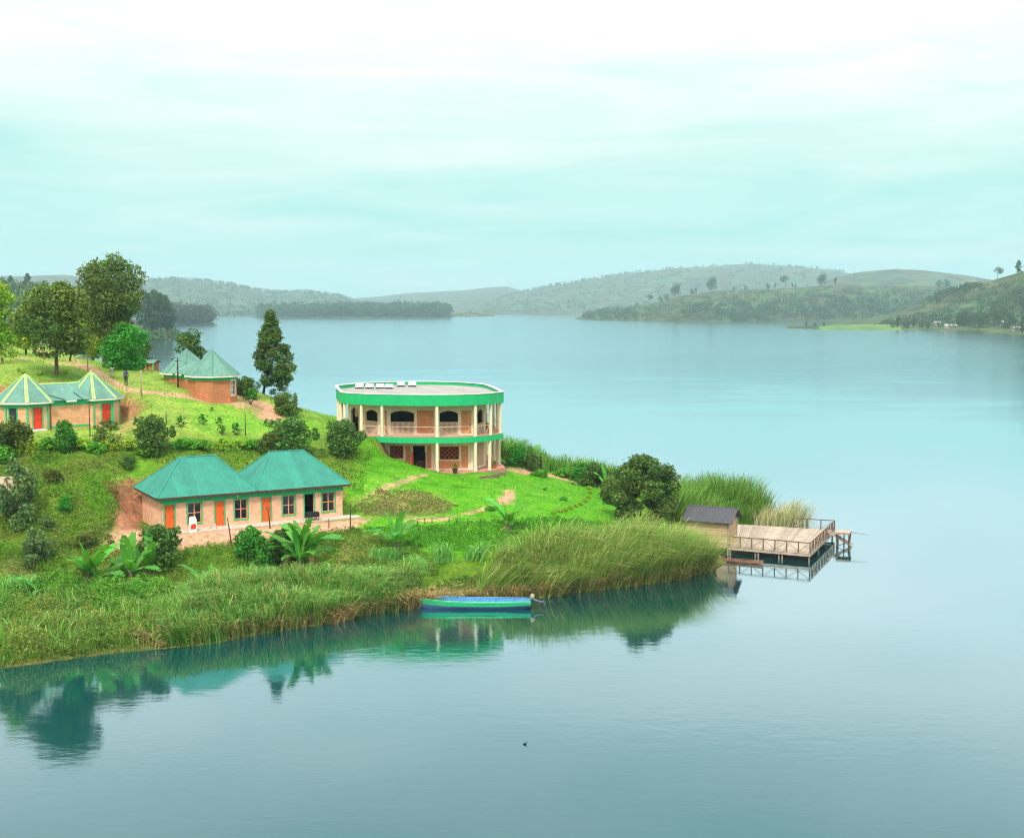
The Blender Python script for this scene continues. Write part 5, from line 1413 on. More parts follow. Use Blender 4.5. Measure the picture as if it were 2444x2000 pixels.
# ---- banana plants: every leaf its own part, torn along its edges
def banana_leaf(seed, L_, w, droop, torn, mat='leaf_banana'):
    r = random.Random(seed); n = 13; v, f = [], []
    def mid(s): return Vector((L_ * (s - 0.18 * droop * s * s), 0, L_ * (0.62 * s * (1 - droop) - 0.85 * droop * s * s * 0.9 + 0.25 * s * (1 - s))))
    for side in (-1, 1):
        j, drop = 0.0, 0.0
        for k in range(n):
            tear = r.random() < torn * 0.45
            if tear: j, drop = r.uniform(-0.16, 0.06), r.uniform(0, 0.10)
            s0, s1 = 0.10 + 0.9 * k / n + (0.018 if tear else 0), 0.10 + 0.9 * (k + 1) / n
            w0, w1 = [w * (1 - drop) * math.sin(math.pi * min(1, 0.05 + 0.93 * s)) ** 0.5 for s in (s0, s1)]
            a, b = mid(s0), mid(s1); b0 = len(v)
            sk_ = Vector((0.05 * L_, 0, 0))
            sag = Vector((0, 0, j * L_ * .3 + 0.10 * w))
            v += [a, b, b + Vector((0, side * w1, 0)) + sag + sk_, a + Vector((0, side * w0, 0)) + sag + sk_]
            f.append((b0, b0 + 1, b0 + 2, b0 + 3) if side > 0 else (b0 + 3, b0 + 2, b0 + 1, b0))
    nb_ = len(v)
    for k in range(9):                                   # the midrib
        s = k / 8; p_ = mid(s); t_ = 0.030 * (1 - 0.85 * s) * (L_ / 2)
        v += [p_ + Vector((0, -t_, 0)), p_ + Vector((0, 0, -t_ * 1.2)), p_ + Vector((0, t_, 0)), p_ + Vector((0, 0, t_ * 0.6))]
    for k in range(8):
        for q_ in range(4): f.append((nb_ + k * 4 + q_, nb_ + k * 4 + (q_ + 1) % 4, nb_ + k * 4 + 4 + (q_ + 1) % 4, nb_ + k * 4 + 4 + q_))
    me = bpy.data.meshes.new('leaf'); me.from_pydata([tuple(x) for x in v], [], f); me.materials.append(M[mat])
    at_ = me.attributes.new('tint', 'FLOAT_COLOR', 'POINT'); c = np.ones((len(v), 4), np.float32); c[:, :3] *= r.uniform(0.65, 1.25); c[nb_:, :3] *= (1.5, 1.2, 1.3)
    at_.data.foreach_set('color', c.ravel())
    return me
BL_UP = [banana_leaf(1, 1.7, 0.26, 0.08, 0.2), banana_leaf(2, 1.9, 0.28, 0.14, 0.9)]
BL_ARC = [banana_leaf(3, 2.3, 0.32, 0.34, 0.9), banana_leaf(4, 2.2, 0.30, 0.46, 1.1), banana_leaf(5, 2.4, 0.33, 0.28, 0.7), banana_leaf(6, 2.1, 0.30, 0.52, 1.0)]
BL_DRY = [banana_leaf(7, 1.7, 0.14, 1.0, 1.4, 'leaf_dry'), banana_leaf(8, 1.5, 0.12, 1.05, 1.4, 'leaf_dry')]
def banana(label, px, py, hpx, stem=0.9, nup=2, narc=6, ndry=2, seed=0, stems=1, Y=None):
    p = spot(px, py, 0) if Y is None else at(px, py, Y)
    if Y is not None: p.z = float(ground(p.x, p.y))
    s = 1.02 * pxm(hpx, p.y) / (stem + 1.75)
    r = random.Random(seed)
    root = empty('banana_plant', p, 0, label, 'banana plant'); root.scale = (s, s, s)
    for q_ in range(stems):
        ox, oy = (0, 0) if q_ == 0 else (r.uniform(-.8, .8), r.uniform(-.5, .5)); sh = stem * (1 if q_ == 0 else r.uniform(.55, .9))
        mb = MB(); mb.tube([(ox, oy, -0.3), (ox, oy, sh * .5), (ox + r.uniform(-.08, .08), oy, sh + 0.1)], [0.13, 0.105, 0.07], 8); mb.build('stem', M['bark'] if q_ % 2 == 0 else M['post_wood'], root, smooth=True)
        a0 = r.random() * 6.28
        for grp, num, tilt in ((BL_UP, nup, 44), (BL_ARC, narc, 22), (BL_DRY, ndry, -10)):
            for k in range(num):
                o = link_mesh('leaf', grp[(k + q_) % len(grp)], root, (ox, oy, sh - (0.2 if grp is BL_DRY else 0.0)))
                a = a0 + 6.283 * k / max(1, num) + r.uniform(-.35, .35)
                o.rotation_euler = (r.uniform(-.25, .25), -R(tilt + r.uniform(-14, 14)), a)
                sc_ = r.uniform(.78, 1.1); o.scale = (sc_, sc_, sc_)
banana('tall banana clump with dry hanging leaves before the open doorway', 722, 1378, 150, 1.5, 2, 7, 4, 1, 3)
banana('spreading banana plant right of the cottage, leaves in a low star', 946, 1324, 100, 0.7, 2, 6, 0, 2)
banana('lone banana plant with one upright leaf on the lawn edge', 1213, 1268, 84, 0.5, 2, 5, 1, 3)
banana('left banana plant of the pair on the lower bank', 210, 1402, 116, 0.6, 3, 5, 2, 4)
banana('banana plant just left of the dark bush by the cottage', 312, 1392, 108, 0.5, 2, 5, 2, 5)
banana('banana plant with a broad upright leaf under the dark bush', 356, 1372, 92, 0.4, 2, 3, 0, 6)
banana('leaning banana plant between the lower pair', 238, 1400, 96, 0.4, 1, 4, 1, 12)
banana('small bright banana plant among the tall grass', 498, 1412, 70, 0.3, 1, 5, 0, 7)
banana('pale banana plant in the thicket by the lakeside path', 1366, 1135, 56, 0.5, 2, 4, 0, 8, Y=141)
banana('grey leaved banana plant behind the standing people', 1268, 1102, 56, 0.7, 0, 5, 0, 9, Y=146)
banana('banana plant in front of the thicket left of the shore tree', 1448, 1160, 70, 0.6, 2, 4, 0, 10, Y=126)
banana('young banana plant hidden in grass at the left margin', 100, 1425, 60, 0.3, 1, 4, 0, 11)

# ---- reeds, tall grass and undergrowth: masses nobody could count
def scatter(poly, n, seed):
    """n points spread evenly over the ground whose photo position falls inside a pixel polygon"""
    r = np.random.default_rng(seed); out = []
    ok_all = inside(PXg, PYg, poly) & (HZ > 0.02)
    js, is_ = np.nonzero(ok_all)
    if len(js) == 0: return np.zeros((0, 3))
    k = r.integers(0, len(js), n)
    x = gx[is_[k]] + r.uniform(-.25, .25, n) * 2 * GS; y = gy[js[k]] + r.uniform(-.25, .25, n) * 2 * GS
    return np.c_[x, y, ground(x, y)]
PXg, PYg = project(GXm, GYm, HZ)
def blades(name, label, base, h, w, lean, cols, seed, spread=0.25, droop=0.5):
    """long bent grass blades, three segments each"""
    r = np.random.default_rng(seed); n = len(base)
    a = r.uniform(0, 2 * np.pi, n)
    cl_ = fbm(base[:, 0] * 1.0, base[:, 1] * 1.0, 2.6, seed, 3)
    L_ = (r.uniform(h[0], h[1], n) * np.clip(0.35 + 1.35 * cl_, 0.5, 1.3))[:, None]
    sw = (fbm(base[:, 0] + 31, base[:, 1], 3.5, seed + 5, 2) - 0.5)[:, None] * np.array([[1.1, 0.3, 0]])
    d = np.stack([np.cos(a), np.sin(a), np.zeros(n)], 1) * spread * r.uniform(.2, 1.2, n)[:, None] + np.asarray(lean) * r.uniform(.2, 1.6, n)[:, None] + sw
    side = np.stack([-np.sin(a + r.uniform(-1, 1, n)), np.cos(a), np.zeros(n)], 1) * (w * r.uniform(.6, 1.4, n))[:, None]
    up = np.array([0, 0, 1.0])
    P0 = base - up * 0.05
    P1 = base + (up * 0.45 + d * 0.28) * L_
    P2 = base + (up * 0.80 + d * 0.72) * L_
    P3 = base + (up * (1.0 - droop * 0.25) + d * (1.15 + droop * .4)) * L_
    v = np.stack([P0 - side, P0 + side, P1 - side * .9, P1 + side * .9, P2 - side * .6, P2 + side * .6, P3, P3 + side * 0.08], 1).reshape(-1, 3)
    o = (np.arange(n) * 8)[:, None]
    q_ = np.concatenate([o + np.array([0, 1, 3, 2]), o + np.array([2, 3, 5, 4]), o + np.array([4, 5, 7, 6])], 0)
    cols = np.asarray(cols); c = cols[r.integers(0, len(cols), n)] * r.uniform(.75, 1.6, n)[:, None]
    me = np_mesh(name, v, q_, M['blade'], np.repeat(c, 8, axis=0))
    o_ = link_mesh(name, me); tag(o_, label, kind='stuff')
    return o_
def undergrowth(name, label, pts_, size, hmax, cols, seed, lumps=2.2):
    """ankle to waist high leafy cover, in mounds"""
    r = np.random.default_rng(seed); n = len(pts_)
    m_ = fbm(pts_[:, 0], pts_[:, 1], lumps, seed, 3)
    hgt = hmax * np.clip((m_ - 0.30) * 2.4, 0.04, 1.15) * r.random(n) ** 0.55
    c = pts_ + np.c_[np.zeros(n), np.zeros(n), hgt]
    up = np.tile(np.array([[0, -0.3, 0.7]]), (n, 1))
    v, q_ = leaf_quads(c, up, size, r, 0.5)
    cols = np.asarray(cols)
    sel = (fbm(pts_[:, 0] + 50, pts_[:, 1], lumps * 1.5, seed + 9, 3) * len(cols) * 1.6 - 0.3 * len(cols) + r.normal(0, .5, n)).astype(int).clip(0, len(cols) - 1)
    t = cols[sel] * r.uniform(.65, 1.35, n)[:, None]
    o_ = link_mesh(name, np_mesh(name, v, q_, M['blade'], np.repeat(t, 4, axis=0))); tag(o_, label, kind='stuff')
    return o_
G1, G2, G3, OL, ST, YG = (0.06, 0.22, 0.03), (0.10, 0.30, 0.045), (0.045, 0.15, 0.02), (0.16, 0.20, 0.04), (0.42, 0.30, 0.13), (0.20, 0.34, 0.05)
shore_left = [(-60, 1610), (0, 1600), (288, 1560), (484, 1545), (645, 1512), (650, 1470), (480, 1490), (300, 1470), (120, 1480), (-60, 1500)]
undergrowth('shore_undergrowth', 'olive shrubby growth along the left waterline', scatter([(-60, 1625), (0, 1604), (288, 1562), (484, 1546), (700, 1505), (690, 1450), (480, 1465), (200, 1440), (-60, 1450)], 40000, 3), 0.085, 1.5, [(0.12, 0.22, 0.025), (0.16, 0.26, 0.03), (0.25, 0.29, 0.05), (0.08, 0.19, 0.02), (0.34, 0.27, 0.10)], 101)
undergrowth('bank_undergrowth', 'bright green leafy growth on the lower left bank', scatter([(-60, 1470), (100, 1465), (480, 1480), (560, 1440), (520, 1400), (260, 1405), (-60, 1395)], 32000, 4), 0.09, 1.5, [(0.07, 0.24, 0.02), (0.10, 0.33, 0.03), (0.16, 0.36, 0.03), (0.06, 0.18, 0.02)], 104, 2.6)
undergrowth('slope_undergrowth', 'patchy weeds over the steep bank left of the cottage', scatter([(-60, 1090), (330, 1085), (300, 1180), (250, 1300), (330, 1330), (330, 1400), (-60, 1400)], 38000, 5), 0.085, 0.45, [(0.09, 0.20, 0.012), (0.12, 0.28, 0.015), (0.17, 0.26, 0.03), (0.20, 0.23, 0.045), (0.07, 0.15, 0.012)], 107, 1.8)
undergrowth('garden_undergrowth', 'mixed weeds between the cottage and the tall grass', scatter([(390, 1310), (560, 1300), (850, 1262), (1000, 1300), (1050, 1370), (880, 1400), (560, 1400), (400, 1400)], 24000, 6), 0.085, 0.5, [(0.09, 0.20, 0.015), (0.12, 0.30, 0.015), (0.18, 0.25, 0.035), (0.07, 0.16, 0.012)], 110, 1.7)
undergrowth('lawn_rough', 'rough grass tussocks at the foot of the lawn', scatter([(860, 1262), (1050, 1250), (1300, 1235), (1480, 1250), (1400, 1300), (1200, 1320), (1000, 1310)], 18000, 8), 0.08, 0.38, [(0.07, 0.26, 0.01), (0.09, 0.33, 0.012), (0.05, 0.18, 0.01)], 113, 1.6)
undergrowth('mound_weeds', 'greyish dry weeds on the mound beside the cottage', scatter([(850, 1205), (900, 1168), (1000, 1172), (1090, 1205), (1060, 1226), (960, 1233), (870, 1232)], 5000, 9), 0.085, 0.24, [(0.17, 0.19, 0.05), (0.22, 0.20, 0.07), (0.10, 0.20, 0.02)], 116, 1.2)
undergrowth('bank_weeds', 'dark weeds on the bank under the terrace hedge', scatter([(330, 1072), (640, 1072), (880, 1080), (870, 1180), (760, 1140), (330, 1100)], 9000, 10), 0.095, 0.30, [(0.07, 0.17, 0.01), (0.10, 0.22, 0.012), (0.13, 0.2, 0.02)], 119, 1.6)
blades('tall_grass', 'tall green grass along the middle shore', scatter([(400, 1548), (560, 1525), (700, 1502), (876, 1466), (990, 1450), (1010, 1400), (880, 1390), (640, 1400), (470, 1420), (420, 1470)], 20000, 21), (0.7, 2.2), 0.028, (0.05, -0.05, 0), [(0.09, 0.28, 0.035), (0.13, 0.36, 0.05), (0.20, 0.42, 0.10), G3, (0.20, 0.26, 0.05), (0.36, 0.32, 0.12)], 122, 0.6, 0.8)
blades('bank_grass', 'ragged long grass on the left shore bank', scatter([(-60, 1600), (0, 1590), (288, 1550), (484, 1535), (480, 1420), (250, 1410), (-60, 1410)], 4200, 31), (0.4, 1.25), 0.024, (0, -0.05, 0), [(0.10, 0.30, 0.03), (0.16, 0.38, 0.05), (0.22, 0.40, 0.10), (0.09, 0.2, 0.02), (0.32, 0.30, 0.11)], 123, 0.7, 0.9)
blades('shore_straw', 'dry straw coloured reed stems at the waterline', scatter([(560, 1532), (700, 1508), (876, 1472), (1000, 1456), (1290, 1432), (1500, 1406), (1705, 1368), (1700, 1345), (1500, 1382), (1290, 1408), (1000, 1432), (860, 1452), (700, 1482), (560, 1508)], 6500, 22), (0.5, 1.25), 0.032, (0.1, -0.35, 0), [ST, (0.34, 0.26, 0.10), (0.24, 0.22, 0.07), (0.46, 0.32, 0.17)], 125, 0.6, 0.9)
blades('reed_bed', 'tall olive reed bed bending right before the boathouse', scatter([(1130, 1425), (1290, 1424), (1498, 1400), (1613, 1385), (1698, 1364), (1690, 1350), (1645, 1325), (1590, 1288), (1440, 1300), (1300, 1318), (1180, 1360)], 17000, 23), (0.9, 3.1), 0.028, (0.34, -0.08, 0), [(0.17, 0.28, 0.04), (0.12, 0.30, 0.035), (0.24, 0.32, 0.07), (0.09, 0.2, 0.02), (0.40, 0.36, 0.15), (0.30, 0.34, 0.10)], 128, 0.55, 0.9)
undergrowth('reed_floor', 'low leafy plants at the foot of the reeds', scatter([(1020, 1445), (1290, 1424), (1400, 1410), (1400, 1350), (1150, 1370), (1040, 1390)], 9000, 24), 0.10, 0.8, [(0.07, 0.16, 0.015), (0.10, 0.22, 0.02), (0.16, 0.22, 0.04)], 131, 1.6)
def world_scatter(poly, n, seed):
    r = np.random.default_rng(seed); P_ = np.array(poly); x = r.uniform(P_[:, 0].min(), P_[:, 0].max(), n * 3); y = r.uniform(P_[:, 1].min(), P_[:, 1].max(), n * 3)
    k = inside(x, y, poly); x, y = x[k][:n], y[k][:n]
    return np.c_[x, y, np.maximum(ground(x, y), -0.2)]
blades('back_reeds', 'bright reeds behind the boathouse and deck', world_scatter([(14.5, 117), (18.8, 116.5), (20.5, 122.8), (24.5, 125.2), (27, 129.5), (25, 134), (17, 131), (14, 124)], 8500, 25), (1.2, 3.7), 0.03, (0.16, 0.0, 0), [(0.10, 0.25, 0.03), (0.13, 0.34, 0.03), (0.07, 0.17, 0.02), (0.20, 0.26, 0.06)], 134, 0.36, 0.7)
blades('pale_reeds', 'pale dry reeds thinning out behind the deck', world_scatter([(24, 123.6), (27.5, 124), (30.5, 126.5), (29, 131), (26, 129)], 900, 26), (1.6, 2.9), 0.022, (0.25, 0, 0), [(0.55, 0.48, 0.30), (0.40, 0.38, 0.2), (0.2, 0.26, 0.1)], 137, 0.4, 0.6)
blades('lakeside_cane', 'cane and long grass along the far rim of the lawn', world_scatter([(-1, 143), (5, 141.5), (12, 133), (14, 126.5), (17, 131), (12, 141), (4, 148), (-4, 151)], 7000, 27), (1.2, 2.6), 0.036, (0.02, 0, 0), [(0.10, 0.27, 0.03), (0.14, 0.34, 0.04), (0.08, 0.2, 0.02), (0.17, 0.25, 0.05)], 140, 0.4, 0.6)
blades('lawn_tufts', 'grass tufts over the turf of the slopes', scatter([(-60, 830), (700, 900), (860, 1010), (1480, 1150), (1450, 1300), (1000, 1330), (850, 1200), (330, 1090), (-60, 1090)], 16000, 28), (0.10, 0.26), 0.03, (0, 0, 0), [(0.14, 0.38, 0.02), (0.22, 0.42, 0.04), (0.11, 0.34, 0.015), (0.28, 0.38, 0.08)], 143, 0.6, 0.5)
blades('fern_clump', 'pale feathery grass clumps on the lower bank', np.concatenate([np.array(hit(px, py))[None] + np.c_[np.random.default_rng(int(px)).normal(0, .35, (160, 2)), np.zeros(160)] for px, py in ((925, 1345), (905, 1330), (1130, 1335), (1000, 1370), (1060, 1340), (455, 1425), (660, 1395), (15, 1420), (60, 1425), (870, 1385))]), (0.7, 1.5), 0.03, (0, 0, 0), [(0.16, 0.40, 0.08), (0.22, 0.42, 0.12), (0.10, 0.30, 0.05)], 146, 0.6, 0.9)
# a sprinkling of orange flowers in the left shore growth
fp = scatter([(190, 1480), (360, 1470), (370, 1520), (200, 1530)], 40, 30)
v, q_ = leaf_quads(fp + np.array([0, -0.1, 0.85]), np.tile(np.array([[0, -0.5, 0.6]]), (len(fp), 1)), 0.045, np.random.default_rng(3), 0.9)
o_ = link_mesh('flowers', np_mesh('flowers', v, q_, M['blade'], np.tile(np.array([[0.75, 0.30, 0.03]]), (len(v), 1)))); tag(o_, 'scattered orange flowers in the shore growth', kind='stuff')

# ================================================================== the far country
fh = bpy.data.materials.new('far_hill'); fh.use_nodes = True
t = fh.node_tree; p_ = t.nodes['Principled BSDF']; p_.inputs['Roughness'].default_value = 0.95; p_.inputs['Specular IOR Level'].default_value = 0.05
co = N(t, 'ShaderNodeTexCoord'); mpn = N(t, 'ShaderNodeMapping'); mpn.inputs['Scale'].default_value = (0.012, 0.006, 0.03); t.links.new(co.outputs['Object'], mpn.inputs[0])
f1 = N(t, 'ShaderNodeTexVoronoi'); f1.inputs['Scale'].default_value = 1.6; t.links.new(mpn.outputs[0], f1.inputs[0])
f2 = N(t, 'ShaderNodeTexNoise'); f2.inputs['Scale'].default_value = 2.2; f2.inputs['Detail'].default_value = 9; f2.inputs['Roughness'].default_value = 0.7; t.links.new(mpn.outputs[0], f2.inputs[0])
base_c = ramp(t, f2.outputs[0], [(0.32, (0.020, 0.050, 0.020)), (0.47, (0.045, 0.080, 0.025)), (0.58, (0.095, 0.115, 0.040)), (0.72, (0.18, 0.15, 0.08))])
field = mix_color(t, 0.35, base_c, f1.outputs['Color'], 'OVERLAY')
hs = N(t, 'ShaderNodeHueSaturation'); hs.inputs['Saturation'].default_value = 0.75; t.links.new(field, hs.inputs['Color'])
t.links.new(hs.outputs[0], p_.inputs['Base Color'])
nh = fh.copy(); nh.name = 'near_hill'
for n_ in nh.node_tree.nodes:
    if n_.type == 'MAPPING': n_.inputs['Scale'].default_value = (0.02, 0.012, 0.05)
    if n_.type == 'VALTORGB':
        for e, c in zip(n_.color_ramp.elements, ((0.014, 0.038, 0.012), (0.034, 0.070, 0.016), (0.080, 0.125, 0.026), (0.16, 0.16, 0.06))): e.color = (*c, 1)
MATS['far_hill'], MATS['near_hill'] = fh, nh
def land(name, label, prof, depth, mat, rise=1.0, flat=0.0, seed=1, nu=160, nv=26, bumps=4.0):
    """a hill from its shoreline (px, shore y) and skyline (px, top y) as seen from the lake; the ridge stands 'depth' metres behind the shore"""
    pr = np.array(prof, float)
    px = np.linspace(pr[0, 0], pr[-1, 0], nu)
    ys, yt = np.interp(px, pr[:, 0], pr[:, 1]), np.interp(px, pr[:, 0], pr[:, 2])
    s_ = np.linspace(0, 1, nv)
    sh = np.array([on_z(a, b, 0.0)[:2] for a, b in zip(px, ys)])
    dirs = sh / np.linalg.norm(sh, axis=1)[:, None]
    Vv = []
    for i in range(nu):
        rp = sh[i] + dirs[i] * depth
        zt = at(px[i], yt[i], rp[1]).z
        for sv in s_:
            q2 = sh[i] + dirs[i] * depth * sv
            u = max(0, (sv - flat) / (1 - flat)); e = u ** rise; e = e * e * (3 - 2 * e) * 0.6 + e * 0.4
            z = zt * e + 1.2 * min(1, sv * 12)
            z += (fbm(np.array(q2[0]), np.array(q2[1]), depth * .22, seed, 4) - 0.5) * bumps * min(1, sv * 5) * (1 - 0.7 * sv)
            Vv.append((q2[0], q2[1], z if sv > 0 else -0.6))
        for bk, zf in ((1.12, 0.55), (1.25, -0.02)):
            q2 = sh[i] + dirs[i] * depth * bk; Vv.append((q2[0], q2[1], zt * zf - (2 if zf < 0 else 0)))
    nn = nv + 2; Vv = np.array(Vv)
    ii, jj = np.meshgrid(np.arange(nn - 1), np.arange(nu - 1)); b_ = (jj * nn + ii).ravel()
    q_ = np.stack([b_, b_ + nn, b_ + nn + 1, b_ + 1], 1)
    o_ = link_mesh(name, np_mesh(name, Vv, q_, M[mat], smooth=True)); tag(o_, label, kind='structure')
    G_ = Vv.reshape(nu, nn, 3)
    def pos(pxv, sv):
        fu = np.clip((pxv - px[0]) / (px[-1] - px[0]) * (nu - 1), 0, nu - 1.001); fv = np.clip(sv * (nv - 1), 0, nv - 1.001)
        i, j = int(fu), int(fv); a, b = fu - i, fv - j
        return (G_[i, j] * (1 - a) + G_[i + 1, j] * a) * (1 - b) + (G_[i, j + 1] * (1 - a) + G_[i + 1, j + 1] * a) * b
    return pos
far_mid = land('far_hill_middle', 'palest far hill at the end of the lake', [(800, 752, 716), (899, 752, 709), (980, 752, 700), (1106, 752, 694), (1164, 752, 687), (1210, 752, 685), (1250, 752, 696), (1330, 752, 722)], 3000, 'far_hill', 1.0, 0, 3)
far_left = land('far_hill_left', 'hazy wooded hill across the lake on the left', [(-200, 756, 656), (60, 756, 660), (160, 756, 657), (250, 755, 668), (346, 755, 673), (415, 755, 668), (495, 755, 672), (553, 755, 680), (611, 754, 694), (680, 753, 699), (737, 753, 698), (807, 753, 708), (850, 752, 720), (900, 752, 738), (940, 752, 750)], 1500, 'far_hill', 0.9, 0, 5)
far_right = land('far_hill_right', 'long hazy hill with fields across the lake on the right', [(1100, 751, 747), (1152, 752, 728), (1200, 752, 711), (1245, 752, 699), (1310, 752, 685), (1383, 752, 672), (1498, 752, 654), (1613, 752, 641), (1700, 752, 637), (1786, 752, 631), (1880, 752, 637), (1959, 752, 643), (2074, 752, 661), (2250, 752, 680), (2600, 752, 690)], 1500, 'far_hill', 0.9, 0, 7, bumps=14)
far_right2 = land('far_hill_shoulder', 'second hazy ridge at the far right', [(1930, 758, 690), (1990, 758, 664), (2050, 758, 650), (2132, 758, 643), (2200, 758, 646), (2305, 758, 659), (2380, 758, 672), (2480, 758, 692), (2650, 758, 700)], 900, 'far_hill', 0.8, 0, 9, bumps=8)
head = land('headland', 'green headland with scrub across the lake', [(1372, 763, 761.5), (1400, 764, 752), (1440, 765, 742), (1500, 766, 738), (1560, 767, 724), (1620, 768, 709), (1700, 768, 697), (1800, 768, 693), (1900, 767, 689), (2000, 767, 682), (2100, 766, 683), (2240, 766, 685), (2330, 766, 692), (2500, 766, 700)], 420, 'near_hill', 0.75, 0.06, 11, bumps=6)
near_r = land('right_shore', 'meadow shore and rising field at the right edge', [(1878, 784, 782), (1920, 785, 778), (2000, 787, 772), (2100, 788, 757), (2180, 789, 735), (2240, 790, 706), (2300, 792, 689), (2380, 796, 668), (2444, 802, 648), (2560, 812, 625), (2750, 825, 620)], 420, 'near_hill', 1.25, 0.22, 13, bumps=5)
material('meadow_grass', (0.085, 0.165, 0.03), 0.95, 0.45, 0.04)
material('sand', (0.42, 0.34, 0.24), 0.95, 0.3, 0.03)
meadow = land('meadow', 'bright green meadow on the low right shore', [(1955, 787.6, 781), (1990, 787.8, 778.5), (2060, 788.4, 777), (2120, 789, 777), (2150, 789, 781)], 150, 'meadow_grass', 1, 0, 16, nu=40, nv=8, bumps=0.6)
point = land('low_point', 'low grassy point right of the wooded island', [(1040, 755, 753), (1080, 756, 750), (1120, 756, 747), (1180, 755.5, 753.5)], 120, 'near_hill', 1, 0, 15, nu=30, nv=8, bumps=1)
isl = land('island', 'low ground of the wooded island', [(600, 758, 756), (640, 759, 751), (800, 759, 749), (1000, 758.5, 749), (1075, 758, 751), (1090, 757, 755.5)], 110, 'near_hill', 1, 0, 17, nu=60, nv=8, bumps=1)
spit = land('wooded_spit', 'low ground of the dark wooded spit', [(340, 776, 770), (420, 775, 768), (480, 774, 769), (512, 772.5, 771.5)], 120, 'near_hill', 1, 0, 18, nu=30, nv=8, bumps=1)
lefth = land('left_shore', 'wooded mainland slope behind the big trees', [(-420, 835, 715), (-200, 832, 710), (0, 828, 700), (100, 826, 706), (180, 824, 728), (260, 820, 748), (340, 815, 770), (400, 812, 785), (432, 810, 805)], 330, 'near_hill', 1.0, 0.02, 19, bumps=4)
# ---- woods: every far wood that reads as one mass is one object
def wood(name, label, pos, spans, n, h, seed, mat='leaf_blue', crown=0.36, per=46, size=0.075, shape='round'):
    r = np.random.default_rng(seed); C_, O_, S_, T_ = [], [], [], []
    mbk = MB()
    for k in range(n):
        a, b, s0, s1 = spans[r.integers(len(spans))]
        P_ = pos(r.uniform(a, b), r.uniform(s0, s1)); H_ = r.uniform(*h)
        nk = per; d = rand_unit(nk, r)
        cz = 0.44
        c = P_ + d * np.array([crown, crown, 0.40]) * H_ * r.uniform(.55, 1.05, nk)[:, None] + np.array([0, 0, H_ * cz])
        C_.append(c); O_.append(d); S_.append(np.full(nk, H_ * size)); T_.append(np.full((nk, 3), r.uniform(.72, 1.3)) * np.array([r.uniform(.85, 1.2), 1, r.uniform(.85, 1.15)]))
    C_, O_, S_, T_ = map(np.concatenate, (C_, O_, S_, T_))
    v, q_ = leaf_quads(C_, O_, 1.0, r, 0.75)
    cc = np.repeat(C_, 4, axis=0); v = cc + (v - cc) * np.repeat(S_, 4)[:, None]
    o_ = link_mesh(name, np_mesh(name, v, q_, M[mat], np.repeat(T_ * r.uniform(.75, 1.25, len(T_))[:, None], 4, axis=0))); tag(o_, label, kind='stuff')
wood('island_wood', 'dense eucalyptus wood covering the island', isl, [(615, 1075, 0.1, 0.95), (800, 1070, .1, .6), (690, 1070, .2, .9)], 420, (22, 38), 201, 'leaf_far', per=60)
wood('island_wood', 'lower trees at the left tip of the island', isl, [(615, 780, 0.05, .5)], 80, (14, 24), 203, 'leaf_far')
wood('spit_wood', 'dark wood on the spit left of the lake', spit, [(415, 508, 0.05, .9), (350, 470, .1, .9)], 150, (18, 32), 205, 'leaf_far', per=60)
wood('mainland_wood', 'dark wood on the mainland slope at upper left', lefth, [(-200, 240, 0.25, 1.0), (-100, 180, .6, 1.0)], 330, (9, 15), 207, 'leaf_dark', per=60)
wood('headland_scrub', 'scrub and bushes over the headland', head, [(1400, 2330, 0.02, .6), (1440, 2250, .05, .78), (1640, 2300, .05, .45)], 1000, (3, 9), 209, 'leaf_far', .6, 26, .13)
wood('headland_wood', 'dark thickets along the lower slopes of the headland', head, [(1600, 2320, .05, .30), (1640, 2100, .1, .45), (1900, 2330, .1, .6)], 620, (6, 13), 231, 'leaf_far', .55, 30, .12)
wood('headland_tip_trees', 'small trees at the tip of the headland', head, [(1392, 1520, .05, .95)], 120, (6, 13), 211, 'leaf_far', .45, 30, .11)
wood('right_shore_scrub', 'scrub and hedges over the right shore', near_r, [(2150, 2500, .25, .7), (2220, 2500, .15, .95), (2100, 2300, .3, .6)], 420, (2.5, 8), 213, 'leaf_far', .6, 30, .12)
wood('right_ridge_wood', 'dark wood where the right ridge meets the headland', near_r, [(2190, 2340, .8, 1.0), (2230, 2330, .9, 1.0), (2330, 2460, .45, .7)], 150, (4, 9), 229, 'leaf_far', .6, 30, .12)
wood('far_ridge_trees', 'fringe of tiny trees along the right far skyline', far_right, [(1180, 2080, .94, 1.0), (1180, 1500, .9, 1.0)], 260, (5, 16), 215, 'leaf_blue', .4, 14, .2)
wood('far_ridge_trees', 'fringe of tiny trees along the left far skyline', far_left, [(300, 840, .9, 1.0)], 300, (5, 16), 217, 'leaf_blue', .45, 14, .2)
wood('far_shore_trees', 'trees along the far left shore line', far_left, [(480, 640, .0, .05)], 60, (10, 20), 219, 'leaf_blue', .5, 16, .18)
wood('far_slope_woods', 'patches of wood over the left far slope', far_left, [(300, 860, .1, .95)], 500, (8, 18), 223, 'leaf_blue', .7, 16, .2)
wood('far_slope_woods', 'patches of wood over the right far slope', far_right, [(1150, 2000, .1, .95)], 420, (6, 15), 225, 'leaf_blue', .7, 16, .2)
wood('inlet_scrub', 'low scrub along the inlet under the eucalyptus grove', lefth, [(300, 425, .0, .2)], 70, (3, 9), 227, 'leaf_dark', .6, 30, .13)
wood('point_trees', 'few low trees on the grassy point', point, [(1090, 1160, .3, .9)], 14, (4, 8), 221, 'leaf_blue', .5, 16, .18)
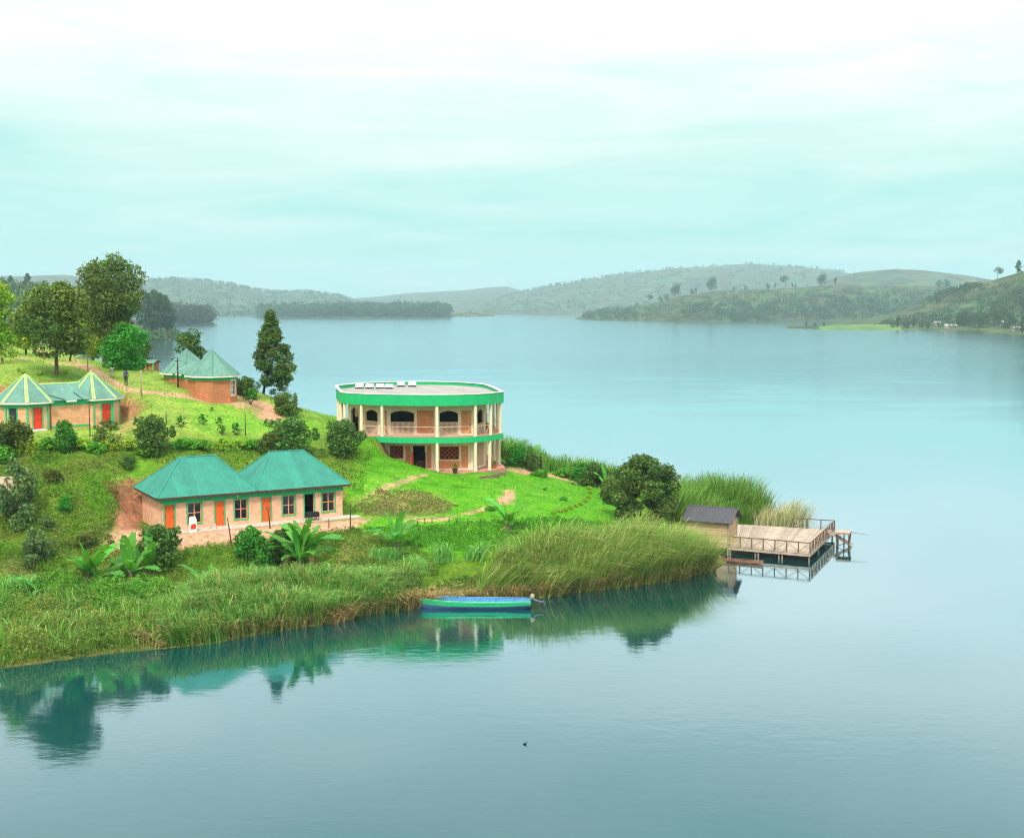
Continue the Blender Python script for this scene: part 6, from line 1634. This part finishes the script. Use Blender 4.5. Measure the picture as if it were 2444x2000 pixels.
# ---- far trees that stand apart
FT = {}
def far_tree(key, seed, h, w, z0, mat, taper=None, leaves=1500, size=None, n=10):
    FT[key] = (trunk_mesh('trunk', 'bark_pale' if key == 'gum' else 'bark_dark', seed, h, h * 0.018, 5, w * .3, h * .8, (0, 0), 0.45, 5), crown_mesh('crown', mat, seed + 1, clump_cloud(seed, n, 0, w, h * (1 - z0) * .92, h * z0, w * .15, w * .26, taper), leaves, size or h * 0.035))
far_tree('round', 301, 14, 15, 0.25, 'leaf_far', n=14)
far_tree('umbrella', 304, 15, 14, 0.55, 'leaf_far', n=9, leaves=800)
far_tree('gum', 307, 32, 13, 0.28, 'leaf_blue', n=26, leaves=2600, size=0.75)
far_tree('bushy', 310, 9, 10, 0.08, 'leaf_far', n=12)
far_tree('slim', 313, 14, 6, 0.2, 'leaf_far', n=10)
def stand(kind, pos, px, sv, s, label, group=None, name='far_tree'):
    P_ = pos(px, sv); s = s * (1.55 if pos is head else 1.0)
    r_ = empty(name, tuple(P_), random.random() * 6.28, label, 'tree', group); r_.scale = (s, s, s)
    link_mesh('trunk', FT[kind][0], r_); link_mesh('crown', FT[kind][1], r_)
stand('round', head, 1698, .99, 1.25, 'big dark round tree alone on the headland skyline')
stand('umbrella', head, 1873, .99, 1.05, 'open umbrella shaped tree right of centre on the headland skyline')
stand('round', head, 1960, .98, 1.15, 'broad dark tree on the right half of the headland skyline')
stand('slim', head, 1992, .99, .75, 'thin upright tree just right of the broad skyline tree')
stand('round', head, 1612, .9, 1.2, 'dark tree clump on the left slope of the headland')
stand('umbrella', head, 1548, .95, .8, 'small flat topped tree near the headland tip')
KL = ((1650, .98, .8, 'bushy'), (1590, .9, .9, 'bushy'), (1660, .97, .6, 'slim'), (1750, .99, .5, 'bushy'), (1778, .99, .6, 'bushy'), (1830, .99, .8, 'bushy'), (1848, .99, .6, 'slim'), (1889, .99, .5, 'slim'), (1897, .99, .5, 'bushy'), (1575, .9, .8, 'bushy'), (2240, .97, 1.0, 'bushy'), (2255, .97, 1.2, 'bushy'))
for od, (px, sv, s, kd) in zip(ordinals([k[0] for k in KL]), KL):
    stand(kd, head, px, sv, s, od + ' small dark tree from the left on the headland skyline', 'small trees along the headland skyline')
stand('umbrella', near_r, 2376, .97, .95, 'open crowned tree on the ridge at the far right')
stand('gum', near_r, 2425, .93, .55, 'tall feathery tree left of the right picture edge')
stand('gum', near_r, 2448, .9, .62, 'tall tree cut by the right picture edge on the ridge')
stand('bushy', near_r, 2304, .99, .8, 'round bush on the ridge where it meets the headland')
stand('slim', near_r, 2142, .10, 1.0, 'dark slim tree on the meadow of the right shore')
stand('bushy', near_r, 2165, .12, 1.0, 'bushy tree right of the slim meadow tree')
for px, sv, s, kd in ((2130, .1, .6, 'bushy'), (2180, .2, .9, 'slim'), (2200, .2, .8, 'bushy'), (2215, .15, .7, 'bushy'), (2300, .12, 1.2, 'round'), (2335, .1, 1.0, 'round'), (2290, .3, .9, 'round'), (2350, .32, 1.0, 'round'), (2380, .35, 1.1, 'round'), (2410, .3, 1.0, 'round'), (2260, .3, .8, 'bushy'), (2440, .08, 1.0, 'slim'), (2320, .35, .9, 'round'), (1925, .15, .55, 'bushy'), (1945, .15, .5, 'bushy'), (1965, .2, .45, 'bushy')):
    stand(kd, near_r, px, sv, s, 'dark tree among others on the right shore slope', 'trees on the right shore slope')
for k, (px, sv, s) in enumerate(((352, .06, 1.0), (366, .05, .86), (380, .04, 1.02), (394, .03, .98), (405, .02, .82), (344, .12, 1.05), (372, .12, 1.05), (388, .10, .95))):
    stand('gum', lefth, px, sv, s, 'tall eucalyptus in the grove standing at the inlet', 'eucalyptus grove at the inlet', 'eucalyptus_tree')
for px, sv, s in ((70, .92, .55), (30, .95, .45), (110, .95, .4), (12, .8, .5), (150, .9, .36)):
    stand('gum', lefth, px, sv, s, {12: 'lowest', 30: 'second lowest', 70: 'tallest', 110: 'short', 150: 'rightmost'}[px] + ' feathery tree rising above the mainland wood', 'tall trees over the mainland wood')
# ---- far houses on the right shore
def far_house(label, px, sv, L_, W_, H_, rz, name='farm_house'):
    P_ = near_r(px, sv); r_ = empty(name, tuple(P_), rz, label, 'house')
    mb = MB(); mb.box(-L_ / 2, L_ / 2, -W_ / 2, W_ / 2, -1, H_); mb.build('wall', M['far_wall'], r_)
    mb = MB(); mb.extrude([(-L_ / 2 - .4, -W_ / 2 - .5, H_ - .1), (-L_ / 2 - .4, 0, H_ + W_ * .36), (-L_ / 2 - .4, W_ / 2 + .5, H_ - .1)], (L_ + .8, 0, 0)); mb.build('roof', M['far_roof'], r_)
    mb = MB(); mb.box(-0.5, 0.5, -W_ / 2 - .05, -W_ / 2, 0, 2); mb.build('door', M['dark_wood'], r_)
    for x in (-L_ * .3, L_ * .3):
        mb = MB(); mb.box(x - .5, x + .5, -W_ / 2 - .05, -W_ / 2, .9, 2); mb.build('window', M['dark_glass'], r_)
far_house('pale roofed house high on the right shore slope', 2236, .34, 8, 5, 2.6, R(15))
far_house('long pale roofed house among trees near the right shore', 2268, .2, 11, 5, 2.6, R(-10))
far_house('small pale house at the upper right under the ridge', 2396, .36, 6, 4, 2.4, R(20))
far_house('pale house near the right picture edge', 2425, .27, 8, 4, 2.4, R(-5))

# ================================================================== poles, posts and fences
def pole(name, label, px, y_top, y_bot, r=0.06, mat='dark_pole', Y=None, lean=0.0, group=None, cat='post'):
    p = spot(px, y_bot, 0.0) if Y is None else at(px, y_bot, Y)
    h = pxm(y_bot - y_top, p.y)
    root = empty(name, p, 0, label, cat, group)
    mb = MB(); mb.tube([(0, 0, -0.4), (lean * .5, 0, h * .5), (lean, 0.0, h)], [r * 1.15, r, r * 0.8], 7); mb.build('shaft', M[mat], root, smooth=True)
    return root, p, h
u1, u1p, u1h = pole('utility_pole', 'tall dark utility pole before the red brick hut', 425, 853, 925, 0.085, cat='pole')
mb = MB(); mb.beam((-0.35, 0, u1h - 0.35), (0.35, 0, u1h - 0.35), 0.06, 0.06); mb.build('crossarm', M['dark_pole'], u1)
u2, u2p, u2h = pole('utility_pole', 'pale pole with a slanting stay beside the earth path', 338, 884, 946, 0.075, 'post_wood', cat='pole')
mb = MB(); mb.tube([(0, 0, u2h - 0.05), (-1.6, -0.1, 0.55)], 0.045, 6); mb.build('stay', M['post_wood'], u2)
u3, u3p, u3h = pole('utility_pole', 'thin pole standing by the path under the big trees', 210, 818, 886, 0.06, 'post_wood', cat='pole')
def wire(name, label, a, b, sag):
    pts_ = []
    for k in range(13):
        s = k / 12; q_ = Vector(a).lerp(Vector(b), s); q_.z -= sag * 4 * s * (1 - s); pts_.append(q_)
    mb = MB(); o0 = pts_[0]; mb.tube([q_ - o0 for q_ in pts_], 0.012, 4)
    o_ = mb.build(name, M['dark_metal'], None, loc=o0); tag(o_, label, 'wire')
wire('power_line', 'thin wire strung from the dark utility pole to the pale pole', u1p + Vector((0, 0, u1h - 0.35)), u2p + Vector((0, 0, u2h - 0.1)), 0.35)
wire('power_line', 'thin wire from the dark utility pole to the hut roof', u1p + Vector((0.3, 0, u1h - 0.35)), Vector((HUT_B[1].x, HUT_B[1].y - 1.0, HUT_B[2] + 4.0)), 0.2)
for px, a, b, lb in ((215, 975, 1042, 'dark post before the right lobe of the striped hut'), (397, 983, 1012, 'short dark stake at the top of the upper lawn'), (586, 986, 1040, 'dark post alone on the lawn above the right cottage roof')):
    pole('stake', lb, px, a, b, 0.045)
for px, a, b, ln, lb in ((553, 1234, 1297, -0.3, 'leaning stake in front of the second cottage window'), (646, 1207, 1262, -0.25, 'leaning stake in front of the third orange door'), (836, 1200, 1262, 0.03, 'dark upright stake at the right end of the cottage')):
    pole('stake', lb, px, a, b, 0.05, lean=ln)
fpost = []
for _k, (px, b) in enumerate(((996, 1253), (1014, 1250), (1031, 1249), (1072, 1247), (1090, 1252), (1116, 1251), (1148, 1250))):
    _, p, h = pole('fence_post', ORD[_k] + ' short dark stake from the left in the low lawn fence', px, b - 15, b, 0.035, group='stakes of the low lawn fence'); fpost.append(p + Vector((0, 0, h * .85)))
mb = MB(); o0 = fpost[0].copy(); mb.tube([q_ - o0 for q_ in fpost], 0.012, 4); o_ = mb.build('fence_wire', M['dark_metal'], None, loc=o0); tag(o_, 'slack wire along the low stake fence below the lawn', 'wire')
for px, b, lb in ((468, 1328, 'short stake left of the fresh green bush'), (785, 1262, 'short stake at the right corner of the cottage yard')): pole('fence_post', lb, px, b - 24, b, 0.035)

# ================================================================== smaller and half hidden buildings on the left
def shed(name, label, px, py, Y, L_, W_, H_, rz, wall, roofm, cat='hut', rise=0.35, posts=False):
    p = at(px, py, Y); p.z = float(ground(p.x, p.y)) - 0.05 if Y < 230 else p.z
    r_ = empty(name, p, rz, label, cat)
    mb = MB()
    wall_pieces(mb, L_, H_, 0.15, [(L_ * .42, L_ * .58, 0.02, H_ * .8)], -0.8); mb.build('front_wall', M[wall], r_)
    mb = MB(); mb.box(0, 0.15, 0.15, W_, -0.8, H_); mb.build('side_wall', M[wall], r_)
    mb = MB(); mb.box(L_ - .15, L_, 0.15, W_, -0.8, H_); mb.build('side_wall', M[wall], r_)
    mb = MB(); mb.box(0.15, L_ - .15, W_ - .15, W_, -0.8, H_); mb.build('rear_wall', M[wall], r_)
    mb = MB(); mb.box(L_ * .42, L_ * .58, .06, .1, 0.02, H_ * .8); mb.build('door', M['dark_wood'], r_)
    a, b = (-.3, -.35, H_ - .05), (L_ + .3, -.35, H_ - .05); c, d = (L_ + .3, W_ / 2, H_ + W_ * rise), (-.3, W_ / 2, H_ + W_ * rise); e, f = (L_ + .3, W_ + .35, H_ - .05), (-.3, W_ + .35, H_ - .05)
    mb = MB(); mb.face(a, b, c, d); mb.face(e, f, d, c); rf = mb.build('roof', M[roofm], r_)
    roof_sheets([a, b, c, d], rf, M[roofm], 1.0, 0.25, .025, seed=3); roof_sheets([e, f, d, c], rf, M[roofm], 1.0, 0.25, .025, seed=4)
    mb = MB(); mb.extrude([(0.02, 0, H_ - .02), (0.02, W_, H_ - .02), (0.02, W_ / 2, H_ + W_ * rise - .05)], (.1, 0, 0)); mb.extrude([(L_ - .12, 0, H_ - .02), (L_ - .12, W_, H_ - .02), (L_ - .12, W_ / 2, H_ + W_ * rise - .05)], (.1, 0, 0)); mb.build('gable', M[wall], r_)
    if posts:
        for x in (-.2, L_ + .2):
            mb = MB(); mb.box(x - .06, x + .06, -.3, -.18, -.6, H_ - .06); mb.build('porch_post', M['trim_green'], r_)
    return r_
shed('plank_hut', 'rough plank hut cut off by the left picture edge', -48, 1242, 98.5, 2.75, 2.4, 1.75, R(4), 'wall_board', 'post_wood')
shed('long_shed', 'long pale blue roof glimpsed under the broad tree', 38, 838, 186, 4.4, 3.0, 1.3, R(8), 'far_wall', 'sage_roof')
shed('small_shed', 'small dark shed between the tree trunks by the path', 184, 856, 168, 1.6, 1.6, 1.1, R(5), 'dark_wood', 'slate_roof', rise=.12)
shed('lodge', 'pale blue roofed hut behind the low round tree', 218, 856, 172, 3.6, 3.4, 1.0, R(-20), 'far_wall', 'sage_roof', rise=.42)
shed('brick_lodge', 'brick hut with a green porch post right of the round tree', 342, 902, 150, 1.15, 2.0, 1.35, R(-6), 'red_brick', 'sage_roof', rise=.15, posts=True)
# a pile of bricks on the upper lawn
pb = spot(108, 853, 0); bp_ = empty('brick_pile', pb, R(15), 'little heap of red bricks on the grass under the broad tree', 'brick pile')
for k in range(14):
    mb = MB(Matrix.Translation((random.uniform(-.6, .6), random.uniform(-.25, .25), .04 + .1 * (k % 3))) @ Matrix.Rotation(random.random() * 3, 4, 'Z')); mb.box(-.16, .16, -.08, .08, -.05, .05); mb.build('brick', M['clay_pot'], bp_)
# stones edging the right end of the oval house
ov_e = empty('rubble_bed', (0, 0, 0), 0, 'bed of dark brown rubble at the right foot of the oval house', 'rubble bed')
for k in range(34):
    s = k / 33; q_ = on_z(1150 + 54 * s, 1138 - 12 * s ** 1.5, OVZ - .2)
    mb = MB(Matrix.Translation((q_.x + random.uniform(-.2, .2), q_.y + random.uniform(-.5, .3), float(ground(q_.x, q_.y)) + .05)) @ Matrix.Rotation(random.random() * 3, 4, 'Z'))
    w_ = random.uniform(.10, .22); mb.add([(-w_, -w_ * .7, -.1), (w_, -w_ * .6, -.1), (w_ * .9, w_ * .7, -.1), (-w_ * .8, w_ * .8, -.1), (-w_ * .6, -w_ * .4, w_ * .7), (w_ * .6, -w_ * .3, w_ * .8), (w_ * .4, w_ * .5, w_ * .75), (-w_ * .5, w_ * .4, w_ * .6)], [(0, 3, 2, 1), (4, 5, 6, 7), (0, 1, 5, 4), (1, 2, 6, 5), (2, 3, 7, 6), (3, 0, 4, 7)])
    mb.build('stone', M['bark'], ov_e)
def potted(label, p, s, mat):
    r_ = pot('plant_pot', label, p, s, mat); st, fo_ = BUSH['sapling']
    o_ = link_mesh('plant', fo_, r_); o_.scale = (.6 * s, .6 * s, .6 * s); o_.location = (0, 0, .1 * s)
q_ = on_z(1086, 1129, OVZ); potted('dark planter at the foot of the lower brick wall', (q_.x, q_.y, OVZ), 1.1, 'dark_wood')
q_ = on_z(1180, 1118, OVZ); potted('clay pot at the right end of the lower gallery', (q_.x, q_.y, OVZ), 0.9, 'clay_pot')
q_ = on_z(1160, 1028, OVZ + SLAB1); potted('orange pot standing on the upper gallery', (q_.x, q_.y, OVZ + SLAB1), 1.0, 'clay_pot')

# ================================================================== people
def skin_obj(name, joints, edges, radii, mat, parent, root=0, sub=1):
    me = bpy.data.meshes.new(name); me.from_pydata([tuple(j) for j in joints], edges, [])
    me.materials.append(mat)
    o_ = link_mesh(name, me, parent)
    o_.modifiers.new('skin', 'SKIN').use_smooth_shade = True
    for k, r_ in enumerate(radii):
        sv = me.skin_vertices[0].data[k]; sv.radius = (r_, r_) if not isinstance(r_, tuple) else r_; sv.use_root = (k == root)
    sd_ = o_.modifiers.new('sub', 'SUBSURF'); sd_.levels = sub; sd_.render_levels = sub
    return o_
def person(label, px, py, hpx, facing, shirt, trousers, pose='stand', Y=None, scale=None):
    p = spot(px, py, 0.0) if Y is None else at(px, py, Y)
    p.z = float(ground(p.x, p.y))
    s = pxm(hpx, p.y) / (1.74 if pose != 'stoop' else 1.5) if scale is None else scale
    root = empty('person', p, facing, label, 'person'); root.scale = (s, s, s)
    b = {'stand': 0.0, 'walk': 0.0, 'look': 0.06, 'stoop': 0.55}[pose]      # forward bend (towards local -y)
    stp = {'walk': 0.20, 'stoop': 0.16}.get(pose, 0.03)
    hip = Vector((0, 0, 0.92)); 
    def up(z, x=0.0, y=0.0):                                              # a point of the upper body, bent about the hips
        v = Vector((x, y, z - 0.92)); return hip + Matrix.Rotation(b, 4, 'X') @ v
    J = [up(.92), up(1.12), up(1.36), up(1.48), up(1.56, 0, -.01), up(1.70, 0, -.02)]
    Ed = [(0, 1), (1, 2), (2, 3), (3, 4), (4, 5)]; Ra = [(.13, .105), (.125, .095), (.15, .10), (.06, .06), (.075, .09), (.07, .085)]
    fold = pose == 'look'
    sleeves, legs = [], []
    for sg in (-1, 1):
        n0 = len(J)
        sh_ = up(1.40, sg * .17); el = up(1.13, sg * .235, .03 if not fold else -.06); wr = up(.89, sg * .24, -.07) if not fold else up(1.18, sg * .07, -.27); ha = up(.81, sg * .235, -.09) if not fold else up(1.22, sg * .03, -.31)
        J += [sh_, el, wr, ha]; Ra += [.058, .042, .030, (.024, .036)]; Ed += [(2, n0), (n0, n0 + 1), (n0 + 1, n0 + 2), (n0 + 2, n0 + 3)]
        sleeves.append((sh_, el))
        d = (ha - wr).normalized(); sd_ = Vector((0, 1, 0)) if not fold else Vector((sg, 0, 0))
        for q_, off in enumerate((-.026, -.009, .009, .026)):                # four fingers and a thumb, slightly curled
            k = len(J); L_ = (.072, .085, .08, .062)[q_]
            a = ha + sd_ * off + d * .02; bb_ = a + d * L_ * .6; cc = bb_ + d * L_ * .35 + Vector((-sg * .015, 0, 0)); J += [a, bb_, cc]; Ra += [.010, .009, .008]; Ed += [(n0 + 3, k), (k, k + 1), (k + 1, k + 2)]
        k = len(J); a = wr.lerp(ha, .5) + Vector((-sg * .0, -.03, 0)); J += [a, a + d * .05 + Vector((0, -.025, 0))]; Ra += [.011, .009]; Ed += [(n0 + 3, k), (k, k + 1)]
        m0 = len(J); yk = -stp * sg
        hp = Vector((sg * .085, 0, .86)); kn = Vector((sg * .095, yk * .6 - (.03 if stp > .1 else 0), .48)); an = Vector((sg * .095, yk * 1.1 + .02, .085)); to = an + Vector((sg * .015, -.17, -.05))
        J += [hp, kn, an, to]; Ra += [.092, .060, .042, (.045, .028)]; Ed += [(0, m0), (m0, m0 + 1), (m0 + 1, m0 + 2), (m0 + 2, m0 + 3)]
        legs.append((hp, kn, an))
    skin_obj('body', J, Ed, Ra, M['skin'], root)
    hd = J[4].lerp(J[5], .55)
    mb = MB(); n_ = 8
    c0 = up(1.665, 0, .01)
    rings_ = [[c0 + Matrix.Rotation(b, 3, 'X') @ Vector((math.cos(6.283 * k / n_) * .092 * q1, math.sin(6.283 * k / n_) * .105 * q1 + .012, z_)) for k in range(n_)] for q1, z_ in ((1.0, -.03), (1.02, .03), (.85, .085), (.4, .125))]
    for i in range(3):
        for k in range(n_): mb.face(rings_[i][k], rings_[i][(k + 1) % n_], rings_[i + 1][(k + 1) % n_], rings_[i + 1][k])
    mb.face(*rings_[3]); mb.build('hair', M['hair'], root, smooth=True)
    fm = MB(); Rm = Matrix.Rotation(b, 4, 'X')
    f0 = up(1.60, 0, -.095)
    fm.add([f0 + Vector((-.014, 0, -.01)), f0 + Vector((.014, 0, -.01)), f0 + Vector((0, -.025, -.005)), f0 + Vector((0, .005, .04))], [(0, 1, 2), (1, 3, 2), (3, 0, 2)]); fm.build('nose', M['skin'], root)
    for sg in (-1, 1):
        em = MB(); e0 = up(1.628, sg * .032, -.088); em.tube([e0 - Vector((.012, 0, 0)), e0 + Vector((.012, 0, 0))], .008, 6); em.build('eye', M['hair'], root)
        em = MB(); e0 = up(1.615, sg * .085, .0); em.tube([e0 - Vector((0, 0, .028)), e0 + Vector((0, .012, .028))], .014, 6); em.build('ear', M['skin'], root)
    em = MB(); e0 = up(1.562, 0, -.092); em.tube([e0 - Vector((.022, 0, 0)), e0 + Vector((.022, 0, 0))], .007, 6); em.build('mouth', M['clay_pot'], root)
    Js = [up(.90), up(1.12), up(1.37), up(1.445)]; Es = [(0, 1), (1, 2), (2, 3)]; Rs = [(.155, .125), (.15, .115), (.165, .118), .075]
    for sh_, el in sleeves:
        k = len(Js); Js += [sh_, el.lerp(sh_, .15)]; Rs += [.072, .056]; Es += [(2, k), (k, k + 1)]
    skin_obj('shirt', Js, Es, Rs, M[shirt], root)
    Jt = [Vector((0, 0, .93))]; Et = []; Rt = [(.145, .12)]
    for hp, kn, an in legs:
        k = len(Jt); Jt += [hp, kn, an + Vector((0, 0, .02))]; Rt += [.108, .076, .062]; Et += [(0, k), (k, k + 1), (k + 1, k + 2)]
    skin_obj('trousers', Jt, Et, Rt, M[trousers], root)
    for hp, kn, an in legs:
        mb = MB(Matrix.Translation(an)); mb.extrude([(-.05, .07, -.085), (.05, .07, -.085), (.055, -.14, -.085), (.0, -.21, -.085), (-.055, -.14, -.085)], (0, .01, .075)); mb.build('shoe', M['cloth_dark'], root)
    return root
person('walker in a blue shirt and dark trousers coming along the path', 301, 920, 39, R(200), 'shirt_blue', 'trousers_dark', 'walk')
person('stooping walker in a pale shirt ahead on the path', 267, 902, 27, R(40), 'shirt_white', 'trousers_pale', 'stoop')
person('person in black looking down beside the lakeside path', 1290, 1131, 37, R(70), 'shirt_black', 'trousers_dark', 'look', Y=139)
person('person in a dull red top close behind the one in black', 1283, 1131, 36, R(75), 'shirt_red', 'trousers_dark', 'stand', Y=139.6)
hz = bpy.data.materials.new('haze_air'); hz.use_nodes = True
t = hz.node_tree; t.nodes.clear()
pv = N(t, 'ShaderNodeVolumePrincipled'); pv.inputs['Color'].default_value = (0.62, 0.89, 1.0, 1); pv.inputs['Density'].default_value = 0.00014; pv.inputs['Anisotropy'].default_value = 0.0
o_ = N(t, 'ShaderNodeOutputMaterial'); t.links.new(pv.outputs[0], o_.inputs['Volume'])
mb = MB(); mb.box(-3600, 3600, -300, 7850, -6, 262)
haze = mb.build('haze', hz)
tag(haze, 'thin pale blue haze over the lake and hills', kind='stuff')
